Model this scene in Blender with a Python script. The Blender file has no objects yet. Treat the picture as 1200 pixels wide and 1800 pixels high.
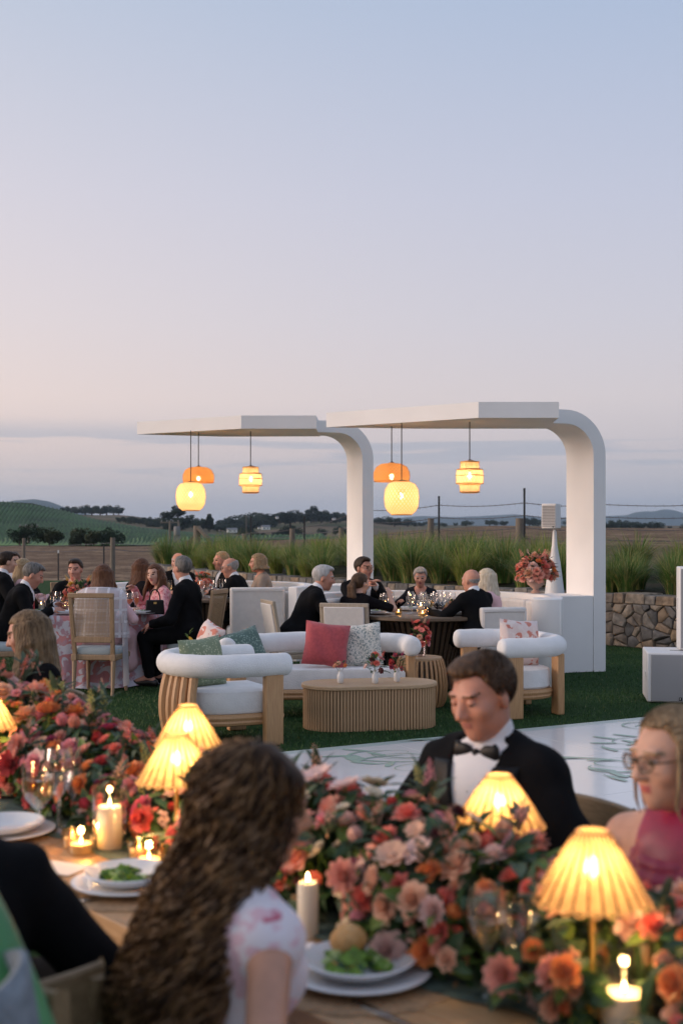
import bpy, math, random
import numpy as np
from mathutils import Vector, Matrix
random.seed(11)
rng = np.random.default_rng(11)
sc = bpy.context.scene
col = sc.collection
RAD = math.radians
PI = math.pi

# ------------------------------------------------------------------ camera
FPX, CAMH, HORY = 2250.0, 1.65, 930.0          # focal length in photo pixels, eye height, horizon row
cam_d = bpy.data.cameras.new('camera')
cam_d.lens = 45.0
cam_d.sensor_width = 36.0
cam_d.sensor_height = 36.0
cam_d.shift_y = 30.0 / 1800.0
cam_d.clip_start = 0.05
cam_d.clip_end = 20000.0
cam_d.dof.use_dof = True
cam_d.dof.focus_distance = 12.6
cam_d.dof.aperture_fstop = 3.3
cam = bpy.data.objects.new('camera', cam_d)
cam.location = (0, 0, CAMH)
cam.rotation_euler = (PI / 2, 0, 0)
col.objects.link(cam)
sc.camera = cam

# ------------------------------------------------------------------ colour helpers
def s2l(c):
    return c / 12.92 if c <= 0.04045 else ((c + 0.055) / 1.055) ** 2.4
def rgb(r, g, b):
    return (s2l(r / 255), s2l(g / 255), s2l(b / 255), 1.0)

# ------------------------------------------------------------------ dusk sky (world)
SUN_AZ = RAD(184)        # compass of the sunset, measured from +x towards +y: left and a little behind the camera
SUN_EL = RAD(9)
world = bpy.data.worlds.new('World')
sc.world = world
world.use_nodes = True
wn, wl = world.node_tree.nodes, world.node_tree.links
wn.clear()
def N(tree, kind, **kw):
    n = tree.nodes.new(kind)
    for k, v in kw.items():
        setattr(n, k, v)
    return n
wt = world.node_tree
tc = N(wt, 'ShaderNodeTexCoord')
sep = N(wt, 'ShaderNodeSeparateXYZ')
wl.new(tc.outputs['Generated'], sep.inputs[0])
ramp = N(wt, 'ShaderNodeValToRGB')
wl.new(sep.outputs['Z'], ramp.inputs[0])
els = ramp.color_ramp.elements
stops = [(0.0, rgb(172, 176, 187)), (0.03, rgb(192, 188, 196)), (0.06, rgb(210, 198, 201)), (0.10, rgb(222, 209, 210)),
         (0.16, rgb(214, 208, 216)), (0.25, rgb(202, 203, 219)), (0.38, rgb(180, 193, 217)), (0.62, rgb(172, 187, 214)), (1.0, rgb(166, 182, 213))]
els[0].position, els[0].color = stops[0]
els[1].position, els[1].color = stops[-1]
for p_, c_ in stops[1:-1]:
    e = els.new(p_); e.color = c_
# warmth that grows towards the sunset, all the way round the horizon
dotn = N(wt, 'ShaderNodeVectorMath', operation='DOT_PRODUCT')
wl.new(tc.outputs['Generated'], dotn.inputs[0])
dotn.inputs[1].default_value = (math.cos(SUN_AZ), math.sin(SUN_AZ), 0)
warm = N(wt, 'ShaderNodeMapRange', interpolation_type='SMOOTHSTEP')
warm.inputs['From Min'].default_value = -0.5
warm.inputs['From Max'].default_value = 1.0
wl.new(dotn.outputs['Value'], warm.inputs['Value'])
glow = N(wt, 'ShaderNodeMix', data_type='RGBA', blend_type='MULTIPLY')
glow.inputs[0].default_value = 1.0
wl.new(ramp.outputs['Color'], glow.inputs[6])
wc = N(wt, 'ShaderNodeMix', data_type='RGBA')
wl.new(warm.outputs['Result'], wc.inputs[0])
wc.inputs[6].default_value = (0.92, 0.96, 1.0, 1)
wc.inputs[7].default_value = (1.55, 1.33, 1.10, 1)
wl.new(wc.outputs[2], glow.inputs[7])
# thin stratus streaks low over the horizon
mp = N(wt, 'ShaderNodeMapping')
mp.inputs['Scale'].default_value = (3.4, 3.4, 66.0)
mp.inputs['Location'].default_value = (0.6, 0.13, 0.9)
wl.new(tc.outputs['Generated'], mp.inputs[0])
cn = N(wt, 'ShaderNodeTexNoise')
cn.inputs['Scale'].default_value = 1.0
cn.inputs['Detail'].default_value = 5.0
cn.inputs['Roughness'].default_value = 0.55
wl.new(mp.outputs[0], cn.inputs['Vector'])
cm = N(wt, 'ShaderNodeMapRange', interpolation_type='SMOOTHSTEP')
cm.inputs['From Min'].default_value = 0.50
cm.inputs['From Max'].default_value = 0.60
wl.new(cn.outputs['Fac'], cm.inputs['Value'])
band = N(wt, 'ShaderNodeValToRGB')
wl.new(sep.outputs['Z'], band.inputs[0])
be = band.color_ramp.elements
be[0].position, be[0].color = 0.012, (0.15, 0.15, 0.15, 1)
be[1].position, be[1].color = 0.085, (0, 0, 0, 1)
for p_, v_ in ((0.03, 0.22), (0.062, 0.62), (0.074, 0.45)):
    e = be.new(p_); e.color = (v_, v_, v_, 1)
cf = N(wt, 'ShaderNodeMath', operation='MULTIPLY')
wl.new(cm.outputs['Result'], cf.inputs[0]); wl.new(band.outputs['Color'], cf.inputs[1])
cl = N(wt, 'ShaderNodeMix', data_type='RGBA')
wl.new(cf.outputs[0], cl.inputs[0])
wl.new(glow.outputs[2], cl.inputs[6])
cl.inputs[7].default_value = rgb(164, 173, 191)
sky = N(wt, 'ShaderNodeTexSky', sky_type='NISHITA')
sky.sun_disc = False
sky.sun_elevation = SUN_EL
sky.sun_rotation = PI / 2 - SUN_AZ
skm = N(wt, 'ShaderNodeBackground'); skm.inputs['Strength'].default_value = 0.012
wl.new(sky.outputs[0], skm.inputs['Color'])
bg = N(wt, 'ShaderNodeBackground'); bg.inputs['Strength'].default_value = 0.97
wl.new(cl.outputs[2], bg.inputs['Color'])
adds = N(wt, 'ShaderNodeAddShader')
wl.new(bg.outputs[0], adds.inputs[0]); wl.new(skm.outputs[0], adds.inputs[1])
wo = N(wt, 'ShaderNodeOutputWorld')
wl.new(adds.outputs[0], wo.inputs['Surface'])

# ------------------------------------------------------------------ the last light of the sun, very soft
sd = bpy.data.lights.new('sun', 'SUN')
sd.energy = 2.7
sd.angle = RAD(28)
sd.color = (1.0, 0.76, 0.62)
sun = bpy.data.objects.new('sun', sd)
sdir = Vector((math.cos(SUN_AZ) * math.cos(SUN_EL), math.sin(SUN_AZ) * math.cos(SUN_EL), math.sin(SUN_EL)))
sun.rotation_euler = sdir.to_track_quat('Z', 'Y').to_euler()
sun.location = (-20, -8, 12)
col.objects.link(sun)

sc.view_settings.view_transform = 'Standard'
sc.view_settings.look = 'None'
sc.view_settings.exposure = 0.0
sc.view_settings.gamma = 1.0
sc.view_settings.use_curve_mapping = False
sc.cycles.use_denoising = True
sc.cycles.max_bounces = 8
sc.cycles.transparent_max_bounces = 16
sc.cycles.caustics_reflective = False
sc.cycles.caustics_refractive = False
sc.cycles.sample_clamp_indirect = 6.0

# ------------------------------------------------------------------ pixel -> place
def px(x, y, d):
    """point seen at photo pixel x, y when it stands d metres in front of the camera"""
    return Vector(((x - 600) / FPX * d, d, CAMH - (y - HORY) / FPX * d))
def xat(x, d):
    return (x - 600) / FPX * d

# ------------------------------------------------------------------ materials
MATS = {}
def M(name, c, rough=0.6, var=0.0, vscale=8.0, bump=0.0, bscale=60.0, metal=0.0, spec=0.5, sheen=0.0, transl=0.0,
      c2=None, stretch=(1, 1, 1), coat=0.0, detail=4.0):
    if name in MATS:
        return MATS[name]
    m = bpy.data.materials.new(name)
    m.use_nodes = True
    t = m.node_tree
    b = t.nodes['Principled BSDF']
    b.inputs['Base Color'].default_value = c
    b.inputs['Roughness'].default_value = rough
    b.inputs['Metallic'].default_value = metal
    b.inputs['Specular IOR Level'].default_value = spec
    b.inputs['Sheen Weight'].default_value = sheen
    b.inputs['Coat Weight'].default_value = coat
    co = t.nodes.new('ShaderNodeTexCoord')
    mpn = t.nodes.new('ShaderNodeMapping')
    mpn.inputs['Scale'].default_value = stretch
    t.links.new(co.outputs['Object'], mpn.inputs[0])
    if var > 0 or c2 is not None:
        nz = t.nodes.new('ShaderNodeTexNoise')
        nz.inputs['Scale'].default_value = vscale
        nz.inputs['Detail'].default_value = detail
        t.links.new(mpn.outputs[0], nz.inputs['Vector'])
        mr = t.nodes.new('ShaderNodeMapRange')
        mr.inputs['From Min'].default_value = 0.32
        mr.inputs['From Max'].default_value = 0.68
        t.links.new(nz.outputs['Fac'], mr.inputs['Value'])
        mx = t.nodes.new('ShaderNodeMix'); mx.data_type = 'RGBA'
        t.links.new(mr.outputs[0], mx.inputs[0])
        if c2 is None:
            mx.inputs[6].default_value = tuple(x * (1 - var) for x in c[:3]) + (1,)
            mx.inputs[7].default_value = tuple(min(1, x * (1 + var)) for x in c[:3]) + (1,)
        else:
            mx.inputs[6].default_value = c
            mx.inputs[7].default_value = c2
        t.links.new(mx.outputs[2], b.inputs['Base Color'])
        base_sock = mx.outputs[2]
    else:
        base_sock = None
    if bump > 0:
        n2 = t.nodes.new('ShaderNodeTexNoise')
        n2.inputs['Scale'].default_value = bscale
        n2.inputs['Detail'].default_value = 3.0
        t.links.new(mpn.outputs[0], n2.inputs['Vector'])
        bp = t.nodes.new('ShaderNodeBump')
        bp.inputs['Strength'].default_value = bump
        bp.inputs['Distance'].default_value = 0.01
        t.links.new(n2.outputs['Fac'], bp.inputs['Height'])
        t.links.new(bp.outputs[0], b.inputs['Normal'])
    if transl > 0:
        tr = t.nodes.new('ShaderNodeBsdfTranslucent')
        tr.inputs['Color'].default_value = c
        if base_sock is not None:
            t.links.new(base_sock, tr.inputs['Color'])
        ms = t.nodes.new('ShaderNodeMixShader')
        ms.inputs[0].default_value = transl
        t.links.new(b.outputs[0], ms.inputs[1]); t.links.new(tr.outputs[0], ms.inputs[2])
        t.links.new(ms.outputs[0], t.nodes['Material Output'].inputs['Surface'])
    MATS[name] = m
    return m

def M_wood(name, c, c2, axis=0, rough=0.55, scale=9.0):
    st = [14, 14, 14]; st[axis] = 0.9
    return M(name, c, rough, c2=c2, vscale=scale, stretch=tuple(st), bump=0.25, bscale=40, detail=6)

def M_emit(name, c, strength, clear=False):
    if name in MATS:
        return MATS[name]
    m = bpy.data.materials.new(name); m.use_nodes = True
    t = m.node_tree; t.nodes.remove(t.nodes['Principled BSDF'])
    e = t.nodes.new('ShaderNodeEmission')
    e.inputs['Color'].default_value = c; e.inputs['Strength'].default_value = strength
    src = e.outputs[0]
    if clear:                                     # clear bulb glass: glows and lets the light of its filament pass
        tr = t.nodes.new('ShaderNodeBsdfTransparent'); ad = t.nodes.new('ShaderNodeAddShader')
        t.links.new(src, ad.inputs[0]); t.links.new(tr.outputs[0], ad.inputs[1]); src = ad.outputs[0]
    t.links.new(src, t.nodes['Material Output'].inputs['Surface'])
    MATS[name] = m
    return m

def M_glass(name, tint=(1, 1, 1, 1), refl=0.10):
    """thin clear glass: mostly see-through with mirror glints at grazing angles"""
    if name in MATS:
        return MATS[name]
    m = bpy.data.materials.new(name); m.use_nodes = True
    t = m.node_tree; t.nodes.remove(t.nodes['Principled BSDF'])
    tr = t.nodes.new('ShaderNodeBsdfTransparent'); tr.inputs['Color'].default_value = tint
    gl = t.nodes.new('ShaderNodeBsdfGlossy'); gl.inputs['Roughness'].default_value = 0.04
    lw = t.nodes.new('ShaderNodeLayerWeight'); lw.inputs['Blend'].default_value = 0.34
    mr = t.nodes.new('ShaderNodeMapRange')
    mr.inputs['To Min'].default_value = refl * 0.7; mr.inputs['To Max'].default_value = 0.92
    t.links.new(lw.outputs['Facing'], mr.inputs['Value'])
    ms = t.nodes.new('ShaderNodeMixShader')
    t.links.new(mr.outputs[0], ms.inputs[0]); t.links.new(tr.outputs[0], ms.inputs[1]); t.links.new(gl.outputs[0], ms.inputs[2])
    t.links.new(ms.outputs[0], t.nodes['Material Output'].inputs['Surface'])
    MATS[name] = m
    return m

def M_print(name, ground, ink, ink2=None, scale=14.0, thr=0.5, rough=0.8, soft=0.03, warp=1.0):
    """cloth with a printed leafy pattern"""
    if name in MATS:
        return MATS[name]
    m = bpy.data.materials.new(name); m.use_nodes = True
    t = m.node_tree; b = t.nodes['Principled BSDF']
    b.inputs['Roughness'].default_value = rough
    b.inputs['Sheen Weight'].default_value = 0.2
    co = t.nodes.new('ShaderNodeTexCoord')
    nz = t.nodes.new('ShaderNodeTexNoise'); nz.inputs['Scale'].default_value = scale * 0.6
    t.links.new(co.outputs['Object'], nz.inputs['Vector'])
    va = t.nodes.new('ShaderNodeVectorMath'); va.operation = 'MULTIPLY_ADD'
    va.inputs[1].default_value = (warp / scale * 1.6,) * 3
    t.links.new(nz.outputs['Color'], va.inputs[0]); t.links.new(co.outputs['Object'], va.inputs[2])
    vo = t.nodes.new('ShaderNodeTexVoronoi'); vo.inputs['Scale'].default_value = scale
    t.links.new(va.outputs[0], vo.inputs['Vector'])
    mr = t.nodes.new('ShaderNodeMapRange')
    mr.inputs['From Min'].default_value = thr - soft; mr.inputs['From Max'].default_value = thr + soft
    t.links.new(vo.outputs['Distance'], mr.inputs['Value'])
    mx = t.nodes.new('ShaderNodeMix'); mx.data_type = 'RGBA'
    t.links.new(mr.outputs[0], mx.inputs[0])
    mx.inputs[6].default_value = ink; mx.inputs[7].default_value = ground
    out = mx.outputs[2]
    if ink2 is not None:
        n3 = t.nodes.new('ShaderNodeTexNoise'); n3.inputs['Scale'].default_value = scale * 1.7; n3.inputs['Detail'].default_value = 3
        t.links.new(co.outputs['Object'], n3.inputs['Vector'])
        m3 = t.nodes.new('ShaderNodeMapRange'); m3.inputs['From Min'].default_value = 0.54; m3.inputs['From Max'].default_value = 0.60
        t.links.new(n3.outputs['Fac'], m3.inputs['Value'])
        mx2 = t.nodes.new('ShaderNodeMix'); mx2.data_type = 'RGBA'
        t.links.new(m3.outputs[0], mx2.inputs[0]); t.links.new(out, mx2.inputs[6]); mx2.inputs[7].default_value = ink2
        out = mx2.outputs[2]
    t.links.new(out, b.inputs['Base Color'])
    MATS[name] = m
    return m

# ------------------------------------------------------------------ mesh helpers
def rotz(a):
    return Matrix.Rotation(a, 3, 'Z')
class MB:
    """collects shapes, then links them as ONE mesh object"""
    def __init__(s):
        s.v, s.f, s.mi, s.cur = [], [], [], 0
    def add(s, vs, fs):
        o = len(s.v)
        s.v += [tuple(v) for v in vs]
        s.f += [tuple(i + o for i in f) for f in fs]
        s.mi += [s.cur] * len(fs)
        return s
    def box(s, c, size, R=None, taper=1.0):
        hx, hy, hz = size[0] / 2, size[1] / 2, size[2] / 2
        vs = []
        for z, k in ((-hz, 1.0), (hz, taper)):
            for x, y in ((-hx, -hy), (hx, -hy), (hx, hy), (-hx, hy)):
                p = Vector((x * k, y * k, z))
                vs.append((R @ p if R else p) + Vector(c))
        return s.add(vs, [(3, 2, 1, 0), (4, 5, 6, 7), (0, 1, 5, 4), (1, 2, 6, 5), (2, 3, 7, 6), (3, 0, 4, 7)])
    def bar(s, a, b, w, h, up=(0, 0, 1)):
        a, b = Vector(a), Vector(b)
        d = (b - a); L = d.length; d.normalize()
        u = Vector(up)
        if abs(d.dot(u)) > 0.98:
            u = Vector((0, 1, 0))
        x = d.cross(u).normalized(); y = x.cross(d)
        R = Matrix((x, d, y)).transposed()
        return s.box((a + b) / 2, (w, L, h), R)
    def tube(s, pts, r, n=8, cap=True, closed=False):
        pts = [Vector(p) for p in pts]
        rr = r if isinstance(r, (list, tuple)) else [r] * len(pts)
        vs, fs = [], []
        m = len(pts)
        prev = None
        for i, p in enumerate(pts):
            if closed:
                d = pts[(i + 1) % m] - pts[i - 1]
            else:
                d = pts[min(i + 1, m - 1)] - pts[max(i - 1, 0)]
            if d.length < 1e-9:
                d = Vector((0, 0, 1))
            d.normalize()
            if prev is None:
                u = Vector((0, 0, 1)) if abs(d.z) < 0.9 else Vector((1, 0, 0))
            else:
                u = prev
            x = (u - d * u.dot(d))
            if x.length < 1e-6:
                x = d.orthogonal()
            x.normalize(); y = d.cross(x); prev = x
            for k in range(n):
                a = 2 * PI * k / n
                vs.append(p + (x * math.cos(a) + y * math.sin(a)) * rr[i])
        for i in range(m if closed else m - 1):
            j = (i + 1) % m
            for k in range(n):
                k2 = (k + 1) % n
                fs.append((i * n + k, i * n + k2, j * n + k2, j * n + k))
        if cap and not closed:
            fs.append(tuple(range(n))[::-1]); fs.append(tuple((m - 1) * n + k for k in range(n)))
        return s.add(vs, fs)
    def lathe(s, prof, n=24, c=(0, 0, 0), sx=1.0, sy=1.0, cap=True):
        """prof: list of (radius, z)"""
        vs, fs = [], []
        for r, z in prof:
            for k in range(n):
                a = 2 * PI * k / n
                vs.append((c[0] + r * sx * math.cos(a), c[1] + r * sy * math.sin(a), c[2] + z))
        m = len(prof)
        for i in range(m - 1):
            for k in range(n):
                k2 = (k + 1) % n
                fs.append((i * n + k, i * n + k2, (i + 1) * n + k2, (i + 1) * n + k))
        if cap:
            fs.append(tuple(range(n))[::-1]); fs.append(tuple((m - 1) * n + k for k in range(n)))
        return s.add(vs, fs)
    def prism(s, poly, z0, z1):
        n = len(poly)
        vs = [(x, y, z0) for x, y in poly] + [(x, y, z1) for x, y in poly]
        fs = [tuple(range(n))[::-1], tuple(range(n, 2 * n))] + [(i, (i + 1) % n, n + (i + 1) % n, n + i) for i in range(n)]
        return s.add(vs, fs)
    def grid(s, pts, closed_u=False):
        """pts[i][j] -> quads"""
        m, n = len(pts), len(pts[0])
        vs = [p for row in pts for p in row]
        fs = []
        for i in range(m - 1):
            for j in range(n if closed_u else n - 1):
                j2 = (j + 1) % n
                fs.append((i * n + j, i * n + j2, (i + 1) * n + j2, (i + 1) * n + j))
        return s.add(vs, fs)
    def build(s, name, mat, parent=None, smooth=True, angle=40, bevel=0.0, loc=None):
        me = bpy.data.meshes.new(name)
        me.from_pydata(s.v, [], s.f)
        mats = mat if isinstance(mat, (list, tuple)) else [mat]
        for m in mats:
            me.materials.append(m)
        if len(mats) > 1:
            me.polygons.foreach_set('material_index', s.mi)
        if smooth:
            me.polygons.foreach_set('use_smooth', [True] * len(me.polygons))
            me.set_sharp_from_angle(angle=RAD(angle))
        me.update()
        return link(name, me, parent, bevel, loc)
def link(name, me, parent=None, bevel=0.0, loc=None):
    o = bpy.data.objects.new(name, me)
    col.objects.link(o)
    if parent is not None:
        o.parent = parent
    if loc is not None:
        o.location = loc
    if bevel > 0:
        b = o.modifiers.new('bevel', 'BEVEL'); b.width = bevel; b.segments = 2; b.limit_method = 'ANGLE'
    return o
def tag(o, label, cat, group=None):
    o['label'] = label; o['category'] = cat
    if group:
        o['group'] = group
    return o
def thing(name, label, cat, loc=(0, 0, 0), rz=0.0, group=None):
    o = bpy.data.objects.new(name, None)
    o.empty_display_size = 0.1
    col.objects.link(o)
    o.location = loc; o.rotation_euler = (0, 0, rz)
    return tag(o, label, cat, group)
def struct(o):
    o['kind'] = 'structure'
    return o
def dup(root, loc, rz=None, label=None, group=None, scale=None):
    r = root.copy(); col.objects.link(r)
    r.location = loc
    if rz is not None:
        r.rotation_euler = (0, 0, rz)
    if label:
        r['label'] = label
    if group:
        r['group'] = group
    if scale:
        r.scale = (scale,) * 3 if isinstance(scale, (int, float)) else scale
    for ch in list(root.children):
        c = ch.copy(); col.objects.link(c); c.parent = r
        for g in list(ch.children):
            d = g.copy(); col.objects.link(d); d.parent = c
    return r
def point_light(name, loc, watts, color, radius=0.02, parent=None):
    l = bpy.data.lights.new(name, 'POINT')
    l.energy = watts; l.color = color; l.shadow_soft_size = radius
    o = bpy.data.objects.new(name, l); col.objects.link(o); o.location = loc
    if parent is not None:
        o.parent = parent
    return o
# ================================================================== THE SETTING
# ---- terrain: rows of (distance, {photo column: height}) ; heights of far ridges come from their rows in the photo
def yz(y, d):
    return CAMH - (y - HORY) / FPX * d
LAY = [
    (24, {-900: -.04, 490: -.04, 600: .35, 700: .75, 1000: .85, 2100: .85}),
    (29, {-900: -.04, 350: -.04, 450: .25, 600: .75, 1000: .9, 2100: .9}),
    (36, {-900: -.04, 240: -.04, 350: .12, 450: .5, 600: .8, 1000: .95, 2100: .95}),
    (42, {-900: -.03, 260: -.03, 420: .4, 520: .8, 1000: .95, 2100: .95}),
    (62, {-900: 0, 300: 0, 500: .75, 700: 1.05, 900: 1.35, 1200: 1.3, 2100: 1.3}),
    (118, {-900: .05, 300: .05, 400: .45, 600: .8, 700: 1.4, 870: 1.95, 1063: 1.8, 1200: 1.75, 2100: 1.7}),
    (165, {-900: .1, 300: .1, 600: .2, 700: .6, 870: 1.3, 2100: 1.2}),
    (265, {-900: yz(915, 265), 0: yz(927, 265), 100: yz(923, 265), 200: yz(927, 265), 300: yz(940, 265), 400: yz(949, 265), 560: yz(955, 265), 700: -1, 2100: -1}),
    (300, {-900: yz(915, 300), 0: yz(931, 300), 200: yz(933, 300), 400: yz(950, 300), 560: -2.5, 700: -2, 2100: -2}),
    (430, {-900: yz(862, 430), 0: yz(881, 430), 60: yz(886, 430), 110: yz(897, 430), 170: yz(915, 430), 250: yz(930, 430), 400: yz(944, 430), 600: -2, 2100: -2}),
    (560, {-900: yz(880, 560), 0: yz(893, 560), 170: yz(915, 560), 250: yz(922, 560), 330: yz(925, 560), 420: yz(938, 560), 480: yz(938, 560), 600: yz(938, 560), 800: -1, 2100: -1}),
    (900, {-900: yz(880, 900), 0: yz(888, 900), 100: yz(903, 900), 165: yz(906, 900), 215: yz(905, 900), 250: yz(910, 900), 330: yz(920, 900), 400: yz(925, 900), 450: yz(918, 900), 520: yz(910, 900), 600: yz(906, 900), 690: yz(921, 900), 800: yz(924, 900), 1000: yz(924, 900), 1200: yz(924, 900), 2100: yz(920, 900)}),
    (1300, {-900: -5, 600: -5, 2100: -5}),
]
LAYD = np.array([l[0] for l in LAY], float)
def terr(q, d):
    zs = [np.interp(q, list(l[1].keys()), list(l[1].values())) for l in LAY]
    return float(np.interp(d, LAYD, zs))
def bump_t(x, y):
    return math.sin(x * .19 + y * .05) * math.sin(y * .13 - x * .07)
def sheet(name, mat, d0, d1, q0, q1, nd, nq, rough=0.0):
    ds = np.geomspace(d0, d1, nd)
    qs = np.linspace(q0, q1, nq)
    rows = []
    for d in ds:
        rows.append([((q - 600) / FPX * d, d, terr(q, d) + rough * bump_t((q - 600) / FPX * d, d)) for q in qs])
    return struct(MB().grid(rows).build(name, mat, angle=180))

def M_ground(name, cols, scales, bump=.5, bscale=40, rough=.95, bdist=0.05):
    m = bpy.data.materials.new(name); m.use_nodes = True
    t = m.node_tree; b = t.nodes['Principled BSDF']; b.inputs['Roughness'].default_value = rough
    b.inputs['Specular IOR Level'].default_value = 0.15
    co = t.nodes.new('ShaderNodeTexCoord')
    cur = None
    for i, (c, s_) in enumerate(zip(cols[1:], scales)):
        nz = t.nodes.new('ShaderNodeTexNoise'); nz.inputs['Scale'].default_value = s_; nz.inputs['Detail'].default_value = 5
        t.links.new(co.outputs['Object'], nz.inputs['Vector'])
        mr = t.nodes.new('ShaderNodeMapRange'); mr.inputs['From Min'].default_value = .42; mr.inputs['From Max'].default_value = .62
        t.links.new(nz.outputs['Fac'], mr.inputs['Value'])
        mx = t.nodes.new('ShaderNodeMix'); mx.data_type = 'RGBA'
        t.links.new(mr.outputs[0], mx.inputs[0])
        if cur is None:
            mx.inputs[6].default_value = cols[0]
        else:
            t.links.new(cur, mx.inputs[6])
        mx.inputs[7].default_value = c
        cur = mx.outputs[2]
    t.links.new(cur, b.inputs['Base Color'])
    n2 = t.nodes.new('ShaderNodeTexNoise'); n2.inputs['Scale'].default_value = bscale; n2.inputs['Detail'].default_value = 4
    t.links.new(co.outputs['Object'], n2.inputs['Vector'])
    bp = t.nodes.new('ShaderNodeBump'); bp.inputs['Strength'].default_value = bump; bp.inputs['Distance'].default_value = bdist
    t.links.new(n2.outputs['Fac'], bp.inputs['Height']); t.links.new(bp.outputs[0], b.inputs['Normal'])
    return m
m_lawn = M_ground('lawn_turf', [(.030, .080, .020, 1), (.046, .105, .028, 1), (.018, .052, .015, 1)], [9, 60], bump=1.0, bscale=130, bdist=.03)
m_field = M_ground('dry_field', [(.19, .122, .072, 1), (.32, .22, .135, 1), (.10, .058, .038, 1)], [.18, 1.3], bump=1, bscale=3, bdist=.3)
m_vine = M_ground('vineyard_soil', [(.036, .088, .022, 1), (.050, .110, .028, 1), (.024, .06, .016, 1)], [.02, .25], bump=1, bscale=.6, bdist=.5)
m_hill = M_ground('far_hill', [(.13, .11, .058, 1), (.055, .072, .032, 1), (.16, .115, .075, 1)], [.007, .012], bump=.6, bscale=.1, bdist=2)
m_mtn = M_ground('mountain', [(.035, .06, .05, 1), (.055, .08, .06, 1)], [.004], bump=.5, bscale=.02, bdist=10)
m_plain = M_ground('plain', [(.10, .085, .05, 1), (.05, .06, .03, 1)], [.004], bump=0.2)
m_soil = M_ground('bed_soil', [(.06, .05, .032, 1), (.035, .045, .02, 1)], [2.0], bump=1, bscale=14)

lawn = MB().grid([[(x, y, 0) for x in np.linspace(-40, 30, 29)] for y in np.linspace(-14, 41, 24)]).build('lawn', m_lawn)
struct(lawn)
struct(MB().grid([[(x, y, -6) for x in np.linspace(-16000, 16000, 12)] for y in np.linspace(-9000, 16000, 10)]).build('plain', m_plain))
sheet('dry_field', m_field, 24, 122, -900, 2100, 46, 90, .05)
sheet('vineyard_slope', m_vine, 121, 440, -900, 760, 50, 90, .15)
sheet('meadow', m_hill, 121.5, 440, 740, 2100, 14, 30)
sheet('far_hill', m_hill, 439, 1290, -900, 2100, 40, 120, .5)
def mountain(name, d, prof, depth):
    rows = []
    qs = np.linspace(prof[0][0], prof[-1][0], 160)
    ys = np.interp(qs, [p[0] for p in prof], [p[1] for p in prof])
    for t_ in np.linspace(0, 1, 14):
        dd = d - depth * (1 - t_)
        rows.append([((q - 600) / FPX * dd, dd, -6 + (yz(y, d) + 6) * (math.sin(t_ * PI / 2) ** 1.2) * (1 + .05 * math.sin(q * .19 + t_ * 9) * (1 - t_))) for q, y in zip(qs, ys)])
    rows.append([((q - 600) / FPX * (d + depth), d + depth, -8) for q in qs])
    struct(MB().grid(rows).build(name, m_mtn, angle=180))
mountain('mountain_ridge', 4200, [(-700, 905), (-300, 893), (-60, 888), (5, 884), (25, 880), (60, 877.5), (85, 881), (115, 892), (160, 905), (260, 918), (330, 922)], 700)
mountain('mountain_ridge', 6200, [(560, 922), (680, 912), (740, 907), (800, 909), (850, 907), (905, 904), (960, 911), (1020, 908), (1068, 907), (1100, 906), (1113, 901), (1135, 898.5), (1148, 899.5), (1165, 895), (1183, 897), (1200, 902), (1260, 910), (1400, 914), (1800, 921)], 1200)

# ---- vine rows on the slope: nobody could count them
vr = MB()
for i, q0 in enumerate(np.linspace(-520, 560, 150)):
    left, right, top = [], [], []
    for t_ in np.linspace(0, 1, 46):
        d = 126 + t_ * 296
        q = q0 + 70 * t_
        x = (q - 600) / FPX * d
        z = terr(q, d)
        h = .7 + .06 * math.sin(i * 5.1 + t_ * 33)
        h *= min(1, t_ * 26)
        left.append((x - .5, d, z)); right.append((x + .5, d, z)); top.append((x + .12 * math.sin(t_ * 150 + i), d, z + h))
    vr.grid([left, top, right])
o = vr.build('vine_rows', M('vine_leaf', (.040, .102, .022, 1), .8, var=.5, vscale=.09, bump=.6, bscale=1.2))
o['kind'] = 'stuff'; o['label'] = 'green rows of vines covering the slope beyond the dry field'

# ---- trees
m_bark = M('bark', (.06, .045, .035, 1), .9, var=.3, vscale=6)
leafmats = [M('leaf_dark', (.022, .045, .020, 1), .75, var=.45, vscale=.35, transl=.15),
            M('leaf_olive', (.050, .070, .032, 1), .75, var=.4, vscale=.35, transl=.15),
            M('leaf_blue', (.030, .055, .038, 1), .75, var=.4, vscale=.35, transl=.15)]
def crown_mesh(seed, blobs, leaf, n, flat=1.0):
    r = np.random.default_rng(seed)
    mb = MB()
    for bx, by, bz, br in blobs:
        k = int(n * br * br / sum(b[3] ** 2 for b in blobs))
        for _ in range(k):
            v = r.normal(size=3); v /= np.linalg.norm(v)
            rad = br * (0.55 + 0.5 * r.random() ** .6)
            p = Vector((bx + v[0] * rad, by + v[1] * rad, bz + v[2] * rad * flat))
            a = Vector(r.normal(size=3)).normalized(); b_ = a.orthogonal().normalized()
            s_ = leaf * (0.6 + .8 * r.random())
            mb.add([p - a * s_, p + b_ * s_ * .7, p + a * s_, p - b_ * s_ * .7], [(0, 1, 2, 3)])
    return mb
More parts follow.
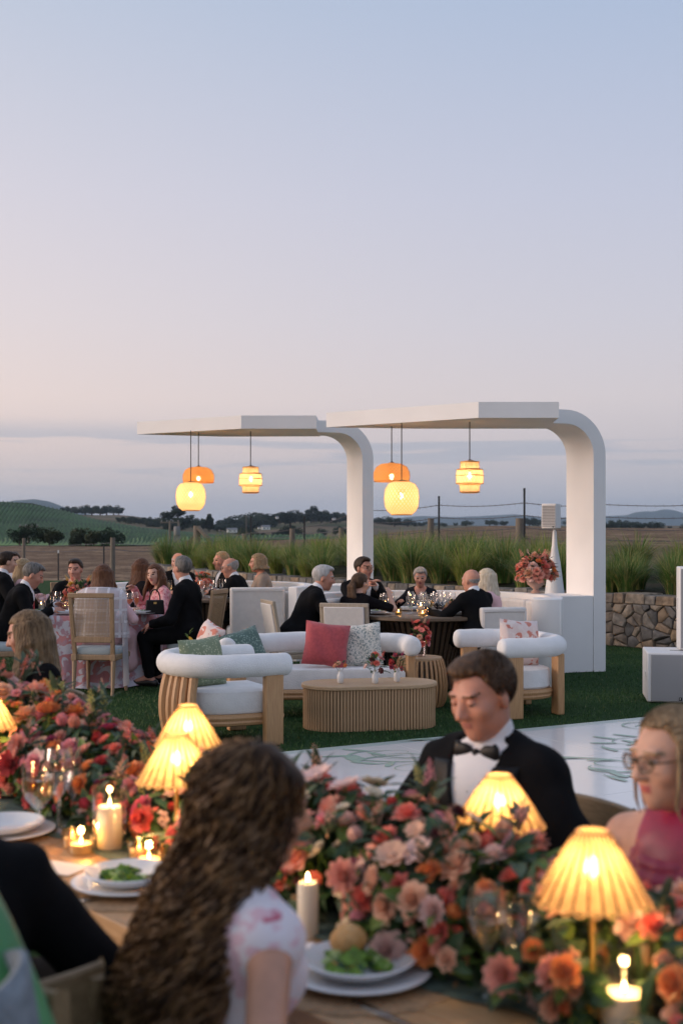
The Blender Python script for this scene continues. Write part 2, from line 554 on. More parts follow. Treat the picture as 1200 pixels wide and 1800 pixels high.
def tree_kind(kind):
    """unit-height trees: 0 broad oak, 1 tall eucalyptus, 2 round willow shrub, 3 low dark clump"""
    r = np.random.default_rng(40 + kind)
    blobs = []
    if kind == 0:
        for i in range(15):
            a = r.random() * 2 * PI; rr = .33 * math.sqrt(r.random())
            blobs.append((rr * math.cos(a), rr * math.sin(a), .32 + .46 * r.random() - rr * .2, .15 + .08 * r.random()))
        trunk = [((0, 0, 0), (.02, 0, .45), .045)]
        limbs = 6
    elif kind == 1:
        for i in range(16):
            a = r.random() * 2 * PI; z = .22 + .70 * r.random(); rr = .22 * r.random() * (1.15 - abs(z - .6))
            blobs.append((rr * math.cos(a), rr * math.sin(a), z, .07 + .07 * r.random()))
        trunk = [((0, 0, 0), (.03, .01, .75), .03)]
        limbs = 7
    elif kind == 2:
        for i in range(13):
            a = r.random() * 2 * PI; rr = .45 * math.sqrt(r.random())
            blobs.append((rr * math.cos(a), rr * math.sin(a), .22 + .5 * r.random() * (1 - rr), .16 + .1 * r.random()))
        trunk = [((0, 0, 0), (.02, 0, .35), .04)]
        limbs = 5
    else:
        for i in range(14):
            a = r.random() * 2 * PI; rr = .75 * math.sqrt(r.random())
            blobs.append((rr * math.cos(a), rr * math.sin(a), .28 + .5 * r.random() * (1 - .5 * rr), .17 + .12 * r.random()))
        trunk = [((0, 0, 0), (.02, 0, .4), .04)]
        limbs = 6
    crown = crown_mesh(90 + kind, blobs, .034, 2200, .85)
    tb = MB()
    for a_, b_, rr in trunk:
        tb.tube([a_, Vector(a_).lerp(Vector(b_), .5) + Vector((.01, -.008, 0)), b_], [rr, rr * .75, rr * .45], 7)
        for i in range(limbs):
            bl = blobs[i % len(blobs)]
            st = Vector(a_).lerp(Vector(b_), .45 + .5 * i / limbs)
            tb.tube([st, (st + Vector(bl[:3])) / 2 + Vector((0, 0, .02)), bl[:3]], [rr * .45, rr * .3, rr * .12], 5)
    return crown, tb
TREE = {}
def tree(kind, mat, q, ybase, h, d, label, group, name='tree', zrot=0, sx=1.0, cat='tree'):
    key = (kind, mat)
    z = terr(q, d) if ybase is None else yz(ybase, d)
    loc = ((q - 600) / FPX * d, d, z - .02 * h)
    if key not in TREE:
        root = thing(name, label, cat, loc, zrot, group)
        if kind not in TREE:
            c_, t_ = tree_kind(kind)
            oc = c_.build('crown', leafmats[mat], root, smooth=False); ot = t_.build('trunk', m_bark, root)
            TREE[kind] = (oc.data, ot.data)
        else:
            me = TREE[kind][0].copy(); me.materials[0] = leafmats[mat]
            link('crown', me, root); link('trunk', TREE[kind][1], root)
        TREE[key] = root
        root.scale = (h * sx, h * sx, h)
        return root
    r = dup(TREE[key], loc, zrot, label, group, (h * sx, h * sx, h))
    r.name = name
    r['category'] = cat
    return r
rt = random.Random(5)
def pxh(y_top, y_base, d):
    return (y_base - y_top) / FPX * d
# willow-like shrubs in the vineyard
for q, yt, yb, k, m_, lab in ((36, 921, 957, 3, 0, 'wide dark shrub beside the wooden utility pole in the vineyard'), (88, 925, 958, 2, 1, 'round grey green willow shrub in the vineyard'),
                          (152, 926, 960, 2, 1, 'olive green shrub touching a darker one at the vineyard edge'), (196, 929, 961, 3, 0, 'dark spreading shrub touching an olive one at the vineyard edge'),
                          (128, 945, 961, 3, 1, 'low pale bush in front of the vineyard shrubs')):
    tree(k, m_, q, yb + 3, pxh(yt - 4, yb + 3, 124) * 1.12, 123.5, lab, None, 'shrub', rt.random() * 6, 1.15 if k == 2 else .85, 'shrub')
# grove on the knoll
for q, yt in ((112, 893), (124, 890), (137, 890), (150, 888), (163, 886), (176, 888), (189, 886), (202, 887), (210, 891)):
    d = 880
    tree(0, 0, q + rt.uniform(-2, 2), None, pxh(yt, 907, d) * 1.1, d + rt.uniform(-20, 20), 'dark oak in the flat topped grove on the knoll', 'oaks of the flat topped grove', 'oak_tree', rt.random() * 6, 1.4)
# eucalyptus by the pole and companions
tree(1, 0, 312, 938, pxh(888, 938, 480), 480, 'tall broad dark eucalyptus rising behind the transformer pole', None, 'eucalyptus_tree', 1.0, 2.0)
tree(0, 0, 300, 938, pxh(903, 938, 470), 470, 'shorter round tree nestled at the eucalyptus foot', None, 'oak_tree', 2.0, 1.2)
for q, yt, lab in ((268, 905, 'round topped dark tree left of the eucalyptus'), (352, 905, 'dark tree with two uneven tops right of the eucalyptus'), (368, 903, 'thin tree with tufted top right of the eucalyptus')):
    tree(0 if q != 368 else 1, 0 if q != 268 else 2, q, 935, pxh(yt, 935, 500), 500, lab, None, 'dark_tree', rt.random() * 6, 1.1)
for q, yt, yb in ((225, 918, 935), (240, 914, 935), (253, 916, 936), (280, 915, 937), (330, 917, 937), (342, 912, 938), (382, 915, 940), (395, 916, 941), (408, 914, 942), (422, 910, 942), (437, 906, 940), (450, 903, 935), (463, 906, 930), (475, 904, 925), (492, 901, 920), (505, 902, 918), (520, 905, 915), (535, 903, 918), (565, 900, 918), (582, 902, 918), (596, 903, 918), (610, 904, 918), (622, 906, 920)):
    tree(rt.choice((0, 0, 3)), rt.choice((0, 2)), q, yb, pxh(yt - 4, yb, 700) * 1.15, 700 + rt.uniform(-40, 40), 'small dark tree in the belt along the distant hill', 'trees of the distant belt', 'distant_tree', rt.random() * 6, rt.uniform(1.3, 1.9))
for q in range(212, 440, 8):
    tree(rt.choice((0, 0, 3)), rt.choice((0, 2)), q + rt.uniform(-3, 3), None, pxh(rt.uniform(-19, -11), 0, 540), 540 + rt.uniform(-25, 25), 'rounded dark tree crowding the valley wood behind the vineyard', 'trees of the valley wood', 'valley_tree', rt.random() * 6, rt.uniform(1.0, 1.5))
for q in range(436, 606, 9):
    tree(0, rt.choice((0, 2)), q + rt.uniform(-3, 3), None, pxh(rt.uniform(-21, -13), 0, 720), 720 + rt.uniform(-25, 25), 'dark tree crowning the green hill behind the rear pergola', 'trees crowning the green hill', 'hilltop_tree', rt.random() * 6, rt.uniform(1.1, 1.6))
tree(1, 2, 551, 918, pxh(889, 918, 690), 690, 'umbrella shaped tree standing above the distant belt', None, 'pine_tree', .5, 1.9)
for q, yt, yb in ((428, 925, 945), (448, 930, 945), (460, 934, 946), (500, 917, 944), (515, 920, 946), (488, 928, 946), (570, 925, 942), (590, 923, 940), (605, 922, 940), (462, 935, 945)):
    tree(3, 0, q, yb, pxh(yt, yb, 450), 450, 'low dark bush on the green hillside below the belt', 'bushes on the green hillside', 'hillside_bush', rt.random() * 6, rt.uniform(.7, 1.0), 'bush')
for q, yt, yb in ((664, 903, 925), (678, 908, 926), (693, 906, 926), (706, 912, 926), (716, 908, 926), (729, 914, 926), (740, 915, 926), (760, 915, 925), (780, 917, 926), (800, 917, 925), (819, 913, 925), (860, 910, 924), (872, 912, 924), (886, 913, 925), (930, 906, 925), (945, 909, 925), (960, 913, 925), (1000, 913, 925)):
    tree(rt.choice((0, 3)), rt.choice((0, 2)), q, yb, pxh(yt, yb, 800), 800 + rt.uniform(-30, 30), 'tiny dark tree on the skyline over the brown field', 'trees on the skyline over the field', 'distant_tree', rt.random() * 6, rt.uniform(1.2, 1.9))
for q, yt in ((1068, 914), (1080, 909), (1094, 914), (1104, 912), (1116, 913), (1128, 915), (1140, 917), (1148, 914), (1160, 913), (1176, 923), (1197, 924), (1215, 915)):
    tree(rt.choice((0, 3)), 0, q, 931, pxh(yt, 931, 620), 620, 'dark tree on the plain before the blue mountains', 'trees before the blue mountains', 'distant_tree', rt.random() * 6, rt.uniform(1, 1.5))
# far houses
m_white = M('white_paint', (.78, .77, .75, 1), .5, var=.03, vscale=3, bump=.04, bscale=30)
m_roofg = M('grey_roof', (.2, .2, .21, 1), .7)
def house(q, y, w, h, d, label):
    z = yz(y, d)
    t_ = thing('farm_house', label, 'house', ((q - 600) / FPX * d, d, z), .3)
    wm, hm = w / FPX * d, h / FPX * d
    MB().box((0, 0, hm * .3), (wm, wm * .6, hm * .6)).build('wall', m_white, t_)
    MB().add([(-wm * .55, -wm * .36, hm * .6), (wm * .55, -wm * .36, hm * .6), (wm * .55, wm * .36, hm * .6), (-wm * .55, wm * .36, hm * .6), (-wm * .55, 0, hm), (wm * .55, 0, hm)],
             [(0, 1, 5, 4), (2, 3, 4, 5), (0, 4, 3), (1, 2, 5), (3, 2, 1, 0)]).build('roof', m_roofg, t_, smooth=False)
    for k in (-.25, .2):
        MB().box((wm * k, -wm * .3, hm * .32), (wm * .14, wm * .03, hm * .22)).build('window', M('dark_pane', (.03, .035, .04, 1), .2), t_)
house(408, 936, 17, 8, 430, 'long white farm building among dark trees at the hill foot')
house(467, 931, 14, 8, 440, 'pale pink farmhouse on the green hillside')
house(456, 930, 6, 4, 440, 'small white shed beside the pale pink farmhouse')
house(487, 912, 5, 5, 640, 'tiny white house high on the green hill')
house(587, 914, 6, 4, 640, 'tiny white house near the top of the right hill')

# ---- utility poles
m_pole = M_wood('weathered_pole', (.10, .085, .07, 1), (.17, .15, .125, 1), 2)
def upole(q, yt, yb, d, label, transformer=False):
    z = yz(yb, d); h = (yb - yt) / FPX * d
    t_ = thing('utility_pole', label, 'utility pole', ((q - 600) / FPX * d, d, z))
    MB().tube([(0, 0, -.3), (0, 0, h)], [.16, .11], 8).build('pole', m_pole, t_)
    MB().box((0, 0, h * .93), (2.0, .12, .14)).build('crossarm', m_pole, t_)
    for k in (-.85, -.3, .3, .85):
        MB().lathe([(.05, 0), (.07, .08), (.03, .18)], 8, (k, 0, h * .93 + .07)).build('insulator', m_roofg, t_)
    if transformer:
        MB().tube([(.9, 0, -.3), (.9, 0, h * .96)], [.16, .12], 8).build('pole', m_pole, t_)
        MB().box((.45, 0, h * .62), (1.1, .15, .12)).build('crossarm', m_pole, t_)
        MB().lathe([(.3, 0), (.33, .1), (.33, .8), (.28, .9)], 12, (.75, -.35, h * .45)).build('transformer', m_roofg, t_)
        MB().box((.75, -.3, h * .28), (.7, .3, .9)).build('equipment_box', m_roofg, t_)
upole(299, 915, 962, 130, 'double utility pole with grey transformer standing at the vineyard edge', True)
upole(51, 923, 960, 128, 'single utility pole with short crossarm standing in the vineyard')
upole(433, 905, 948, 420, 'thin far utility pole on the green hillside')

# ---- stone retaining wall: backing, capping stones and face stones
WALL = [(6.6, 14.9), (4.9, 16.7), (3.74, 18.1), (2.0, 20.1), (0, 22.6), (-2.0, 26.0), (-3.6, 29.5), (-5.3, 34.0)]
def poly_at(poly, s):
    acc = 0
    for (x0, y0), (x1, y1) in zip(poly, poly[1:]):
        L = math.hypot(x1 - x0, y1 - y0)
        if s <= acc + L:
            t_ = (s - acc) / L
            return Vector((x0 + (x1 - x0) * t_, y0 + (y1 - y0) * t_, 0)), Vector(((x1 - x0) / L, (y1 - y0) / L, 0))
        acc += L
    return Vector((poly[-1][0], poly[-1][1], 0)), Vector(((x1 - x0) / L, (y1 - y0) / L, 0))
WLEN = sum(math.hypot(b[0] - a[0], b[1] - a[1]) for a, b in zip(WALL, WALL[1:]))
WH = .74
stone_cols = [(.185, .152, .122, 1), (.235, .172, .118, 1), (.135, .126, .118, 1), (.265, .215, .165, 1), (.098, .096, .095, 1), (.205, .185, .162, 1), (.27, .195, .12, 1)]
m_stone = [M('field_stone_%s' % n, c, .85, var=.38, vscale=11, bump=.7, bscale=26) for n, c in zip(('umber', 'rust', 'grey', 'buff', 'slate', 'ash', 'ochre'), stone_cols)]
m_mortar = M('mortar', (.06, .056, .052, 1), .95, var=.3)
wall = thing('stone_wall', 'rough field stone retaining wall with squared cap stones under the tall grasses', 'wall', (0, 0, 0))
rows = []
for off, z0 in ((0.06, 0), (0.06, WH - .13), (.42, WH - .13), (.42, 0)):
    row = []
    for s in np.linspace(0, WLEN, 60):
        p, t_ = poly_at(WALL, s); n_ = Vector((t_.y, -t_.x, 0))
        row.append(tuple(p + n_ * off + Vector((0, 0, z0))))
    rows.append(row)
MB().grid([list(r) for r in zip(*rows)]).build('wall_core', m_mortar, wall)
def clip_poly(poly, a, b, c):
    out = []
    for i in range(len(poly)):
        p, q_ = poly[i], poly[(i + 1) % len(poly)]
        fp, fq = a * p[0] + b * p[1] - c, a * q_[0] + b * q_[1] - c
        if fp <= 0:
            out.append(p)
        if (fp < 0 < fq) or (fq < 0 < fp):
            t_ = fp / (fp - fq); out.append((p[0] + (q_[0] - p[0]) * t_, p[1] + (q_[1] - p[1]) * t_))
    return out
rs = random.Random(3)
S0, S1, FH = 0.3, 6.6, WH - .13
seeds = []
s = S0
while s < S1:
    zz = 0
    while zz < FH + .05:
        seeds.append((s + rs.uniform(-.09, .09), zz + rs.uniform(-.06, .06) + (.08 if int(s * 5) % 2 else 0)))
        zz += rs.uniform(.10, .18)
    s += rs.uniform(.13, .23)
for i, (sx, sz) in enumerate(seeds):
    poly = [(sx - .3, 0.004), (sx + .3, 0.004), (sx + .3, FH), (sx - .3, FH)]
    for j, (tx, tz) in enumerate(seeds):
        if i == j or abs(tx - sx) > .6 or abs(tz - sz) > .6:
            continue
        a, b = tx - sx, tz - sz
        L = math.hypot(a, b)
        if L < 1e-4:
            continue
        poly = clip_poly(poly, a / L, b / L, ((a * (sx + tx) / 2 + b * (sz + tz) / 2) / L) - .0045)
        if len(poly) < 3:
            break
    if len(poly) < 3:
        continue
    cx = sum(p[0] for p in poly) / len(poly); cz = sum(p[1] for p in poly) / len(poly)
    area = abs(sum(poly[k][0] * poly[(k + 1) % len(poly)][1] - poly[(k + 1) % len(poly)][0] * poly[k][1] for k in range(len(poly)))) / 2
    if area < .0015:
        continue
    pr = rs.uniform(.02, .055)
    vs, n = [], len(poly)
    tilt = (rs.uniform(-.12, .12), rs.uniform(-.12, .12))
    for k_, dep in ((1.0, .07), (1.0, .055 - pr * .55), (.86, .055 - pr), (.55, .05 - pr * 1.12)):
        for x, z in poly:
            xx, zq = cx + (x - cx) * k_, cz + (z - cz) * k_
            p, t_ = poly_at(WALL, xx); n_ = Vector((t_.y, -t_.x, 0))   # n_ points away from the camera side
            dd = dep + (tilt[0] * (xx - cx) + tilt[1] * (zq - cz) if k_ < 1 else 0) + (rs.uniform(-.006, .006) if k_ < 1 else 0)
            vs.append(tuple(p + n_ * dd + Vector((0, 0, zq))))
    fs = [tuple(3 * n + k for k in range(n))]
    for L_ in range(3):
        fs += [(L_ * n + k, L_ * n + (k + 1) % n, (L_ + 1) * n + (k + 1) % n, (L_ + 1) * n + k) for k in range(n)]
    MB().add(vs, fs).build('stone', rs.choice(m_stone), wall, angle=28)
s = 0.0
capn = 0
while s < WLEN - .1:
    w = rs.uniform(.16, .36)
    p, t_ = poly_at(WALL, s + w / 2); n_ = Vector((t_.y, -t_.x, 0))
    Rm = Matrix((t_, n_, Vector((0, 0, 1)))).transposed()
    h_ = .13 + rs.uniform(-.015, .02)
    c_ = p + n_ * (.23 + rs.uniform(-.012, .012)) + Vector((0, 0, WH - .128 + h_ / 2))
    MB().box(c_, (w - .014, .46, h_), Rm, taper=rs.uniform(.93, .98)).build('cap_stone', rs.choice(m_stone[:6]), wall, bevel=.012)
    s += w; capn += 1
# planting bed behind the wall
rows = []
for s in np.linspace(0, WLEN, 60):
    p, t_ = poly_at(WALL, s); n_ = Vector((t_.y, -t_.x, 0))
    if n_.y < 0:
        n_ = -n_
    k = min(1, (WLEN - s) / 7)
    rows.append([tuple(p + n_ * o_ + Vector((0, 0, z_))) for o_, z_ in ((.40, WH - .13), (.9, WH - .05), (2.2, WH + .12 * k), (4.0, WH + .22 * k), (6.5, .75 * k + .1), (9, .3 * k))])
struct(MB().grid(rows).build('planting_bed', m_soil, angle=180))

# ---- fountain-grass clumps
def clump_mesh(seed, nb=230, h=.78, plume=0.0):
    r = np.random.default_rng(seed)
    mb = MB()
    for i in range(nb):
        a = r.random() * 2 * PI
        r0 = .13 * math.sqrt(r.random())
        L = h * (.65 + .5 * r.random())
        out = .10 + 1.05 * r.random()
        az = a + r.normal() * .35
        w = .0042 + .003 * r.random()
        side = Vector((-math.sin(az), math.cos(az), 0))
        base = Vector((r0 * math.cos(a), r0 * math.sin(a), 0))
        pts = []
        nseg = 5
        ang = out * .25
        p = base.copy()
        for k in range(nseg + 1):
            pts.append(p.copy())
            th = ang + out * 1.95 * (k / nseg) ** 1.35
            p = p + Vector((math.cos(az) * math.sin(th), math.sin(az) * math.sin(th), math.cos(th))) * L / nseg
        vs, fs = [], []
        for k, q_ in enumerate(pts):
            ww = w * (1 - (k / nseg) ** 2 * .92)
            vs += [q_ - side * ww, q_ + side * ww]
        for k in range(nseg):
            fs.append((2 * k, 2 * k + 1, 2 * k + 3, 2 * k + 2))
        mb.cur = 0 if r.random() > .36 else 1
        mb.add(vs, fs)
    return mb
m_gr = [M('grass_green', (.105, .20, .038, 1), .6, var=.45, vscale=3.0, transl=.3),
        M('grass_straw', (.34, .31, .10, 1), .65, var=.35, vscale=3.0, transl=.3),
        M('grass_lime', (.21, .28, .045, 1), .6, var=.4, vscale=3.0, transl=.3)]
cl_roots = []
for k in range(4):
    mb = clump_mesh(200 + k, 380, .86)
    cl_roots.append(mb.build('grass_clump', [m_gr[0] if k != 2 else m_gr[2], m_gr[1]], smooth=False))
GL = 'arching green fountain grass clump in the bed above the stone wall'
GG = 'fountain grass clumps above the stone wall'
spots = []
s = .2
while s < WLEN - .6:
    for rowi, off in enumerate((.50, 1.35, 2.5, 3.7)):
        if s > WLEN - 6 and rowi > 1 and rs.random() < .6:
            continue
        spots.append((s + rs.uniform(-.25, .25), off + rs.uniform(-.25, .25), rowi))
    s += rs.uniform(.62, 1.0)
for i, (s, off, rowi) in enumerate(spots):
    p, t_ = poly_at(WALL, max(0, s)); n_ = Vector((t_.y, -t_.x, 0))
    if n_.y < 0:
        n_ = -n_
    k = min(1, (WLEN - s) / 7)
    z = WH - .07 + (.2 * k * min(1, off / 3.0))
    if i < 4:
        o = cl_roots[i]
    else:
        o = cl_roots[rs.choice((0, 1, 3, 3, 0, 2))].copy()
        col.objects.link(o)
    o.location = p + n_ * off + Vector((0, 0, z))
    sc_ = rs.uniform(.66, 1.16)
    o.scale = (sc_ * rs.uniform(1, 1.25), sc_ * rs.uniform(1, 1.25), sc_ * (.92 if rowi < 2 else .8))
    o.rotation_euler = (0, 0, rs.random() * 6.3)
    lime = o.data.materials[0] is m_gr[2]
    tag(o, ('lime' if lime else 'green') + (' fountain grass clump spilling over the cap stones of the wall' if rowi == 0 else ' fountain grass clump standing in the rows behind the wall'), 'grass clump', ('lime' if lime else 'green') + (' grass clumps along the wall edge' if rowi == 0 else ' grass clumps in the rows behind'))

# ---- pile of the turf where it is near enough to see
nbl = 90000
bx, by = rng.uniform(-4.6, 5.0, nbl), 8.6 + 11.0 * rng.random(nbl) ** 1.15
ba, bh = rng.uniform(0, 2 * PI, nbl), rng.uniform(.012, .030, nbl)
keep = ~((((bx + .81) * .87 + (by - 9.13) * .494) > -.02) & (((bx + .81) * .494 - (by - 9.13) * .87) > -.02))
bx, by, ba, bh = bx[keep], by[keep], ba[keep], bh[keep]
n_ = len(bx)
wv = .0045
tv = np.empty((n_, 3, 3))
tv[:, 0] = np.stack([bx - wv * np.cos(ba), by - wv * np.sin(ba), np.zeros(n_)], 1)
tv[:, 1] = np.stack([bx + wv * np.cos(ba), by + wv * np.sin(ba), np.zeros(n_)], 1)
tv[:, 2] = np.stack([bx + rng.normal(0, .008, n_), by + rng.normal(0, .008, n_), bh], 1)
me = bpy.data.meshes.new('turf_blades')
me.vertices.add(n_ * 3); me.vertices.foreach_set('co', tv.astype(np.float32).ravel())
me.loops.add(n_ * 3); me.loops.foreach_set('vertex_index', np.arange(n_ * 3, dtype=np.int32))
me.polygons.add(n_); me.polygons.foreach_set('loop_start', np.arange(0, n_ * 3, 3, dtype=np.int32))
for c_ in ((.035, .095, .022, 1), (.075, .15, .04, 1), (.020, .060, .016, 1), (.14, .17, .07, 1)):
    me.materials.append(M('turf_blade_%d' % int(c_[1] * 1000), c_, .6, transl=.2))
me.polygons.foreach_set('material_index', rng.choice(4, n_, p=[.5, .24, .22, .04]).astype(np.int32))
me.update()
tb_ = link('turf_blades', me); tb_['kind'] = 'stuff'; tb_['label'] = 'short green turf pile of the lawn'

# ---- fence of wooden and steel posts with barbed wire
m_post = M_wood('fence_wood', (.12, .10, .08, 1), (.22, .19, .155, 1), 2, .85)
m_steel = M('dark_steel', (.03, .03, .032, 1), .5, var=.3)
m_wire = M('fence_wire', (.16, .15, .15, 1), .5, metal=.6)
def wpost(q, yt, d, zb, w=.075, label=''):
    ztop = yz(yt, d)
    mb = MB().tube([(0, 0, -.3), (.004, 0, (ztop - zb) * .5), (.012, 0, ztop - zb)], [w, w * .96, w * .9], 10)
    tag(mb.build('fence_post', m_post, loc=((q - 600) / FPX * d, d, zb)), label, 'fence post')
def tpost(q, yt, d, zb, label, tip=False):
    ztop = yz(yt, d); h = ztop - zb
    t_ = thing('steel_post', label, 'fence post', ((q - 600) / FPX * d, d, zb))
    MB().box((0, 0, h / 2 - .1), (.045, .006, h + .2)).box((0, .018, h / 2 - .1), (.006, .03, h + .2)).build('stake', m_steel, t_)
    MB().box((0, 0, h - .05), (.047, .010, .1)).build('painted_tip', m_white if tip else m_steel, t_)
wpost(42, 946, 44, 0, .06, 'slim grey wooden fence post beyond the grey haired diner')
wpost(198, 945, 40, 0, .085, 'tall pale square wooden fence post before the willow shrubs')
wpost(277, 953, 42, 0, .085, 'short dark wooden fence post beside the diagonal brace')
wpost(429, 938, 36, .1, .075, 'pale short wooden post half hidden in the grasses by a thin steel stake')
wpost(513, 929, 34, .3, .08, 'leaning pale wooden post with a dark cap in the grasses')
wpost(599, 928, 32, .5, .075, 'wooden post standing against the rear white column')
wpost(756, 911, 31, .6, .085, 'round wooden post with rounded top beside the taller steel stake')
wpost(912, 911, 28, .8, .10, 'thick split wooden post left of the white loudspeaker')
tpost(103, 967, 42, 0, 'white tipped steel stake before the man facing the flowers', True)
tpost(183, 959, 40, 0, 'dark steel stake left of the tall pale post')
tpost(441, 908, 35, .1, 'dark steel stake beside the pale short post in the grasses')
tpost(535, 907, 34, .3, 'dark steel stake right of the leaning pale post')
tpost(510, 918, 36, .3, 'rusty steel stake behind the leaning pale post')
tpost(771, 872, 30, .7, 'tall dark steel stake seen below the tiered lantern')
tpost(921, 858, 28, .8, 'tallest dark steel stake left of the white loudspeaker')
# corner brace
cb = thing('fence_brace', 'weathered fence corner with two diagonal timber braces', 'fence brace', ((346 - 600) / FPX * 38, 38, 0))
MB().tube([(0, 0, -.3), (.01, 0, yz(924, 38))], [.12, .11], 10).build('post', m_post, cb)
MB().tube([(.05, -.1, yz(927, 38)), (.75, -.4, yz(966, 38) * .95), (1.2, -.6, .5)], .075, 8).build('brace', m_post, cb)
MB().bar((-.04, .1, yz(944, 38)), (-1.1, .2, .42), .06, .16).build('brace', m_post, cb)
MB().bar((-.05, .3, yz(947, 38)), (-.6, 1.6, .35), .07, .14).build('brace', m_post, cb)
def wire(pts, label):
    mb = MB()
    full = []
    for a, b in zip(pts, pts[1:]):
        a, b = Vector(a), Vector(b)
        n = 14
        for k in range(n):
            t_ = k / n
            p = a.lerp(b, t_); p.z -= .05 * math.sin(t_ * PI)
            full.append(p)
    full.append(Vector(pts[-1]))
    mb.tube(full, .0075, 4, cap=False)
    for a, b in zip(full, full[1:]):
        c_ = (a + b) / 2
        mb.tube([c_ + Vector((-.012, 0, .03)), c_ + Vector((.012, 0, -.03))], .004, 3, cap=False)
    tag(mb.build('barbed_wire', m_wire), label, 'wire')
for yl, lab in ((0, 'top strand of barbed wire crossing the sky beside the right column'), (22, 'second strand of barbed wire below the top strand'), (43, 'third strand of barbed wire over the distant trees'), (62, 'lowest strand of wire across the dry field and grasses')):
    wire([px(640, 897 + yl, 31), px(771, 888 + yl, 30), px(921, 884 + yl, 28), px(1063, 887 + yl, 27), px(1290, 883 + yl, 26)], lab)
for yl, lab in ((0, 'upper sagging wire of the left fence'), (11, 'lower sagging wire of the left fence')):
    wire([px(-120, 962 + yl, 45), px(42, 958 + yl, 44), px(198, 954 + yl, 40), px(277, 957 + yl, 42), px(346, 945 + yl, 38), px(441, 937 + yl, 35), px(535, 926 + yl, 34), px(610, 906 + yl * 2, 32)], lab)

# ---- dance floor: glossy white panels with a pale border and green scrolling vines
E_, M_ = Vector((.87, .494, 0)).normalized(), Vector((.494, -.87, 0)).normalized()
DF = Vector((-.81, 9.13, 0))
DFA = math.atan2(E_.y, E_.x)
dfl = struct(MB().box((3.6, -2.35, .012), (7.2, 4.7, .024)).build('dance_floor', M('floor_edge', rgb(170, 185, 182), .3)))
dfl.location = DF; dfl.rotation_euler = (0, 0, DFA)
m_tile = M('floor_white', (.72, .73, .74, 1), .16, var=.03, vscale=1.2, coat=.2, bump=.02, bscale=5)
for i in range(6):
    for j in range(4):
        w, h = 6.9 / 6, 4.4 / 4
        MB().box((.15 + w * (i + .5), -.15 - h * (j + .5), .0275), (w - .004, h - .004, .007)).build('floor_panel', m_tile, dfl)
m_ink = M('floor_vine_green', rgb(150, 178, 164), .25, var=.12)
RIBZ = [.0336]
def ribbon(pts, w):
    vs, fs = [], []
    RIBZ[0] += .00004
    n = len(pts)
    for k, p in enumerate(pts):
        a, b = pts[max(k - 1, 0)], pts[min(k + 1, n - 1)]
        d = Vector((b[0] - a[0], b[1] - a[1], 0))
        d = d.normalized() if d.length > 1e-9 else Vector((1, 0, 0))
        s_ = Vector((-d.y, d.x, 0)) * w * (math.sin(PI * (k + .6) / (n + .2)) ** .6)
        vs += [(p[0] + s_.x, p[1] + s_.y, RIBZ[0]), (p[0] - s_.x, p[1] - s_.y, RIBZ[0])]
    for k in range(n - 1):
        fs.append((2 * k, 2 * k + 1, 2 * k + 3, 2 * k + 2))
    return vs, fs
vines = MB()
rv = random.Random(8)
for sgx, sgy, cx, cy in ((1, 1, 1.3, -.75), (-1, 1, 3.3, -.8), (1, -1, 2.4, -1.9), (-1, -1, 4.4, -2.0), (1, 1, 5.3, -.9), (-1, 1, 1.6, -3.0), (1, -1, 3.6, -3.2), (1, 1, 5.8, -3.0)):
    for k in range(12):
        a0 = rv.uniform(0, 6.28); L = rv.uniform(.45, 1.2); cur = rv.uniform(1.2, 3.2) * sgx * (1 if k % 2 else -1)
        pts, x, y, a = [], cx + rv.uniform(-.3, .3), cy + rv.uniform(-.25, .25), a0
        for i in range(22):
            pts.append((x, y)); a += cur * (i / 22) * .17 * sgy
            x += math.cos(a) * L / 22; y += math.sin(a) * L / 22 * .8
        vines.add(*ribbon(pts, rv.uniform(.004, .013) if k > 3 else .018))
        if k > 5:
            continue
        for i in range(4, 20, 5):
            bx, by = pts[i]
            la = a0 + rv.uniform(-1.4, 1.4)
            vines.add(*ribbon([(bx + math.cos(la) * t_ * .2, by + math.sin(la) * t_ * .2) for t_ in (0, .25, .5, .75, 1)], .028))
for cx, cy, r_ in ((5.05, -1.75, .5), (5.05, -1.75, .42)):
    vines.add(*ribbon([(cx + r_ * math.cos(a) * .9, cy + r_ * math.sin(a)) for a in np.linspace(.6, 5.4, 40)], .03 if r_ > .45 else .008))
vo = vines.build('vine_inlay', m_ink, dfl, smooth=False); vo['kind'] = 'stuff'

# ---- evening haze
hz_m = bpy.data.materials.new('haze'); hz_m.use_nodes = True
_t = hz_m.node_tree; _t.nodes.remove(_t.nodes['Principled BSDF'])
_v = _t.nodes.new('ShaderNodeVolumePrincipled')
_v.inputs['Color'].default_value = (.60, .78, 1.0, 1)
_v.inputs['Density'].default_value = 1.1e-4
_v.inputs['Anisotropy'].default_value = 0.2
_t.links.new(_v.outputs[0], _t.nodes['Material Output'].inputs['Volume'])
hz_o = MB().box((0, 3600, 75), (9000, 8200, 170)).build('haze', hz_m, smooth=False); hz_o['kind'] = 'stuff'; hz_o['label'] = 'thin blue evening haze over the valley'
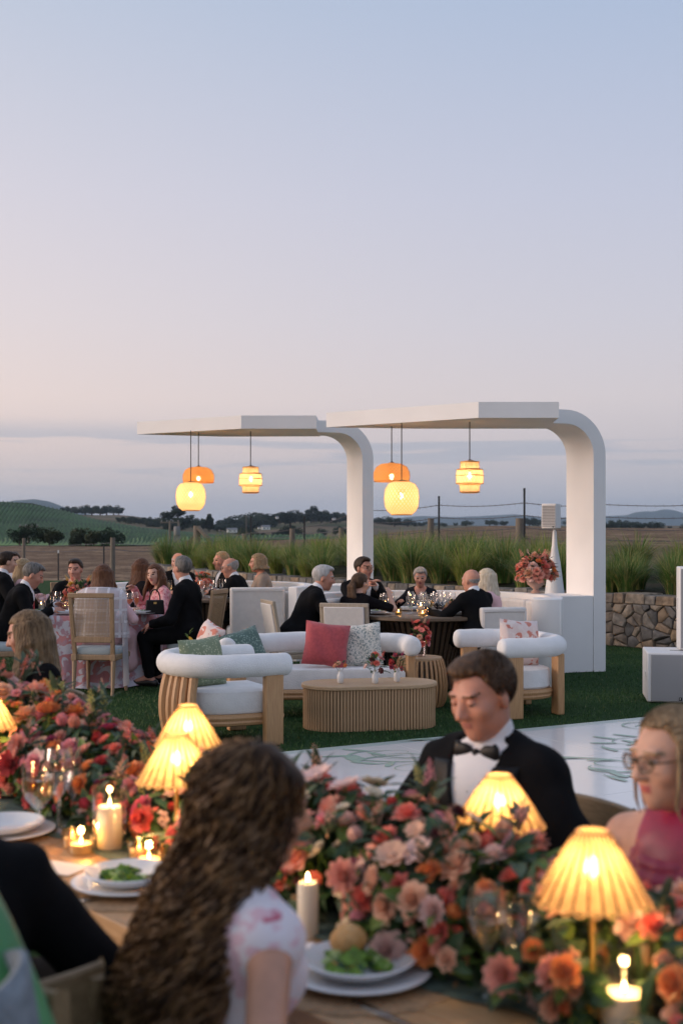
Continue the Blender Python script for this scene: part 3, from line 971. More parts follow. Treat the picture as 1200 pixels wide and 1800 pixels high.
# ================================================================== PERGOLAS, BOOTHS, LANTERNS
m_plaster = M('white_plaster', (.84, .83, .82, 1), .6, var=.025, vscale=2.5, bump=.06, bscale=45)
def pergola(Q, H, slab, label, ang=20, t=.16, D=.62, wall_l=.95, wall_h=.88):
    a = RAD(ang)
    A = Vector((math.cos(a), math.sin(a), 0)); B = Vector((-math.sin(a), math.cos(a), 0))
    root = thing('pergola', label, 'pergola', (Q[0], Q[1], 0))
    # arch band: profile in (s along -A, z), extruded along B
    Ro, Ri = .52, .36
    inner, outer = [], []
    outer.append((0, 0)); inner.append((t, 0))
    outer.append((0, H - Ro)); inner.append((t, H - Ro))
    for k in range(1, 13):
        th = PI / 2 * k / 12
        outer.append((Ro - Ro * math.cos(th), H - Ro + Ro * math.sin(th)))
        inner.append((Ro - Ri * math.cos(th), H - Ro + Ri * math.sin(th)))
    outer.append((1.45, H)); inner.append((1.45, H - t))
    vs, n = [], len(outer)
    for dep in (0, D):
        for prof in (outer, inner):
            for s_, z in prof:
                vs.append(tuple(-A * s_ + B * dep + Vector((0, 0, z))))
    fs = []
    for k in range(n - 1):
        fs.append((k, k + 1, n + k + 1, n + k))                       # front
        fs.append((2 * n + k, 3 * n + k, 3 * n + k + 1, 2 * n + k + 1))  # back
        fs.append((k, 2 * n + k, 2 * n + k + 1, k + 1))               # outer
        fs.append((n + k, n + k + 1, 3 * n + k + 1, 3 * n + k))       # inner
    fs += [(0, n, 3 * n, 2 * n), (n - 1, 3 * n - 1, 4 * n - 1, 2 * n - 1)]
    mb = MB().add(vs, fs)
    mb.build('arch_column', m_plaster, root, angle=35)
    poly = [(x - Q[0], y - Q[1]) for x, y in slab]
    MB().prism(poly, H - .166, H + .006).build('roof_slab', m_plaster, root, smooth=False)
    c_ = -A * (t + .004 + wall_l / 2) + B * (D / 2 - .0)
    MB().box((c_.x, c_.y, wall_h / 2), (wall_l, D - .006, wall_h), rotz(a)).build('low_wall', m_plaster, root, bevel=.006)
    return root
Q1, H1 = (3.06, 14.85), 3.02
slab1 = [(1.48, 13.85), (2.35, 13.85), (2.44, 15.35), (.9, 15.35), (-.18, 15.15)]
pergola(Q1, H1, slab1, 'white arched pergola over the front booth with the bald diner')
T2 = Vector((-2.66, 2.85, 0))
Q2, H2 = (3.06 - 2.62, 17.7), 3.13
slab2 = [(-1.31, 16.75), (-.33, 16.75), (-.30, 18.15), (-1.7, 18.2), (-2.83, 17.75)]
pergola(Q2, H2, slab2, 'white arched pergola over the rear booth')

m_uph = M('cream_upholstery', (.70, .67, .64, 1), .85, var=.04, vscale=20, bump=.25, bscale=350, sheen=.2)
m_uphw = M('white_boucle', (.80, .79, .78, 1), .9, var=.05, vscale=9, bump=.55, bscale=120, sheen=.2)
def ring(mb, c, r0, r1, z0, z1, a0, a1, n=40):
    pts = []
    for k in range(n + 1):
        a = RAD(a0 + (a1 - a0) * k / n)
        ca, sa = math.cos(a), math.sin(a)
        pts.append([(c[0] + r_ * ca, c[1] + r_ * sa, z) for r_, z in ((r0, z0), (r1, z0), (r1, z1), (r0, z1))])
    mb.grid(pts, closed_u=True)
    m = len(mb.v); b = m - 4 * (n + 1)
    mb.add([], [])
    mb.f += [(b, b + 3, b + 2, b + 1), (m - 4, m - 3, m - 2, m - 1)]; mb.mi += [0, 0]
    return mb
def booth(C, label, a0, a1, R=1.42):
    root = thing('curved_booth', label, 'booth', (C[0], C[1], 0))
    ring(MB(), (0, 0), R - .13, R, 0, .93, a0, a1).build('back_wall', m_plaster, root, bevel=.012)
    ring(MB(), (0, 0), R - .62, R - .136, .04, .30, a0 + 4, a1 - 4).build('seat_base', m_plaster, root, bevel=.01)
    n = 5
    for k in range(n):
        b0 = a0 + 4 + (a1 - a0 - 8) * k / n; b1 = a0 + 4 + (a1 - a0 - 8) * (k + 1) / n
        ring(MB(), (0, 0), R - .63, R - .14, .304, .45, b0 + .4, b1 - .4, 10).build('seat_cushion', m_uph, root, bevel=.03)
        ring(MB(), (0, 0), R - .27, R - .14, .455, .87, b0 + .4, b1 - .4, 10).build('back_cushion', m_uph, root, bevel=.03)
    return root
C1 = Vector((.93, 13.72, 0))
C2 = Vector((-1.78, 16.6, 0))
booth(C1, 'white curved booth bench wrapped round the front table', -20, 168)
_o = MB().lathe([(.155, 0), (.16, .006), (.16, .92), (.15, .931), (.001, .932)], 36, (2.14 - C1.x, 13.35 - C1.y, 0)).build('rounded_end', m_plaster, bpy.data.objects['curved_booth'])
booth(C2, 'white curved booth bench wrapped round the rear table', -30, 170)
def booth_end(c, ang, w, h, label):
    t_ = thing('booth_end_seat', label, 'seat', (c[0], c[1], 0), RAD(ang))
    MB().box((0, 0, h / 2 + .02), (w, .14, h)).build('back_panel', m_uph, t_, bevel=.02)
    MB().tube([(-w / 2 + .03, -.074, .06), (-w / 2 + .03, -.074, h - .02), (w / 2 - .03, -.074, h - .02), (w / 2 - .03, -.074, .06)], .006, 6).build('piping', m_uph, t_)
    MB().box((-.04, .35, .22), (w * .96, .55, .40)).build('seat_block', m_uphw, t_, bevel=.04)
booth_end((-1.05, 16.0), 8, .68, .90, 'cream upholstered end seat of the rear booth seen from behind')
booth_end((1.62, 12.92), 12, .48, .84, 'cream upholstered end seat of the front booth beside the coral cushion chair')

# ---- round booth tables with slatted pedestals
m_walnut = M_wood('dark_walnut', (.055, .034, .02, 1), (.10, .062, .036, 1), 2, .5)
m_walnut_t = M_wood('walnut_top', (.10, .065, .04, 1), (.17, .115, .07, 1), 0, .4)
def booth_table(C, R, label):
    t_ = thing('round_table', label, 'table', (C[0], C[1], 0))
    MB().lathe([(R - .02, .72), (R, .73), (R, .755), (R - .012, .765)], 64).build('table_top', m_walnut_t, t_)
    MB().lathe([(.42, 0.01), (.36, .3), (.50, .715)], 40).build('pedestal', M('walnut_core', (.02, .013, .009, 1), .7), t_)
    mb = MB().bar((0, -.44, .012), (0, -.385, .31), .034, .02, (0, -1, 0)).bar((0, -.385, .30), (0, -.535, .715), .034, .02, (0, -1, 0))
    first = mb.build('slat', m_walnut, t_)
    n = 52
    for k in range(1, n):
        o = first.copy(); col.objects.link(o); o.parent = t_; o.rotation_euler = (0, 0, 2 * PI * k / n)
    return t_
booth_table((.86, 13.45), .70, 'dark round booth table with a slatted pedestal under the front pergola')
booth_table((C2.x + .02, C2.y + .1), .68, 'dark round booth table with a slatted pedestal under the rear pergola')

# ---- woven pendant lanterns
m_bam = M('bamboo_strip', (.70, .44, .18, 1), .6, transl=.3)
m_bam_dark = M('bamboo_strip_amber', (.62, .30, .085, 1), .6, transl=.35)
m_liner = M('lantern_liner', (.93, .82, .62, 1), .9, transl=.65)
m_liner_d = M('lantern_liner_amber', (.72, .40, .14, 1), .9, transl=.55)
for _m in (m_liner, m_liner_d):                       # the open weave lets some of the bulb show through
    _t = _m.node_tree; _o = _t.nodes['Material Output']; _s = _o.inputs['Surface'].links[0].from_socket
    _tr = _t.nodes.new('ShaderNodeBsdfTransparent'); _mx = _t.nodes.new('ShaderNodeMixShader'); _mx.inputs[0].default_value = .35
    _t.links.new(_s, _mx.inputs[1]); _t.links.new(_tr.outputs[0], _mx.inputs[2]); _t.links.new(_mx.outputs[0], _o.inputs['Surface'])
m_cord = M('cord', (.03, .025, .02, 1), .7)
m_bulb = M_emit('bulb_glow', (1.0, .80, .48, 1), 14.0, True)
m_socket = M('brass_socket', (.35, .22, .08, 1), .35, metal=.9)
def lantern(kind, loc, ztop, label, watts):
    """loc = centre of the shade"""
    root = thing('pendant_lantern', label, 'lantern', loc)
    if kind == 'globe':
        prof = [(.09, .19), (.15, .165), (.19, .10), (.20, .0), (.19, -.09), (.16, -.15), (.115, -.185)]
        ms, ml = m_bam, m_liner
    elif kind == 'dome':
        prof = [(.03, .12), (.12, .11), (.18, .075), (.212, .01), (.214, -.05), (.205, -.095)]
        ms, ml = m_bam_dark, m_liner_d
    else:
        prof = [(.055, .18), (.105, .172), (.11, .095), (.145, .085), (.155, .02), (.152, -.07), (.115, -.085), (.11, -.165), (.09, -.172)]
        ms, ml = m_bam, m_liner
    # resample the profile
    pr = []
    for (r0, z0), (r1, z1) in zip(prof, prof[1:]):
        for k in range(4):
            pr.append((r0 + (r1 - r0) * k / 4, z0 + (z1 - z0) * k / 4))
    pr.append(prof[-1])
    MB().lathe([(r - .006, z) for r, z in pr], 32, cap=False).build('liner', ml, root)
    mb = MB()
    ns = 28
    for sgn in (1, -1):
        for k in range(ns):
            pts = []
            for i, (r, z) in enumerate(pr):
                a = 2 * PI * k / ns + sgn * i * .09
                pts.append((r, z, a))
            vs, fs = [], []
            w = .34 * 2 * PI / ns * .5
            for r, z, a in pts:
                for da in (-w, w):
                    vs.append(((r + .003 * sgn) * math.cos(a + da), (r + .003 * sgn) * math.sin(a + da), z))
            for i in range(len(pts) - 1):
                fs.append((2 * i, 2 * i + 1, 2 * i + 3, 2 * i + 2))
            mb.add(vs, fs)
    mb.build('weave', ms, root, smooth=False)
    hb = MB()
    for r, z in (prof if kind == 'tier' else (prof[0], prof[-1])):
        hb.tube([(r * math.cos(a), r * math.sin(a), z) for a in np.linspace(0, 2 * PI, 28, endpoint=False)], .006, 6, closed=True)
    hb.build('rim_hoop', ms, root)
    top = pr[0][1]
    cd = MB().tube([(0, 0, top - .10), (0, 0, ztop - loc[2])], .006, 6).build('cord', m_cord, root)
    for k in range(3):
        a = 2 * PI * k / 3
        MB().tube([(pr[0][0] * math.cos(a), pr[0][0] * math.sin(a), pr[0][1]), (0, 0, top + .02)], .004, 5).build('hanger', m_cord, root)
    MB().lathe([(.018, 0), (.02, .03), (.012, .06)], 10, (0, 0, top - .13)).build('socket', m_socket, root)
    MB().lathe([(.004, -.06), (.022, -.035), (.026, -.01), (.012, .025)], 12, (0, 0, top - .14)).build('bulb', m_bulb, root)
    point_light('lantern_light', (0, 0, top - .175), watts, (1.0, .68, .34), .03, root)
    return root
lantern('dome', px(688, 832, 15.0), H1 - .166, 'amber dome lantern behind the globe lantern of the front pergola', 4.0)
lantern('globe', px(705.5, 876, 14.5), H1 - .166, 'glowing globe lantern hanging lowest under the front pergola', 4.6)
lantern('tier', px(825, 839, 14.35), H1 - .166, 'tiered glowing lantern on a chain under the front pergola', 3.6)
lantern('dome', px(349, 836, 17.4), H2 - .166, 'amber dome lantern behind the globe lantern of the rear pergola', 4.0)
lantern('globe', px(335.5, 873, 17.1), H2 - .166, 'glowing globe lantern hanging lowest under the rear pergola', 4.6)
lantern('tier', px(440.5, 844, 17.2), H2 - .166, 'tiered glowing lantern on a cord under the rear pergola', 3.6)

# ================================================================== LOUNGE FURNITURE
m_oak = M_wood('blond_oak', (.46, .25, .115, 1), (.58, .345, .17, 1), 2, .5)
m_oakx = M_wood('blond_oak_flat', (.45, .285, .155, 1), (.55, .37, .215, 1), 0, .5)
def capsule_tube(mb, path, r, n=18):
    """tube with rounded ends"""
    pts = [Vector(p) for p in path]
    d0 = (pts[0] - pts[1]).normalized(); d1 = (pts[-1] - pts[-2]).normalized()
    head = [(pts[0] + d0 * r * .6 * math.sin(t_), r * math.cos(t_) ** .45) for t_ in (1.5, 1.2, .9, .6, .3)]
    tail = [(pts[-1] + d1 * r * .6 * math.sin(t_), r * math.cos(t_) ** .45) for t_ in (.3, .6, .9, 1.2, 1.5)]
    P_ = [h[0] for h in head] + pts + [t_[0] for t_ in tail]
    R_ = [h[1] for h in head] + [r * (1 + .014 * math.sin(i * 1.9) + .010 * math.sin(i * .71)) for i in range(len(pts))] + [t_[1] for t_ in tail]
    return mb.tube(P_, R_, n)
def bolster_seat(name, label, cat, loc, rz, W, Lb, bulge=0.0, rc=.34, ribs=True, zt=.615, r=.088):
    """horseshoe bolster seat. local +Y is the way it faces; W = width between arm axes, Lb = arm length in front of the back curve"""
    root = thing(name, label, cat, loc, rz)
    path = []
    hw = W / 2
    for k in range(6):
        path.append((-hw, Lb * (1 - k / 6), zt))
    for k in range(13):
        th = PI / 2 * k / 12
        path.append((-hw + rc * (1 - math.cos(th)), -rc * math.sin(th), zt))
    m = 14
    for k in range(1, m):
        t_ = k / m
        x = -hw + rc + (W - 2 * rc) * t_
        path.append((x, -rc - bulge * math.sin(PI * t_), zt))
    for k in range(13):
        th = PI / 2 * (1 - k / 12)
        path.append((hw - rc * (1 - math.cos(th)), -rc * math.sin(th), zt))
    for k in range(1, 7):
        path.append((hw, Lb * k / 6, zt))
    capsule_tube(MB(), path, r, 20).build('bolster', m_uphw, root)
    # seat cushion follows the inside of the path
    poly = []
    for x, y, z in path:
        k = (hw - .055) / hw
        poly.append((x * k, y * .9 + .02 if y < 0 else y))
    n = len(poly)
    cxy = (0, Lb * .2)
    rows = []
    for z, k in ((.245, .97), (.26, 1.0), (.385, 1.0), (.408, .975), (.418, .9), (.424, .5), (.425, .02)):
        rows.append([(cxy[0] + (x - cxy[0]) * k, cxy[1] + (y - cxy[1]) * k, z) for x, y in poly])
    mb = MB().grid(rows, closed_u=True)
    mb.f.append(tuple(range(n))[::-1]); mb.mi.append(0)
    mb.build('seat_cushion', m_uphw, root)
    for z, k in ((.215, 1.0), (.178, .985)):
        mbr = MB().tube([(x * k, y * k, z) for x, y in poly], .026, 8, closed=True)
        mbr.build('base_rail', m_oak, root)
    MB().prism([(x * .96, y * .96) for x, y in poly], .19, .243).build('seat_deck', m_oakx, root)
    for sx in (-1, 1):
        MB().box((sx * (hw - .0), Lb - .09, (zt - .07) / 2), (.075, .15, zt - .07)).build('arm_post', m_oak, root, bevel=.012)
    # barrel ribs at the back corners, and a block leg at the back
    rib_at = [(-1, k) for k in range(4)] + [(1, k) for k in range(4)] if ribs else []
    for sx, k in rib_at:
        th = RAD(48 + 11 * k)
        x = sx * (hw - rc * (1 - math.cos(th))); y = -rc * math.sin(th)
        out = Vector((sx * math.cos(th), -math.sin(th), 0))
        pts = []
        for z in np.linspace(.0, zt - .05, 9):
            b_ = .05 * math.sin(PI * z / (zt - .05)) - .015
            pts.append((x + out.x * b_, y + out.y * b_, z))
        MB().tube(pts, [.036] * 9, 8).build('barrel_stave', m_oak, root)
    if not ribs:
        for k in (-.33, .33):
            MB().box((W * k, -rc - bulge * .9 + .03, (zt - .07) / 2), (.14, .07, zt - .07)).build('back_post', m_oak, root, bevel=.012)
    else:
        MB().box((0, -rc + .06, .088), (.18, .09, .176)).build('back_leg', m_oak, root, bevel=.01)
    return root
# left armchair: arm ends at E1 (near) and E1+W*far ; faces right and away
def seat_from_arms(near, ang, W, Lb):
    f = Vector((math.cos(RAD(ang)), math.sin(RAD(ang)), 0)); far = Vector((-f.y, f.x, 0))
    return f, far
f_, far_ = seat_from_arms(None, 25, 0, 0)
W_, Lb_ = .80, .40
c_ = Vector((-.44, 9.82, 0)) + far_ * (W_ / 2) - f_ * Lb_
bolster_seat('lounge_chair', 'white bolster armchair with green cushion beside the lit table lamps', 'armchair', c_, RAD(25) - PI / 2, W_, Lb_, rc=.38)
f_ = Vector((math.cos(RAD(196)), math.sin(RAD(196)), 0)); near_ = Vector((-f_.y, f_.x, 0)) ; far_ = -near_
W2_, Lb2_ = 1.06, .28
c_ = Vector((1.41, 11.08, 0)) + Vector((-.276, .961, 0)) * (W2_ / 2) - f_ * Lb2_
bolster_seat('lounge_chair', 'white bolster armchair with coral patterned cushion behind the man in a bow tie', 'armchair', c_, RAD(196) - PI / 2, W2_, Lb2_, rc=.34, ribs=False)
sofa_c = Vector((-.20, 11.35, 0))
bolster_seat('sofa', 'long white bolster sofa with red and leaf print cushions', 'sofa', sofa_c, RAD(184), 1.62, .12, bulge=.16, rc=.33, ribs=False)

# ---- cushions
def cushion(name, label, mat, c, size, yaw, tilt, roll=0, puff=.075):
    n = 14
    g1, g2 = [], []
    for i in range(n + 1):
        r1, r2 = [], []
        for j in range(n + 1):
            u, v = 2 * i / n - 1, 2 * j / n - 1
            e = max(0, (1 - u ** 4)) ** .55 * max(0, (1 - v ** 4)) ** .55
            pin = 1 - .07 * (1 - abs(u * v)) * (max(abs(u), abs(v)) ** 6)
            x, z = u * size / 2 * pin, v * size / 2 * pin
            wob = .006 * math.sin(u * 7 + v * 4)
            r1.append((x, -puff * e - wob * e, z)); r2.append((x, puff * e - wob * e, z))
        g1.append(r1); g2.append(r2)
    mb = MB().grid(g1)
    mb.grid([list(reversed(r)) for r in g2])
    o = mb.build(name, mat, angle=180)
    o.location = c
    o.rotation_euler = Matrix.Rotation(RAD(yaw), 3, 'Z').to_4x4().to_3x3().__matmul__(Matrix.Rotation(RAD(tilt), 3, 'X')).__matmul__(Matrix.Rotation(RAD(roll), 3, 'Y')).to_euler()
    tag(o, label, 'cushion')
    return o
m_cu_red = M('red_linen', (.46, .075, .085, 1), .85, var=.12, vscale=40, bump=.35, bscale=260, sheen=.3)
m_cu_leaf = M_print('grey_leaf_print', rgb(214, 210, 200), rgb(122, 136, 134), rgb(150, 160, 155), scale=42, thr=.36, warp=1.6)
m_cu_green = M_print('green_speckle_print', rgb(126, 138, 108), rgb(190, 192, 160), None, scale=46, thr=.30, warp=1.8)
m_cu_teal = M_print('teal_leaf_print', rgb(84, 108, 100), rgb(150, 172, 160), None, scale=46, thr=.30, warp=1.8)
m_cu_coral = M_print('coral_flower_print', rgb(226, 206, 200), rgb(206, 128, 110), rgb(230, 215, 208), scale=9, thr=.42, warp=1.4)
cushion('cushion', 'plain red square cushion on the white sofa', m_cu_red, px(573, 1133, 11.38) + Vector((0, 0, .0)), .40, 6, -18, 8)
cushion('cushion', 'pale cushion with grey leaf print behind the red cushion', m_cu_leaf, px(633, 1134, 11.5), .39, -10, -15, -7)
cushion('cushion', 'teal leaf print cushion leaning at the left of the sofa', m_cu_teal, px(430, 1145, 11.25), .40, 28, -24, -14)
cushion('cushion', 'coral and white cushion on the far arm of the sofa', m_cu_coral, px(370, 1122, 11.3), .27, -40, -14, 20)
cushion('cushion', 'sage green speckled cushion standing in the left armchair', m_cu_green, px(356, 1165, 10.05), .40, 42, -12, -3)
cushion('cushion', 'coral flower print cushion in the right armchair', m_cu_coral, px(912, 1130, 11.55), .42, 28, -10, 5)

# ---- coffee table with fluted sides
ct = thing('coffee_table', 'long oval oak coffee table with slatted sides', 'coffee table', (.235, 10.72, 0), RAD(12))
Lc, Wc = .58, .56
def stadium(L, r, n=16):
    return [(L / 2 + r * math.cos(a), r * math.sin(a)) for a in np.linspace(-PI / 2, PI / 2, n)] + [(-L / 2 + r * math.cos(a), r * math.sin(a)) for a in np.linspace(PI / 2, 3 * PI / 2, n)]
MB().prism(stadium(Lc, Wc / 2 + .005), .335, .37).build('table_top', m_oakx, ct, bevel=.008)
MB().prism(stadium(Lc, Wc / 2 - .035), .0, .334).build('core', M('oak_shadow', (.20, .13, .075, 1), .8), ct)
per = stadium(Lc, Wc / 2 - .02, 60)
acc, step, last = 0, .0265, None
slat = MB().box((0, 0, .167), (.019, .022, .334)).build('slat', M_wood('washed_oak', (.42, .25, .125, 1), (.54, .345, .19, 1), 2, .6), ct)
sl_first = True
pts_ = [Vector((x, y, 0)) for x, y in per] + [Vector((per[0][0], per[0][1], 0))]
tot = sum((b - a).length for a, b in zip(pts_, pts_[1:]))
ns_ = int(tot / step)
for k in range(ns_):
    target = tot * k / ns_
    acc = 0
    for a, b in zip(pts_, pts_[1:]):
        L = (b - a).length
        if acc + L >= target:
            p = a.lerp(b, (target - acc) / L); d = (b - a).normalized(); break
        acc += L
    o = slat if k == 0 else slat.copy()
    if k:
        col.objects.link(o); o.parent = ct
    o.location = (p.x, p.y, 0.001); o.rotation_euler = (0, 0, math.atan2(d.y, d.x))
# ---- slatted drum side table
def drum_table(loc, label, h=.46):
    t_ = thing('drum_table', label, 'side table', loc)
    MB().lathe([(.0, h - .03), (.20, h - .03), (.205, h - .015), (.20, h)], 32).build('table_top', m_oakx, t_)
    MB().lathe([(.19, 0), (.225, .05), (.235, .2), (.205, h - .035)], 24).build('core', m_walnut, t_)
    mb = MB()
    prof = [(.215, .005), (.245, .06), (.257, .2), (.24, .35), (.212, h - .02)]
    vs = []
    for r, z in prof:
        vs += [(-.011, -r, z), (.011, -r, z), (.011, -r + .016, z), (-.011, -r + .016, z)]
    rowsv = [vs[4 * i:4 * i + 4] for i in range(len(prof))]
    mb.grid(rowsv, closed_u=True)
    first = mb.build('slat', m_oak, t_)
    for k in range(1, 32):
        o = first.copy(); col.objects.link(o); o.parent = t_; o.rotation_euler = (0, 0, 2 * PI * k / 32)
    return t_
drum_table((.735, 11.95, 0), 'round slatted wooden drum table between sofa and right armchair')
drum_table((-1.28, 11.0, 0), 'round slatted drum table hidden behind the left armchair', .5)

# ---- cane-back dining chairs
m_chairw = M_wood('limed_oak', (.29, .185, .105, 1), (.40, .27, .16, 1), 2, .6)
m_seatb = M('seat_linen_blue', rgb(172, 182, 186), .9, var=.05, bump=.3, bscale=200)
m_cane = M('cane', (.40, .27, .15, 1), .6)
def cane_chair(label, loc, rz, group=None):
    """local +Y is the way the sitter faces"""
    t_ = thing('dining_chair', label, 'chair', loc, rz, group)
    mb = MB()
    rows = []
    for z, k in ((.405, .97), (.42, 1.0), (.455, 1.0), (.475, .96), (.482, .7), (.484, .05)):
        rows.append([(x * .235 * k, y * .225 * k + .02, z) for x, y in [(math.copysign(abs(math.cos(a)) ** .45, math.cos(a)), math.copysign(abs(math.sin(a)) ** .45, math.sin(a))) for a in np.linspace(0, 2 * PI, 40, endpoint=False)]])
    mb.grid(rows, closed_u=True); mb.build('seat_cushion', m_seatb, t_)
    MB().box((0, .02, .375), (.47, .45, .06)).build('seat_rail', m_chairw, t_, bevel=.012)
    for sx in (-1, 1):
        MB().lathe([(.014, 0), (.02, .03), (.016, .05), (.026, .29), (.018, .30), (.03, .32), (.03, .345)], 10, (sx * .20, .21, 0)).build('leg', m_chairw, t_)
        pts = [(sx * .20, -.23, 0.0), (sx * .20, -.20, .2), (sx * .205, -.195, .40), (sx * .205, -.20, .52)]
        lg = MB()
        lg.tube([(sx * .20, -.245, 0), (sx * .20, -.225, .05), (sx * .20, -.20, .36)], [.015, .018, .026], 8)
        lg.build('leg', m_chairw, t_)
        MB().box((sx * .20, -.20, .375), (.055, .055, .065)).build('corner_block', m_chairw, t_, bevel=.006)
        MB().bar((sx * .195, -.20, .405), (sx * .212, -.292, .99), .042, .03, (0, 1, 0)).build('back_post', m_chairw, t_, bevel=.006)
    MB().bar((-.235, -.293, .995), (.235, -.293, .995), .034, .05, (0, 0, 1)).build('top_rail', m_chairw, t_, bevel=.008)
    MB().bar((-.19, -.225, .555), (.19, -.225, .555), .03, .06, (0, 0, 1)).build('lower_rail', m_chairw, t_, bevel=.006)
    cm = MB()
    def cp(x, v):
        z = .585 + v * (.972 - .585)
        return Vector((x, -.2265 - (z - .555) * .154, z))
    for k in range(27):
        x = -.188 + .376 * k / 26
        cm.bar(cp(x, 0), cp(x, 1), .005, .002, (0, 1, 0))
    for k in range(29):
        v = k / 28
        cm.bar(cp(-.19, v) + Vector((0, .002, 0)), cp(.19, v) + Vector((0, .002, 0)), .002, .005)
    o = cm.build('cane_weave', m_cane, t_, smooth=False); o['kind'] = 'stuff'
    return t_
def rzf(deg):
    return RAD(deg) - PI / 2
ch0 = cane_chair('cane backed chair of the woman wrapped in a sheer white shawl', (xat(177, 12.9), 12.9, 0), rzf(82))
dup(ch0, (-1.56, 13.5, 0), rzf(166), 'cane backed chair of the suited man talking to the woman in pink')
dup(ch0, (xat(10, 13.0) - .1, 13.25, 0), rzf(12), 'cane backed chair of the grey haired man bending over his plate')
dup(ch0, (xat(132, 15.05), 15.0, 0), rzf(-70), 'cane backed chair of the dark haired man facing the flowers')
dup(ch0, (xat(72, 16.2), 16.2, 0), rzf(190), 'empty cane backed chair behind the grey haired man')
dup(ch0, (xat(240, 14.9), 14.95, 0), rzf(-130), 'cane backed chair of the woman with long dark brown hair')
dup(ch0, (xat(296, 14.2), 14.35, 0), rzf(190), 'cane backed chair of the woman in a pink dress')

# ---- framed cream chairs at the booth
def frame_chair(label, loc, rz):
    t_ = thing('dining_chair', label, 'chair', loc, rz)
    mw = M_wood('bleached_oak', (.36, .29, .215, 1), (.46, .385, .295, 1), 2, .6)
    MB().box((0, .02, .43), (.48, .46, .09)).build('seat_cushion', m_uph, t_, bevel=.03)
    MB().box((0, .02, .36), (.48, .46, .05)).build('seat_rail', mw, t_, bevel=.008)
    for sx in (-1, 1):
        MB().bar((sx * .21, .22, .335), (sx * .20, .21, 0), .04, .04).build('leg', mw, t_, bevel=.005)
        MB().bar((sx * .21, -.19, .335), (sx * .205, -.25, 0), .04, .04).build('leg', mw, t_, bevel=.005)
        MB().bar((sx * .222, -.205, .36), (sx * .222, -.30, .90), .04, .035, (0, 1, 0)).build('back_post', mw, t_, bevel=.008)
    MB().bar((-.243, -.302, .905), (.243, -.302, .905), .038, .045).build('top_rail', mw, t_, bevel=.008)
    MB().bar((-.2, -.225, .50), (.2, -.225, .50), .034, .045).build('lower_rail', mw, t_, bevel=.006)
    MB().add([(-.2, -.262, .5), (.2, -.262, .5), (.2, -.335, .89), (-.2, -.335, .89), (-.2, -.215, .5), (.2, -.215, .5), (.2, -.285, .89), (-.2, -.285, .89)],
             [(0, 1, 2, 3), (7, 6, 5, 4), (0, 4, 5, 1), (1, 5, 6, 2), (2, 6, 7, 3), (3, 7, 4, 0)]).build('back_panel', m_uph, t_, bevel=.008)
    return t_
fc0 = frame_chair('cream backed wooden chair of the woman with a ponytail', (xat(612, 12.75) + .02, 12.78, 0), rzf(78))
dup(fc0, (xat(520, 13.0), 13.15, 0), rzf(18), 'cream backed wooden chair of the white haired man in profile')
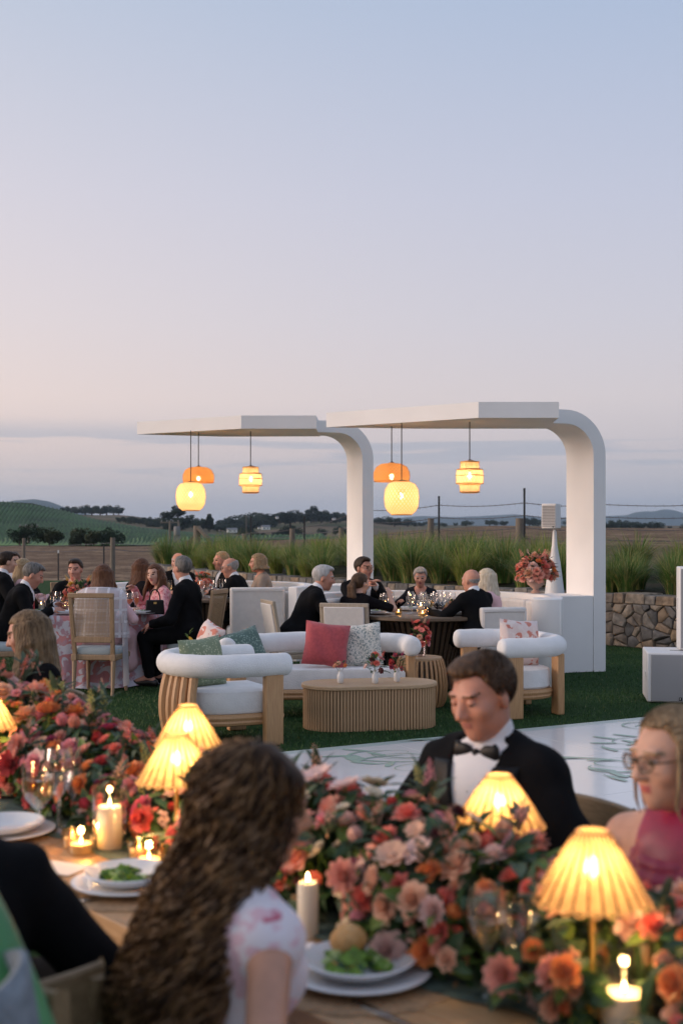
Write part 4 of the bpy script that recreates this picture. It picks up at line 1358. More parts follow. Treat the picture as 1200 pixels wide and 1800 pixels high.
# ================================================================== PEOPLE
class Sdf:
    """smooth union of tapered capsules and ellipsoids, meshed by surface nets"""
    def __init__(s):
        s.ops = []; s.post = []
    def cone(s, a, b, r1, r2=None, k=.02):
        a, b = np.array(a, float), np.array(b, float)
        r2 = r1 if r2 is None else r2
        lo = np.minimum(a - r1, b - r2); hi = np.maximum(a + r1, b + r2)
        s.ops.append(('c', lo, hi, k, a, b, r1, r2)); return s
    def ell(s, c, r, R=None, k=.02):
        c = np.array(c, float); r = np.array(r, float)
        R = np.eye(3) if R is None else np.array(R, float)
        ext = np.sqrt((R ** 2) @ (r ** 2))
        s.ops.append(('e', c - ext, c + ext, k, c, r, R)); return s
    def cut(s, fn):
        """fn(x, y, z) -> negative where material is removed"""
        s.post.append(fn); return s
    def mesh(s, vox, noise=None):
        lo = np.min([o[1] for o in s.ops], 0) - vox * 3
        hi = np.max([o[2] for o in s.ops], 0) + vox * 3
        dim = np.ceil((hi - lo) / vox).astype(int) + 1
        ax = [lo[i] + vox * np.arange(dim[i]) for i in range(3)]
        F = np.full(dim, .3, np.float32)
        for o in s.ops:
            mg = o[3] + 2.5 * vox
            i0 = np.maximum(((o[1] - mg - lo) / vox).astype(int), 0)
            i1 = np.minimum(((o[2] + mg - lo) / vox).astype(int) + 2, dim)
            sl = tuple(slice(i0[i], i1[i]) for i in range(3))
            X, Y, Z = ax[0][sl[0]][:, None, None], ax[1][sl[1]][None, :, None], ax[2][sl[2]][None, None, :]
            if o[0] == 'c':
                a, b, r1, r2 = o[4:]
                d = b - a; L2 = max(float(d @ d), 1e-9)
                t = np.clip(((X - a[0]) * d[0] + (Y - a[1]) * d[1] + (Z - a[2]) * d[2]) / L2, 0, 1)
                D = np.sqrt((X - a[0] - t * d[0]) ** 2 + (Y - a[1] - t * d[1]) ** 2 + (Z - a[2] - t * d[2]) ** 2) - (r1 + (r2 - r1) * t)
            else:
                c, r, R = o[4:]
                u = [(X - c[0]) * R[0, i] + (Y - c[1]) * R[1, i] + (Z - c[2]) * R[2, i] for i in range(3)]
                k0 = np.sqrt((u[0] / r[0]) ** 2 + (u[1] / r[1]) ** 2 + (u[2] / r[2]) ** 2)
                k1 = np.sqrt((u[0] / r[0] ** 2) ** 2 + (u[1] / r[1] ** 2) ** 2 + (u[2] / r[2] ** 2) ** 2) + 1e-6
                D = k0 * (k0 - 1) / k1
            A = F[sl]; k = max(o[3], 1e-4)
            h = np.clip(.5 + .5 * (A - D) / k, 0, 1)
            F[sl] = A + (D - A) * h - k * h * (1 - h)
        X, Y, Z = ax[0][:, None, None], ax[1][None, :, None], ax[2][None, None, :]
        if noise:
            amp, fr = noise
            F += (amp * (np.sin(X * fr * 1.3 + 2.1 * np.sin(Z * fr * .7)) * np.sin(Y * fr * 1.1 + 1.3) * np.sin(Z * fr + 1.7 * np.sin(X * fr * .8)))).astype(np.float32)
        for fn in s.post:
            F = np.maximum(F, -fn(X, Y, Z)).astype(np.float32)
        return surfnet(F, lo, vox)
OFF8 = np.array([(i, j, k) for i in (0, 1) for j in (0, 1) for k in (0, 1)])
EDG = [(a, b) for a in range(8) for b in range(a + 1, 8) if abs(OFF8[a] - OFF8[b]).sum() == 1]
def surfnet(F, lo, vox):
    S = F < 0
    c = np.zeros(np.array(S.shape) - 1, np.int8)
    n0, n1, n2 = S.shape
    for i, j, k in OFF8:
        c += S[i:n0 - 1 + i, j:n1 - 1 + j, k:n2 - 1 + k]
    act = (c > 0) & (c < 8)
    idx = np.argwhere(act)
    cid = np.full(act.shape, -1, np.int64); cid[act] = np.arange(len(idx))
    sums = np.zeros((len(idx), 3)); cnt = np.zeros(len(idx))
    vals = [F[idx[:, 0] + o[0], idx[:, 1] + o[1], idx[:, 2] + o[2]] for o in OFF8]
    for a, b in EDG:
        va, vb = vals[a], vals[b]
        m = (va < 0) != (vb < 0)
        t = va[m] / (va[m] - vb[m])
        sums[m] += OFF8[a] + t[:, None] * (OFF8[b] - OFF8[a]); cnt[m] += 1
    V = (idx + sums / cnt[:, None]) * vox + lo
    faces = []
    for axn in range(3):
        o = np.zeros((3, 3), int)
        a0 = np.zeros(3, int); a0[axn] = 1
        u = np.zeros(3, int); u[(axn + 1) % 3] = 1
        v = np.zeros(3, int); v[(axn + 2) % 3] = 1
        sl0 = [slice(None)] * 3; sl1 = [slice(None)] * 3
        sl0[axn] = slice(0, -1); sl1[axn] = slice(1, None)
        ch = S[tuple(sl0)] != S[tuple(sl1)]
        e = np.argwhere(ch)
        ok = (e[:, (axn + 1) % 3] >= 1) & (e[:, (axn + 2) % 3] >= 1) & (e[:, (axn + 1) % 3] < S.shape[(axn + 1) % 3] - 1) & (e[:, (axn + 2) % 3] < S.shape[(axn + 2) % 3] - 1)
        e = e[ok]
        q = [cid[tuple((e - u - v).T)], cid[tuple((e - v).T)], cid[tuple(e.T)], cid[tuple((e - u).T)]]
        q = np.stack(q, 1)
        fl = ~S[tuple(e.T)]
        q[fl] = q[fl][:, ::-1]
        faces.append(q)
    return V, np.concatenate(faces)
def sdf_obj(name, sdf, vox, mats, parent, noise=None, paint=None):
    V, Fq = sdf.mesh(vox, noise)
    me = bpy.data.meshes.new(name)
    me.vertices.add(len(V)); me.vertices.foreach_set('co', V.astype(np.float32).ravel())
    me.loops.add(len(Fq) * 4); me.loops.foreach_set('vertex_index', Fq.astype(np.int32).ravel())
    me.polygons.add(len(Fq)); me.polygons.foreach_set('loop_start', np.arange(0, len(Fq) * 4, 4, dtype=np.int32))
    mats = mats if isinstance(mats, (list, tuple)) else [mats]
    for m in mats:
        me.materials.append(m)
    if paint is not None:
        me.polygons.foreach_set('material_index', paint(V[Fq].mean(1)).astype(np.int32))
    me.update(); me.validate()
    me.polygons.foreach_set('use_smooth', np.ones(len(me.polygons), bool))
    return link(name, me, parent)

SKIN = {'fair': (.56, .325, .235, 1), 'tan': (.43, .225, .15, 1), 'ruddy': (.53, .255, .18, 1)}
def M_skin(tone):
    return M('skin_' + tone, SKIN[tone], .5, var=.10, vscale=25, spec=.4)
m_lip = M('lip', (.40, .16, .13, 1), .45)
m_lip2 = M('lip_rose', (.42, .12, .12, 1), .4)
m_eyew = M('eye_white', (.62, .58, .55, 1), .3)
m_iris = M('iris_dark', (.03, .022, .018, 1), .2)
HAIRC = {'dark': ((.018, .011, .007, 1), (.045, .026, .016, 1)), 'brown': ((.04, .022, .012, 1), (.11, .062, .034, 1)), 'grey': ((.20, .19, .18, 1), (.38, .36, .34, 1)),
         'silver': ((.36, .345, .33, 1), (.58, .56, .54, 1)), 'blonde': ((.26, .17, .085, 1), (.46, .34, .20, 1)), 'ashblonde': ((.17, .11, .06, 1), (.36, .26, .155, 1)),
         'auburn': ((.075, .03, .015, 1), (.16, .07, .035, 1)), 'saltpepper': ((.07, .065, .06, 1), (.22, .205, .19, 1)), 'honey': ((.085, .050, .025, 1), (.25, .16, .085, 1)), 'platinum': ((.48, .40, .28, 1), (.68, .60, .48, 1))}
def M_hair(c):
    a, b = HAIRC[c]
    return M('hair_' + c, a, .42, c2=b, vscale=30, stretch=(2.2, 2.2, .35), bump=.9, bscale=55, spec=.18, detail=5)
m_black = M('black_wool', (.0065, .0065, .0075, 1), .9, var=.2, vscale=12, bump=.15, bscale=300, spec=.1)
m_satin = M('black_satin', (.006, .006, .007, 1), .45, spec=.25)
m_shirt = M('white_shirt', (.74, .74, .76, 1), .75, var=.03, bump=.1, bscale=40)
m_shoe = M('black_leather', (.012, .011, .011, 1), .3)
def npR(m):
    return np.array([list(r) for r in m])
def ik(S, W, l1, l2, hint):
    S, W = Vector(S), Vector(W)
    d = W - S; L = d.length
    L = min(L, (l1 + l2) * .995)
    W = S + d.normalized() * L
    x = (l1 * l1 - l2 * l2 + L * L) / (2 * L)
    h = math.sqrt(max(l1 * l1 - x * x, 0))
    dn = d.normalized(); hv = Vector(hint); hv = hv - dn * hv.dot(dn)
    hv = hv.normalized() if hv.length > 1e-5 else Vector((0, 0, -1))
    return S + dn * x + hv * h, W
def add_hand(sd, W, fwd, nrm, s, side, curl, k=.006):
    f = Vector(fwd).normalized(); n = Vector(nrm); n = (n - f * n.dot(f)).normalized(); l = f.cross(n) * side
    R = npR(Matrix((l, f, n)).transposed())
    sd.ell(W + f * .045 * s, (.040 * s, .05 * s, .017 * s), R, .012)
    for i, (Lf, off) in enumerate(((.070, -.030), (.080, -.010), (.074, .011), (.058, .030))):
        b = W + f * .082 * s + l * off * s
        a1, a2 = curl * .5, curl * 1.3
        d1 = f * math.cos(a1) + n * math.sin(a1); d2 = f * math.cos(a2) + n * math.sin(a2)
        m_ = b + d1 * Lf * .55 * s; e = m_ + d2 * Lf * .5 * s
        sd.cone(b - f * .01, m_, .0092 * s, .0085 * s, k); sd.cone(m_, e, .0085 * s, .0068 * s, k)
    t0 = W + f * .025 * s - l * .036 * s
    t1 = t0 + (f * .62 - l * .6 + n * .45).normalized() * .042 * s
    t2 = t1 + (f * .85 - l * .1 + n * .5).normalized() * .032 * s
    sd.cone(t0, t1, .012 * s, .010 * s, k); sd.cone(t1, t2, .010 * s, .008 * s, k)

def person(label, loc, face, H=1.32, sh=.46, lean=6, side=0, twist=0, head=(0, 0, 0), lh=None, rh=None, curl=.7, female=False, skin='fair', hair=('short', 'dark'),
           outfit='suit', cols=None, vox=.0125, glasses=False, tie=None, fat=1.0, lod=0, sleeve=1.0, beard=None, zoff=0.0, strap=False, group=None, sw=None, legs=True, lips=None, neckline=None, hsc=1.0):
    """a seated guest; local +Y is the way the hips face, origin on the ground below the pelvis. face: degrees from +x towards +y"""
    root = thing('person', label, 'person', (loc[0], loc[1], zoff), rzf(face), group)
    s = (H - .56) / .73
    hs = 1.0 if not female else .95
    hs *= min(1.06, max(.93, s)) * hsc
    pel = Vector((0, 0, sh + .10))
    Rs = Matrix.Rotation(RAD(twist), 3, 'Z') @ Matrix.Rotation(RAD(side), 3, 'Y') @ Matrix.Rotation(RAD(-lean), 3, 'X')
    RsN = npR(Rs)
    def T(x, y, z):
        return pel + Rs @ Vector((x * s, y * s, z * s))
    SW = sw or (.152 if not female else .132)
    fx = fat
    hc = T(0, 0, .47) + Vector((0, .035 + .05 * math.sin(RAD(max(head[1], 0))), .135 * s))
    hc = T(0, .01, .47) + (Rs @ Vector((0, .02, .13 * s)) * .5 + Vector((0, .03, .13 * s)) * .5)
    Rh = Matrix.Rotation(RAD(head[0]), 3, 'Z') @ Matrix.Rotation(RAD(-head[1]), 3, 'X') @ Matrix.Rotation(RAD(head[2]), 3, 'Y')
    RhN = npR(Rh)
    def Hp(x, y, z):
        return hc + Rh @ Vector((x * hs, y * hs, z * hs))
    def hell(sd, c, r, k=.02, R2=None):
        R_ = RhN if R2 is None else RhN @ R2
        sd.ell(Hp(*c), [q * hs for q in r], R_, k)
    # joints
    sho = {sd: T(sd * (SW + .012), 0, .395) for sd in (-1, 1)}
    tgt = {-1: Vector(lh) if lh else Vector((-.16, .36, .80)), 1: Vector(rh) if rh else Vector((.16, .36, .80))}
    elb, wri = {}, {}
    for sd in (-1, 1):
        elb[sd], wri[sd] = ik(sho[sd], tgt[sd], .285 * s, .25 * s, (sd * .75, -.35, -.8))
    hip = {sd: Vector((sd * .09, .02, sh + .095)) for sd in (-1, 1)}
    kne = {sd: Vector((sd * .115, .42 * min(s, 1.05), sh + .055)) for sd in (-1, 1)}
    ank = {sd: Vector((sd * .115, .39, .10)) for sd in (-1, 1)}
    toe = {sd: Vector((sd * .125, .54, .045)) for sd in (-1, 1)}
    def torso(sd, i, k=.05, low=True):
        if low:
            sd.ell(pel + Vector((0, -.01, .0)), (.172 * fx + i, .125 * fx + i, .125 + i), None, k)
        wx = .14 if not female else .118
        sd.ell(T(0, 0, .16), ((wx * fx) * s + i, .105 * fx * s + i, .17 * s + i), RsN, k)
        sd.ell(T(0, 0, .32), ((.162 if not female else .140) * s + i, (.118 if not female else .105) * s + i, .165 * s + i), RsN, k)
        if female:
            for q in (-1, 1):
                sd.ell(T(q * .065, .075, .30), (.06 * s + i, .055 * s + i, .06 * s + i), RsN, .03)
        sd.cone(T(-SW, -.005, .385), T(SW, -.005, .385), .052 * s + i, None, k)
        for q in (-1, 1):
            sd.cone(T(q * .035, -.02, .455), T(q * SW, -.008, .395), .032 * s + i, .04 * s + i, .03)
    def arm(sd, i, q, frac=1.0):
        ru, rl = (.050, .041) if not female else (.041, .034)
        if frac <= .5:
            m_ = sho[q].lerp(elb[q], frac * 2)
            sd.cone(sho[q], m_, ru * s + i, (ru - .006) * s + i, .03)
            return
        sd.cone(sho[q], elb[q], ru * s + i, rl * s + i, .03)
        t_ = (frac - .5) * 2
        sd.cone(elb[q], elb[q].lerp(wri[q], t_), rl * s + i, (rl + (.026 - rl) * t_) * s + i * (1 if t_ > .9 else .9), .015)
    def legsf(sd, i, q, frac=1.0):
        sd.cone(hip[q], kne[q], .088 + i, .062 + i, .04)
        sd.cone(kne[q], kne[q].lerp(ank[q], frac), .058 + i, (.058 + (.038 - .058) * frac) + i, .02)
    # ---- body: one continuous surface
    b = Sdf()
    torso(b, 0)
    b.cone(T(0, -.015, .44), Hp(0, -.018, -.06), (.057 if not female else .047) * hs, (.052 if not female else .043) * hs, .025)
    hell(b, (0, -.012, .030), (.074, .097, .087), .01)
    hell(b, (0, .020, -.018), (.060, .076, .093), .03)
    hell(b, (0, .030, -.070), (.046 if not female else .041, .056, .045), .03)
    hell(b, (0, .068, -.098), (.020 if not female else .016, .018, .018), .02)
    for q in (-1, 1):
        hell(b, (q * .040, .062, -.022), (.026, .026, .026), .02)
        hell(b, (q * .075, -.006, -.010), (.009, .019, .031), .006, npR(Matrix.Rotation(RAD(q * -14), 3, 'Z')))
        hell(b, (q * .030, .086, .030), (.024, .012, .009), .012)
    b.cone(Hp(0, .090, .018), Hp(0, .114, -.026), .009 * hs, .0135 * hs, .012)
    for q in (-1, 1):
        hell(b, (q * .012, .102, -.031), (.009, .010, .008), .008)
    def sock(X, Y, Z, q):
        c_ = Hp(q * .031, .103, .008)
        return np.sqrt((X - c_.x) ** 2 + (Y - c_.y) ** 2 + (Z - c_.z) ** 2) - .0165 * hs
    nb = len(b.ops)
    hell(b, (0, .0895, -.053), (.020, .009, .0055), .006)
    hell(b, (0, .0885, -.063), (.017, .009, .006), .006)
    for q in (-1, 1):
        arm(b, 0, q)
        fw = (wri[q] - elb[q]).normalized() * .8 + Vector((0, .2, -.15))
        add_hand(b, wri[q], fw, Vector((-q * .45, 0, -.9)), s * (1.0 if not female else .92), q, curl)
        if legs:
            legsf(b, 0, q)
            b.cone(ank[q], toe[q], .04, .032, .03)
            b.cone(ank[q] + Vector((0, -.05, -.05)), ank[q], .036, .036, .02)
    if vox < .009:
        for q in (-1, 1):
            b.cut(lambda X, Y, Z, q=q: sock(X, Y, Z, q))
    hcN = np.array(hc); ivR = RhN.T
    def hl(P):
        return ((P - hcN) @ RhN) / hs
    skm_, hm_ = M_skin(skin), M_hair(hair[1] if hair[1] else 'grey')
    mats = [skm_, (m_lip2 if female else m_lip), m_eyew, m_iris, hm_]
    def paint(C):
        L = hl(C)
        x, y, z = np.abs(L[:, 0]), L[:, 1], L[:, 2]
        mi = np.zeros(len(C), int)
        front = y > .05
        mi[front & (x < .021 - .25 * np.abs(z + .058)) & (z < -.048) & (z > -.069) & (y > .080)] = 1
        ex = (x - .031) / .0155; ez = (z - .008) / .0072
        if vox >= .009:
            mi[front & (((x - .031) / .0125) ** 2 + ((z - .008) / .0062) ** 2 < 1)] = 3
        bz = z - (.030 + .10 * (.032 - x) * 0)
        mi[front & (np.abs(x - .033) < .021) & (np.abs(bz) < (.0030 if vox < .009 else .0055))] = 4
        if beard:
            mi[(y > .0) & (z < -.035) & (z > -.125) & (x < .08) & (mi == 0) & ((z < -.07) | (x > .03) | (z > -.046))] = 4
        return mi
    # eyeballs sit in the sockets
    if vox < .009:
        b2 = Sdf(); b2.ops = b.ops; b2.post = b.post
    body = sdf_obj('body', b, vox, mats, root, None, paint)
    if vox < .009:
        eb = MB()
        for q in (-1, 1):
            c_ = Hp(q * .031, .0845, .008)
            vs = []
            for i in range(9):
                th = PI * i / 8
                vs.append([tuple(c_ + Rh @ Vector((math.sin(th) * math.cos(a), math.cos(th), math.sin(th) * math.sin(a))) * .0125 * hs) for a in np.linspace(0, 2 * PI, 12, endpoint=False)])
            eb.cur = 0
            eb.grid(vs, closed_u=True)
        ne = len(eb.f) // 2
        for i in range(len(eb.f)):
            eb.mi[i] = 1 if (i % ne) < 36 else 0
        eb.build('eyes', [m_eyew, m_iris], root)
        lid = Sdf()
        dn = .5 if head[1] < 8 else .9
        for q in (-1, 1):
            c_ = Hp(q * .031, .0840, .0085)
            lid.ell(c_, (.0142 * hs, .0140 * hs, .0142 * hs), RhN, .002)
        cz, down = np.array(hc), (.004 if head[1] < 8 else -.004)
        lid.cut(lambda X, Y, Z: (((X - cz[0]) * RhN[0, 2] + (Y - cz[1]) * RhN[1, 2] + (Z - cz[2]) * RhN[2, 2]) / hs - (.0085 + down)))
        sdf_obj('eyelids', lid, .0022, skm_, root)
    # ---- clothes
    c0 = (cols or {}).get('top', m_black); cv = vox * 1.12 if vox > .009 else vox * 1.15
    TsN, pelN = RsN, np.array(pel)
    def tl(X, Y, Z):
        return [((X - pelN[0]) * TsN[0, i] + (Y - pelN[1]) * TsN[1, i] + (Z - pelN[2]) * TsN[2, i]) / s for i in range(3)]
    if outfit == 'suit':
        j = Sdf(); torso(j, .020)
        for q in (-1, 1):
            arm(j, .017, q, .97)
            j.cone(T(q * .045, -.02, .440), T(q * (SW + .018), -.005, .398), .046 * s, .060 * s, .03)
        j.ell(pel + Vector((0, -.02, .02)), (.20 * fx, .16 * fx, .14), None, .05)
        z0 = .10
        def vcut(X, Y, Z):
            x, y, z = tl(X, Y, Z)
            w = np.maximum(np.abs(x) - (z - z0) * .20, -(y - .03))
            nk = np.maximum(np.sqrt(x ** 2 + (y - .005) ** 2) - .062, .40 - z)
            return np.minimum(w, nk)
        j.cut(vcut)
        sdf_obj('jacket', j, cv, c0, root, (.008, 22.0))
        if vox < .009:
            lp = Sdf(); torso(lp, .027)
            def lcut(X, Y, Z):
                x, y, z = tl(X, Y, Z)
                e = np.abs(x) - (z - z0) * .20
                wid = .010 + .055 * np.clip((z - z0) / .30, 0, 1)
                band = np.maximum(np.maximum(-e, e - wid), np.maximum(.03 - y, np.maximum(z0 + .005 - z, z - .43)))
                return -band
            lp.cut(lcut); sdf_obj('lapels', lp, cv * .8, m_satin, root)
        sh_ = Sdf(); torso(sh_, .009, low=False)
        sh_.cone(T(0, -.012, .43), T(0, -.012, .43).lerp(Hp(0, -.018, -.06), .62), .065 * hs, .062 * hs, .02)
        for q in (-1, 1):
            sh_.cone(elb[q].lerp(wri[q], .90), elb[q].lerp(wri[q], 1.02), .034 * s, .033 * s, .01)
        sdf_obj('shirt', sh_, cv, (cols or {}).get('shirt', m_shirt), root)
        if tie == 'bow':
            bt = Sdf(); R_ = RsN
            c_ = T(0, .075, .455)
            bt.ell(c_, (.011, .012, .013), R_, .004)
            for q in (-1, 1):
                bt.ell(c_ + Rs @ Vector((q * .040, -.002, 0)), (.030, .010, .025), R_, .006)
                bt.ell(c_ + Rs @ Vector((q * .060, -.004, 0)), (.014, .010, .031), R_, .006)
            sdf_obj('bow_tie', bt, min(vox, .006), m_satin, root)
            for zz in (.36, .27, .18):
                MB().lathe([(.006, -.002), (.006, .002)], 8).build('stud', m_satin, root, loc=T(0, .118 if zz > .2 else .105, zz))
        elif tie:
            ti = Sdf()
            ti.ell(T(0, .07, .44), (.018, .014, .02), RsN, .01)
            ti.cone(T(0, .085, .42), T(0, .135, .30), .017, .024, .01); ti.cone(T(0, .135, .30), T(0, .13, .14), .024, .028, .01)
            sdf_obj('tie', ti, min(cv, .009), tie, root)
        pt = Sdf()
        pt.ell(pel + Vector((0, 0, -.01)), (.185 * fx, .135 * fx, .12), None, .04)
        if legs:
            for q in (-1, 1):
                legsf(pt, .018, q, .95)
        sdf_obj('trousers', pt, cv, (cols or {}).get('legs', m_black), root, (.005, 20))
        hasleg = True
    else:
        d = Sdf(); torso(d, .012)
        for q in (-1, 1):
            if sleeve > 0:
                arm(d, .014, q, sleeve)
        if neckline != 'halter':
            def ncut(X, Y, Z):
                x, y, z = tl(X, Y, Z)
                return np.maximum(np.sqrt((x / 1.0) ** 2 + ((y - .03) / 1.15) ** 2) - (.070 + .35 * np.maximum(z - .44, 0)), .385 - z + .35 * np.minimum(0, -y))
            d.cut(ncut)
        if outfit == 'dress' and legs:
            for q in (-1, 1):
                d.cone(hip[q], kne[q], .12, .11, .08)
                d.cone(kne[q], kne[q].lerp(ank[q], .6), .10, .13, .08)
        if strap:
            def scut(X, Y, Z):
                x, y, z = tl(X, Y, Z)
                return np.maximum(.345 + .9 * np.maximum(0, .11 - np.abs(x)) - z, np.where(y > -.03, .07 - np.abs(x), -1.0))
            d.cut(scut)
        sdf_obj('dress' if outfit == 'dress' else 'top', d, cv, c0, root, (.005, 19))
        if neckline == 'halter':
            cw = Sdf()
            cw.cone(T(0, -.012, .45), T(0, -.012, .45).lerp(Hp(0, -.018, -.06), .35), .066 * hs, .060 * hs, .02)
            for zz, rr, yy in ((.40, .075, .075), (.37, .095, .10), (.34, .11, .115)):
                pp = [T(rr * math.sin(a), yy * math.cos(a) - .005 + .01, zz + .03 * (1 - math.cos(a))) for a in np.linspace(-1.5, 1.5, 9)]
                for a_, b_ in zip(pp, pp[1:]):
                    cw.cone(a_, b_, .018, .018, .012)
            sdf_obj('cowl_collar', cw, cv, c0, root)
        if outfit == 'top' and legs:
            pt = Sdf(); pt.ell(pel + Vector((0, 0, -.01)), (.18 * fx, .135 * fx, .12), None, .04)
            for q in (-1, 1):
                legsf(pt, .016, q, .95)
            sdf_obj('trousers', pt, cv, (cols or {}).get('legs', m_black), root, (.005, 20))
    if legs:
        for q in (-1, 1):
            so = Sdf()
            so.cone(ank[q] + Vector((0, -.055, -.058)), ank[q] + Vector((0, .0, -.045)), .042, .044, .02)
            so.cone(ank[q] + Vector((0, .03, -.05)), toe[q] + Vector((0, .02, -.008)), .044, .036, .02)
            sdf_obj('shoe', so, .013, (cols or {}).get('shoe', m_shoe), root)
    # ---- hair
    st = hair[0]
    hv = vox if vox < .009 else .011
    def cap(sd, infl=.010, plane=True):
        hell(sd, (0, -.014, .034), (.074 + infl, .098 + infl, .086 + infl), .01)
    def hairline(low=-.080, front=.074, slope=.78):
        def fn(X, Y, Z):
            u = [((X - hcN[0]) * RhN[0, i] + (Y - hcN[1]) * RhN[1, i] + (Z - hcN[2]) * RhN[2, i]) / hs for i in range(3)]
            x, y, z = u
            lim = np.interp(y, [-.13, -.04, -.012, .012, .03, .055, .10], [low, low + .012, -.03, -.005, .035, front - .004, front + .014]) - .012 * (np.abs(x) < .045) * 0 + np.where(y > .045, .020 * np.minimum(1.6, (np.abs(x) / .055) ** 2), 0) + .004 * np.sin(x * 190) * np.sin(y * 170 + 1)
            # keep z > lim; ears stay free
            ear = np.sqrt(((np.abs(x) - .085) / .03) ** 2 + ((y + .002) / .024) ** 2 + ((z + .012) / .036) ** 2) - 1
            return np.minimum(z - lim, ear * .02)
        return fn
    def strands(n, l0, l1, infl, back=False):
        r2 = random.Random(len(label))
        tb = MB()
        made = 0
        fr_ = hairline(front=.084 if back else .074)
        while made < n:
            v = Vector((r2.gauss(0, 1), r2.gauss(0, 1), r2.gauss(.3, 1))).normalized()
            p = Vector((v.x * (.077 + infl), -.014 + v.y * (.098 + infl), .034 + v.z * (.086 + infl)))
            w_ = Hp(*p)
            if fr_(np.array(w_.x), np.array(w_.y), np.array(w_.z)) < .001:
                continue
            nrm = Vector((v.x / .08, v.y / .1, v.z / .088)).normalized()
            if back:
                d_ = Vector((-p.x * 1.2, -1.0, -.10 - .3 * max(0, p.y * 5)))
            else:
                d_ = Vector((.55 + .25 * r2.gauss(0, 1) if p.z > .06 else p.x * 2, -.55 + .9 * (p.y > .05) + .25 * r2.gauss(0, 1), -.9 if p.z < .06 else .1))
            d_ = (d_ - nrm * d_.dot(nrm)).normalized()
            L = r2.uniform(l0, l1)
            pts = []
            q = p.copy()
            for k in range(5):
                pts.append(Hp(*q))
                vv = Vector((q.x / (.077 + infl), (q.y + .014) / (.098 + infl), (q.z - .034) / (.086 + infl)))
                n2 = vv.normalized()
                q = q + d_ * L / 4
                vv = Vector((q.x / (.077 + infl), (q.y + .014) / (.098 + infl), (q.z - .034) / (.086 + infl))).normalized() * (1.012 + .012 * k * (.3 if back else .8) * r2.random())
                q = Vector((vv.x * (.077 + infl), -.014 + vv.y * (.098 + infl), .034 + vv.z * (.086 + infl)))
            tb.tube(pts, [.0022, .0026, .0022, .0016, .0005], 3, cap=False)
            made += 1
        o_ = tb.build('hair_strands', hm_, root); o_['kind'] = 'stuff'
    if st in ('short', 'crop', 'balding'):
        h = Sdf(); cap(h, .0075 if st != 'crop' else .005)
        if st == 'short':
            hell(h, (.012, .030, .094), (.052, .062, .030), .03)
        h.cut(hairline())
        if st == 'balding':
            def top(X, Y, Z):
                u = [((X - hcN[0]) * RhN[0, i] + (Y - hcN[1]) * RhN[1, i] + (Z - hcN[2]) * RhN[2, i]) / hs for i in range(3)]
                return .055 - u[2] - .25 * u[1]
            h.cut(top)
        sdf_obj('hair', h, hv, hm_, root, (.0025, 95))
        if vox < .009 and st == 'short':
            strands(1100, .016, .034, .0085)
    elif st == 'pixie':
        h = Sdf(); cap(h, .016)
        hell(h, (-.02, .055, .085), (.055, .045, .032), .03); hell(h, (0, -.06, .06), (.075, .06, .06), .03)
        h.cut(hairline(low=-.085, front=.064)); sdf_obj('hair', h, hv, hm_, root, (.004, 80))
    elif st in ('bob', 'long', 'ponytail', 'updo', 'half'):
        h = Sdf(); cap(h, .011)
        rr = random.Random(hash(label) % 1000 if False else len(label))
        if st == 'updo':
            hell(h, (0, -.105, -.005), (.045, .04, .042), .02)
            h.cut(hairline(low=-.07, front=.084, slope=.7))
            hell(h, (0, -.05, .03), (.08, .075, .08), .02)
            sdf_obj('hair', h, hv, hm_, root, (.003, 110))
            lk = MB()
            for q in (-1, 1):
                for k in range(3):
                    p = [Hp(q * (.078 + .003 * k), .045 - .012 * k, .045), Hp(q * (.088 + .004 * k), .052 - .02 * k, .0), Hp(q * (.083 + .004 * k), .055 - .02 * k, -.05), Hp(q * (.076 + .006 * k), .062 - .026 * k, -.10), Hp(q * (.08 + .004 * k), .05 - .02 * k, -.14)]
                    lk.tube(p, [.004, .006, .005, .004, .001], 5)
            strands(1100, .05, .09, .0115, back=True)
            lk.build('loose_lock', hm_, root)['kind'] = 'stuff'
        else:
            ln = {'bob': .10, 'long': .34, 'half': .30, 'ponytail': .0}[st] if len(hair) < 3 else hair[2]
            hell(h, (0, -.04, .02), (.084, .085, .088), .02)
            h.cut(hairline(low=-.09, front=.068, slope=.6))
            sdf_obj('hair', h, hv, hm_, root, (.003, 90))
            g = Sdf()
            if st == 'ponytail':
                p0 = Hp(0, -.105, .02)
                g.ell(p0, (.03, .03, .03), RhN, .02)
                for k in range(7):
                    dx = (k - 3) * .012
                    g.cone(p0, Hp(dx, -.135, -.05), .022, .024, .012)
                    g.cone(Hp(dx, -.135, -.05), Hp(dx * 1.6 + .01, -.125 - .004 * (k % 3), -.17), .022, .017, .012)
                    g.cone(Hp(dx * 1.6 + .01, -.125, -.17), Hp(dx * 2.1 + .015, -.12, -.26), .017, .007, .012)
            else:
                na = 26
                for k in range(na):
                    a = RAD(-118 + 236 * k / (na - 1))       # 0 = back of the head
                    sx, sy = math.sin(a), -math.cos(a)
                    r1 = .080 + .008 * rr.random()
                    p0 = Hp(sx * r1, -.014 + sy * (r1 + .018), .03 + .02 * rr.random())
                    p1 = Hp(sx * (r1 + .014), -.010 + sy * (r1 + .016), -.06)
                    L = ln * (1 - .12 * rr.random()) * (.92 if abs(a) > 1.6 else 1)
                    g.cone(p0, p1, .019, .021, .014)
                    # below the chin the locks fall straight down in the world, over the shoulders
                    drop = Vector(p1) + Vector((sx * .02, sy * .012, -L * .55)) + Rs @ Vector((0, -.02 if sy < 0 else .03, 0))
                    end = drop + Vector((-sx * .01, -.01 if sy < 0 else .02, -L * .5))
                    g.cone(p1, drop, .021, .017, .014)
                    if st != 'bob':
                        g.cone(drop, end, .017, .006, .014)
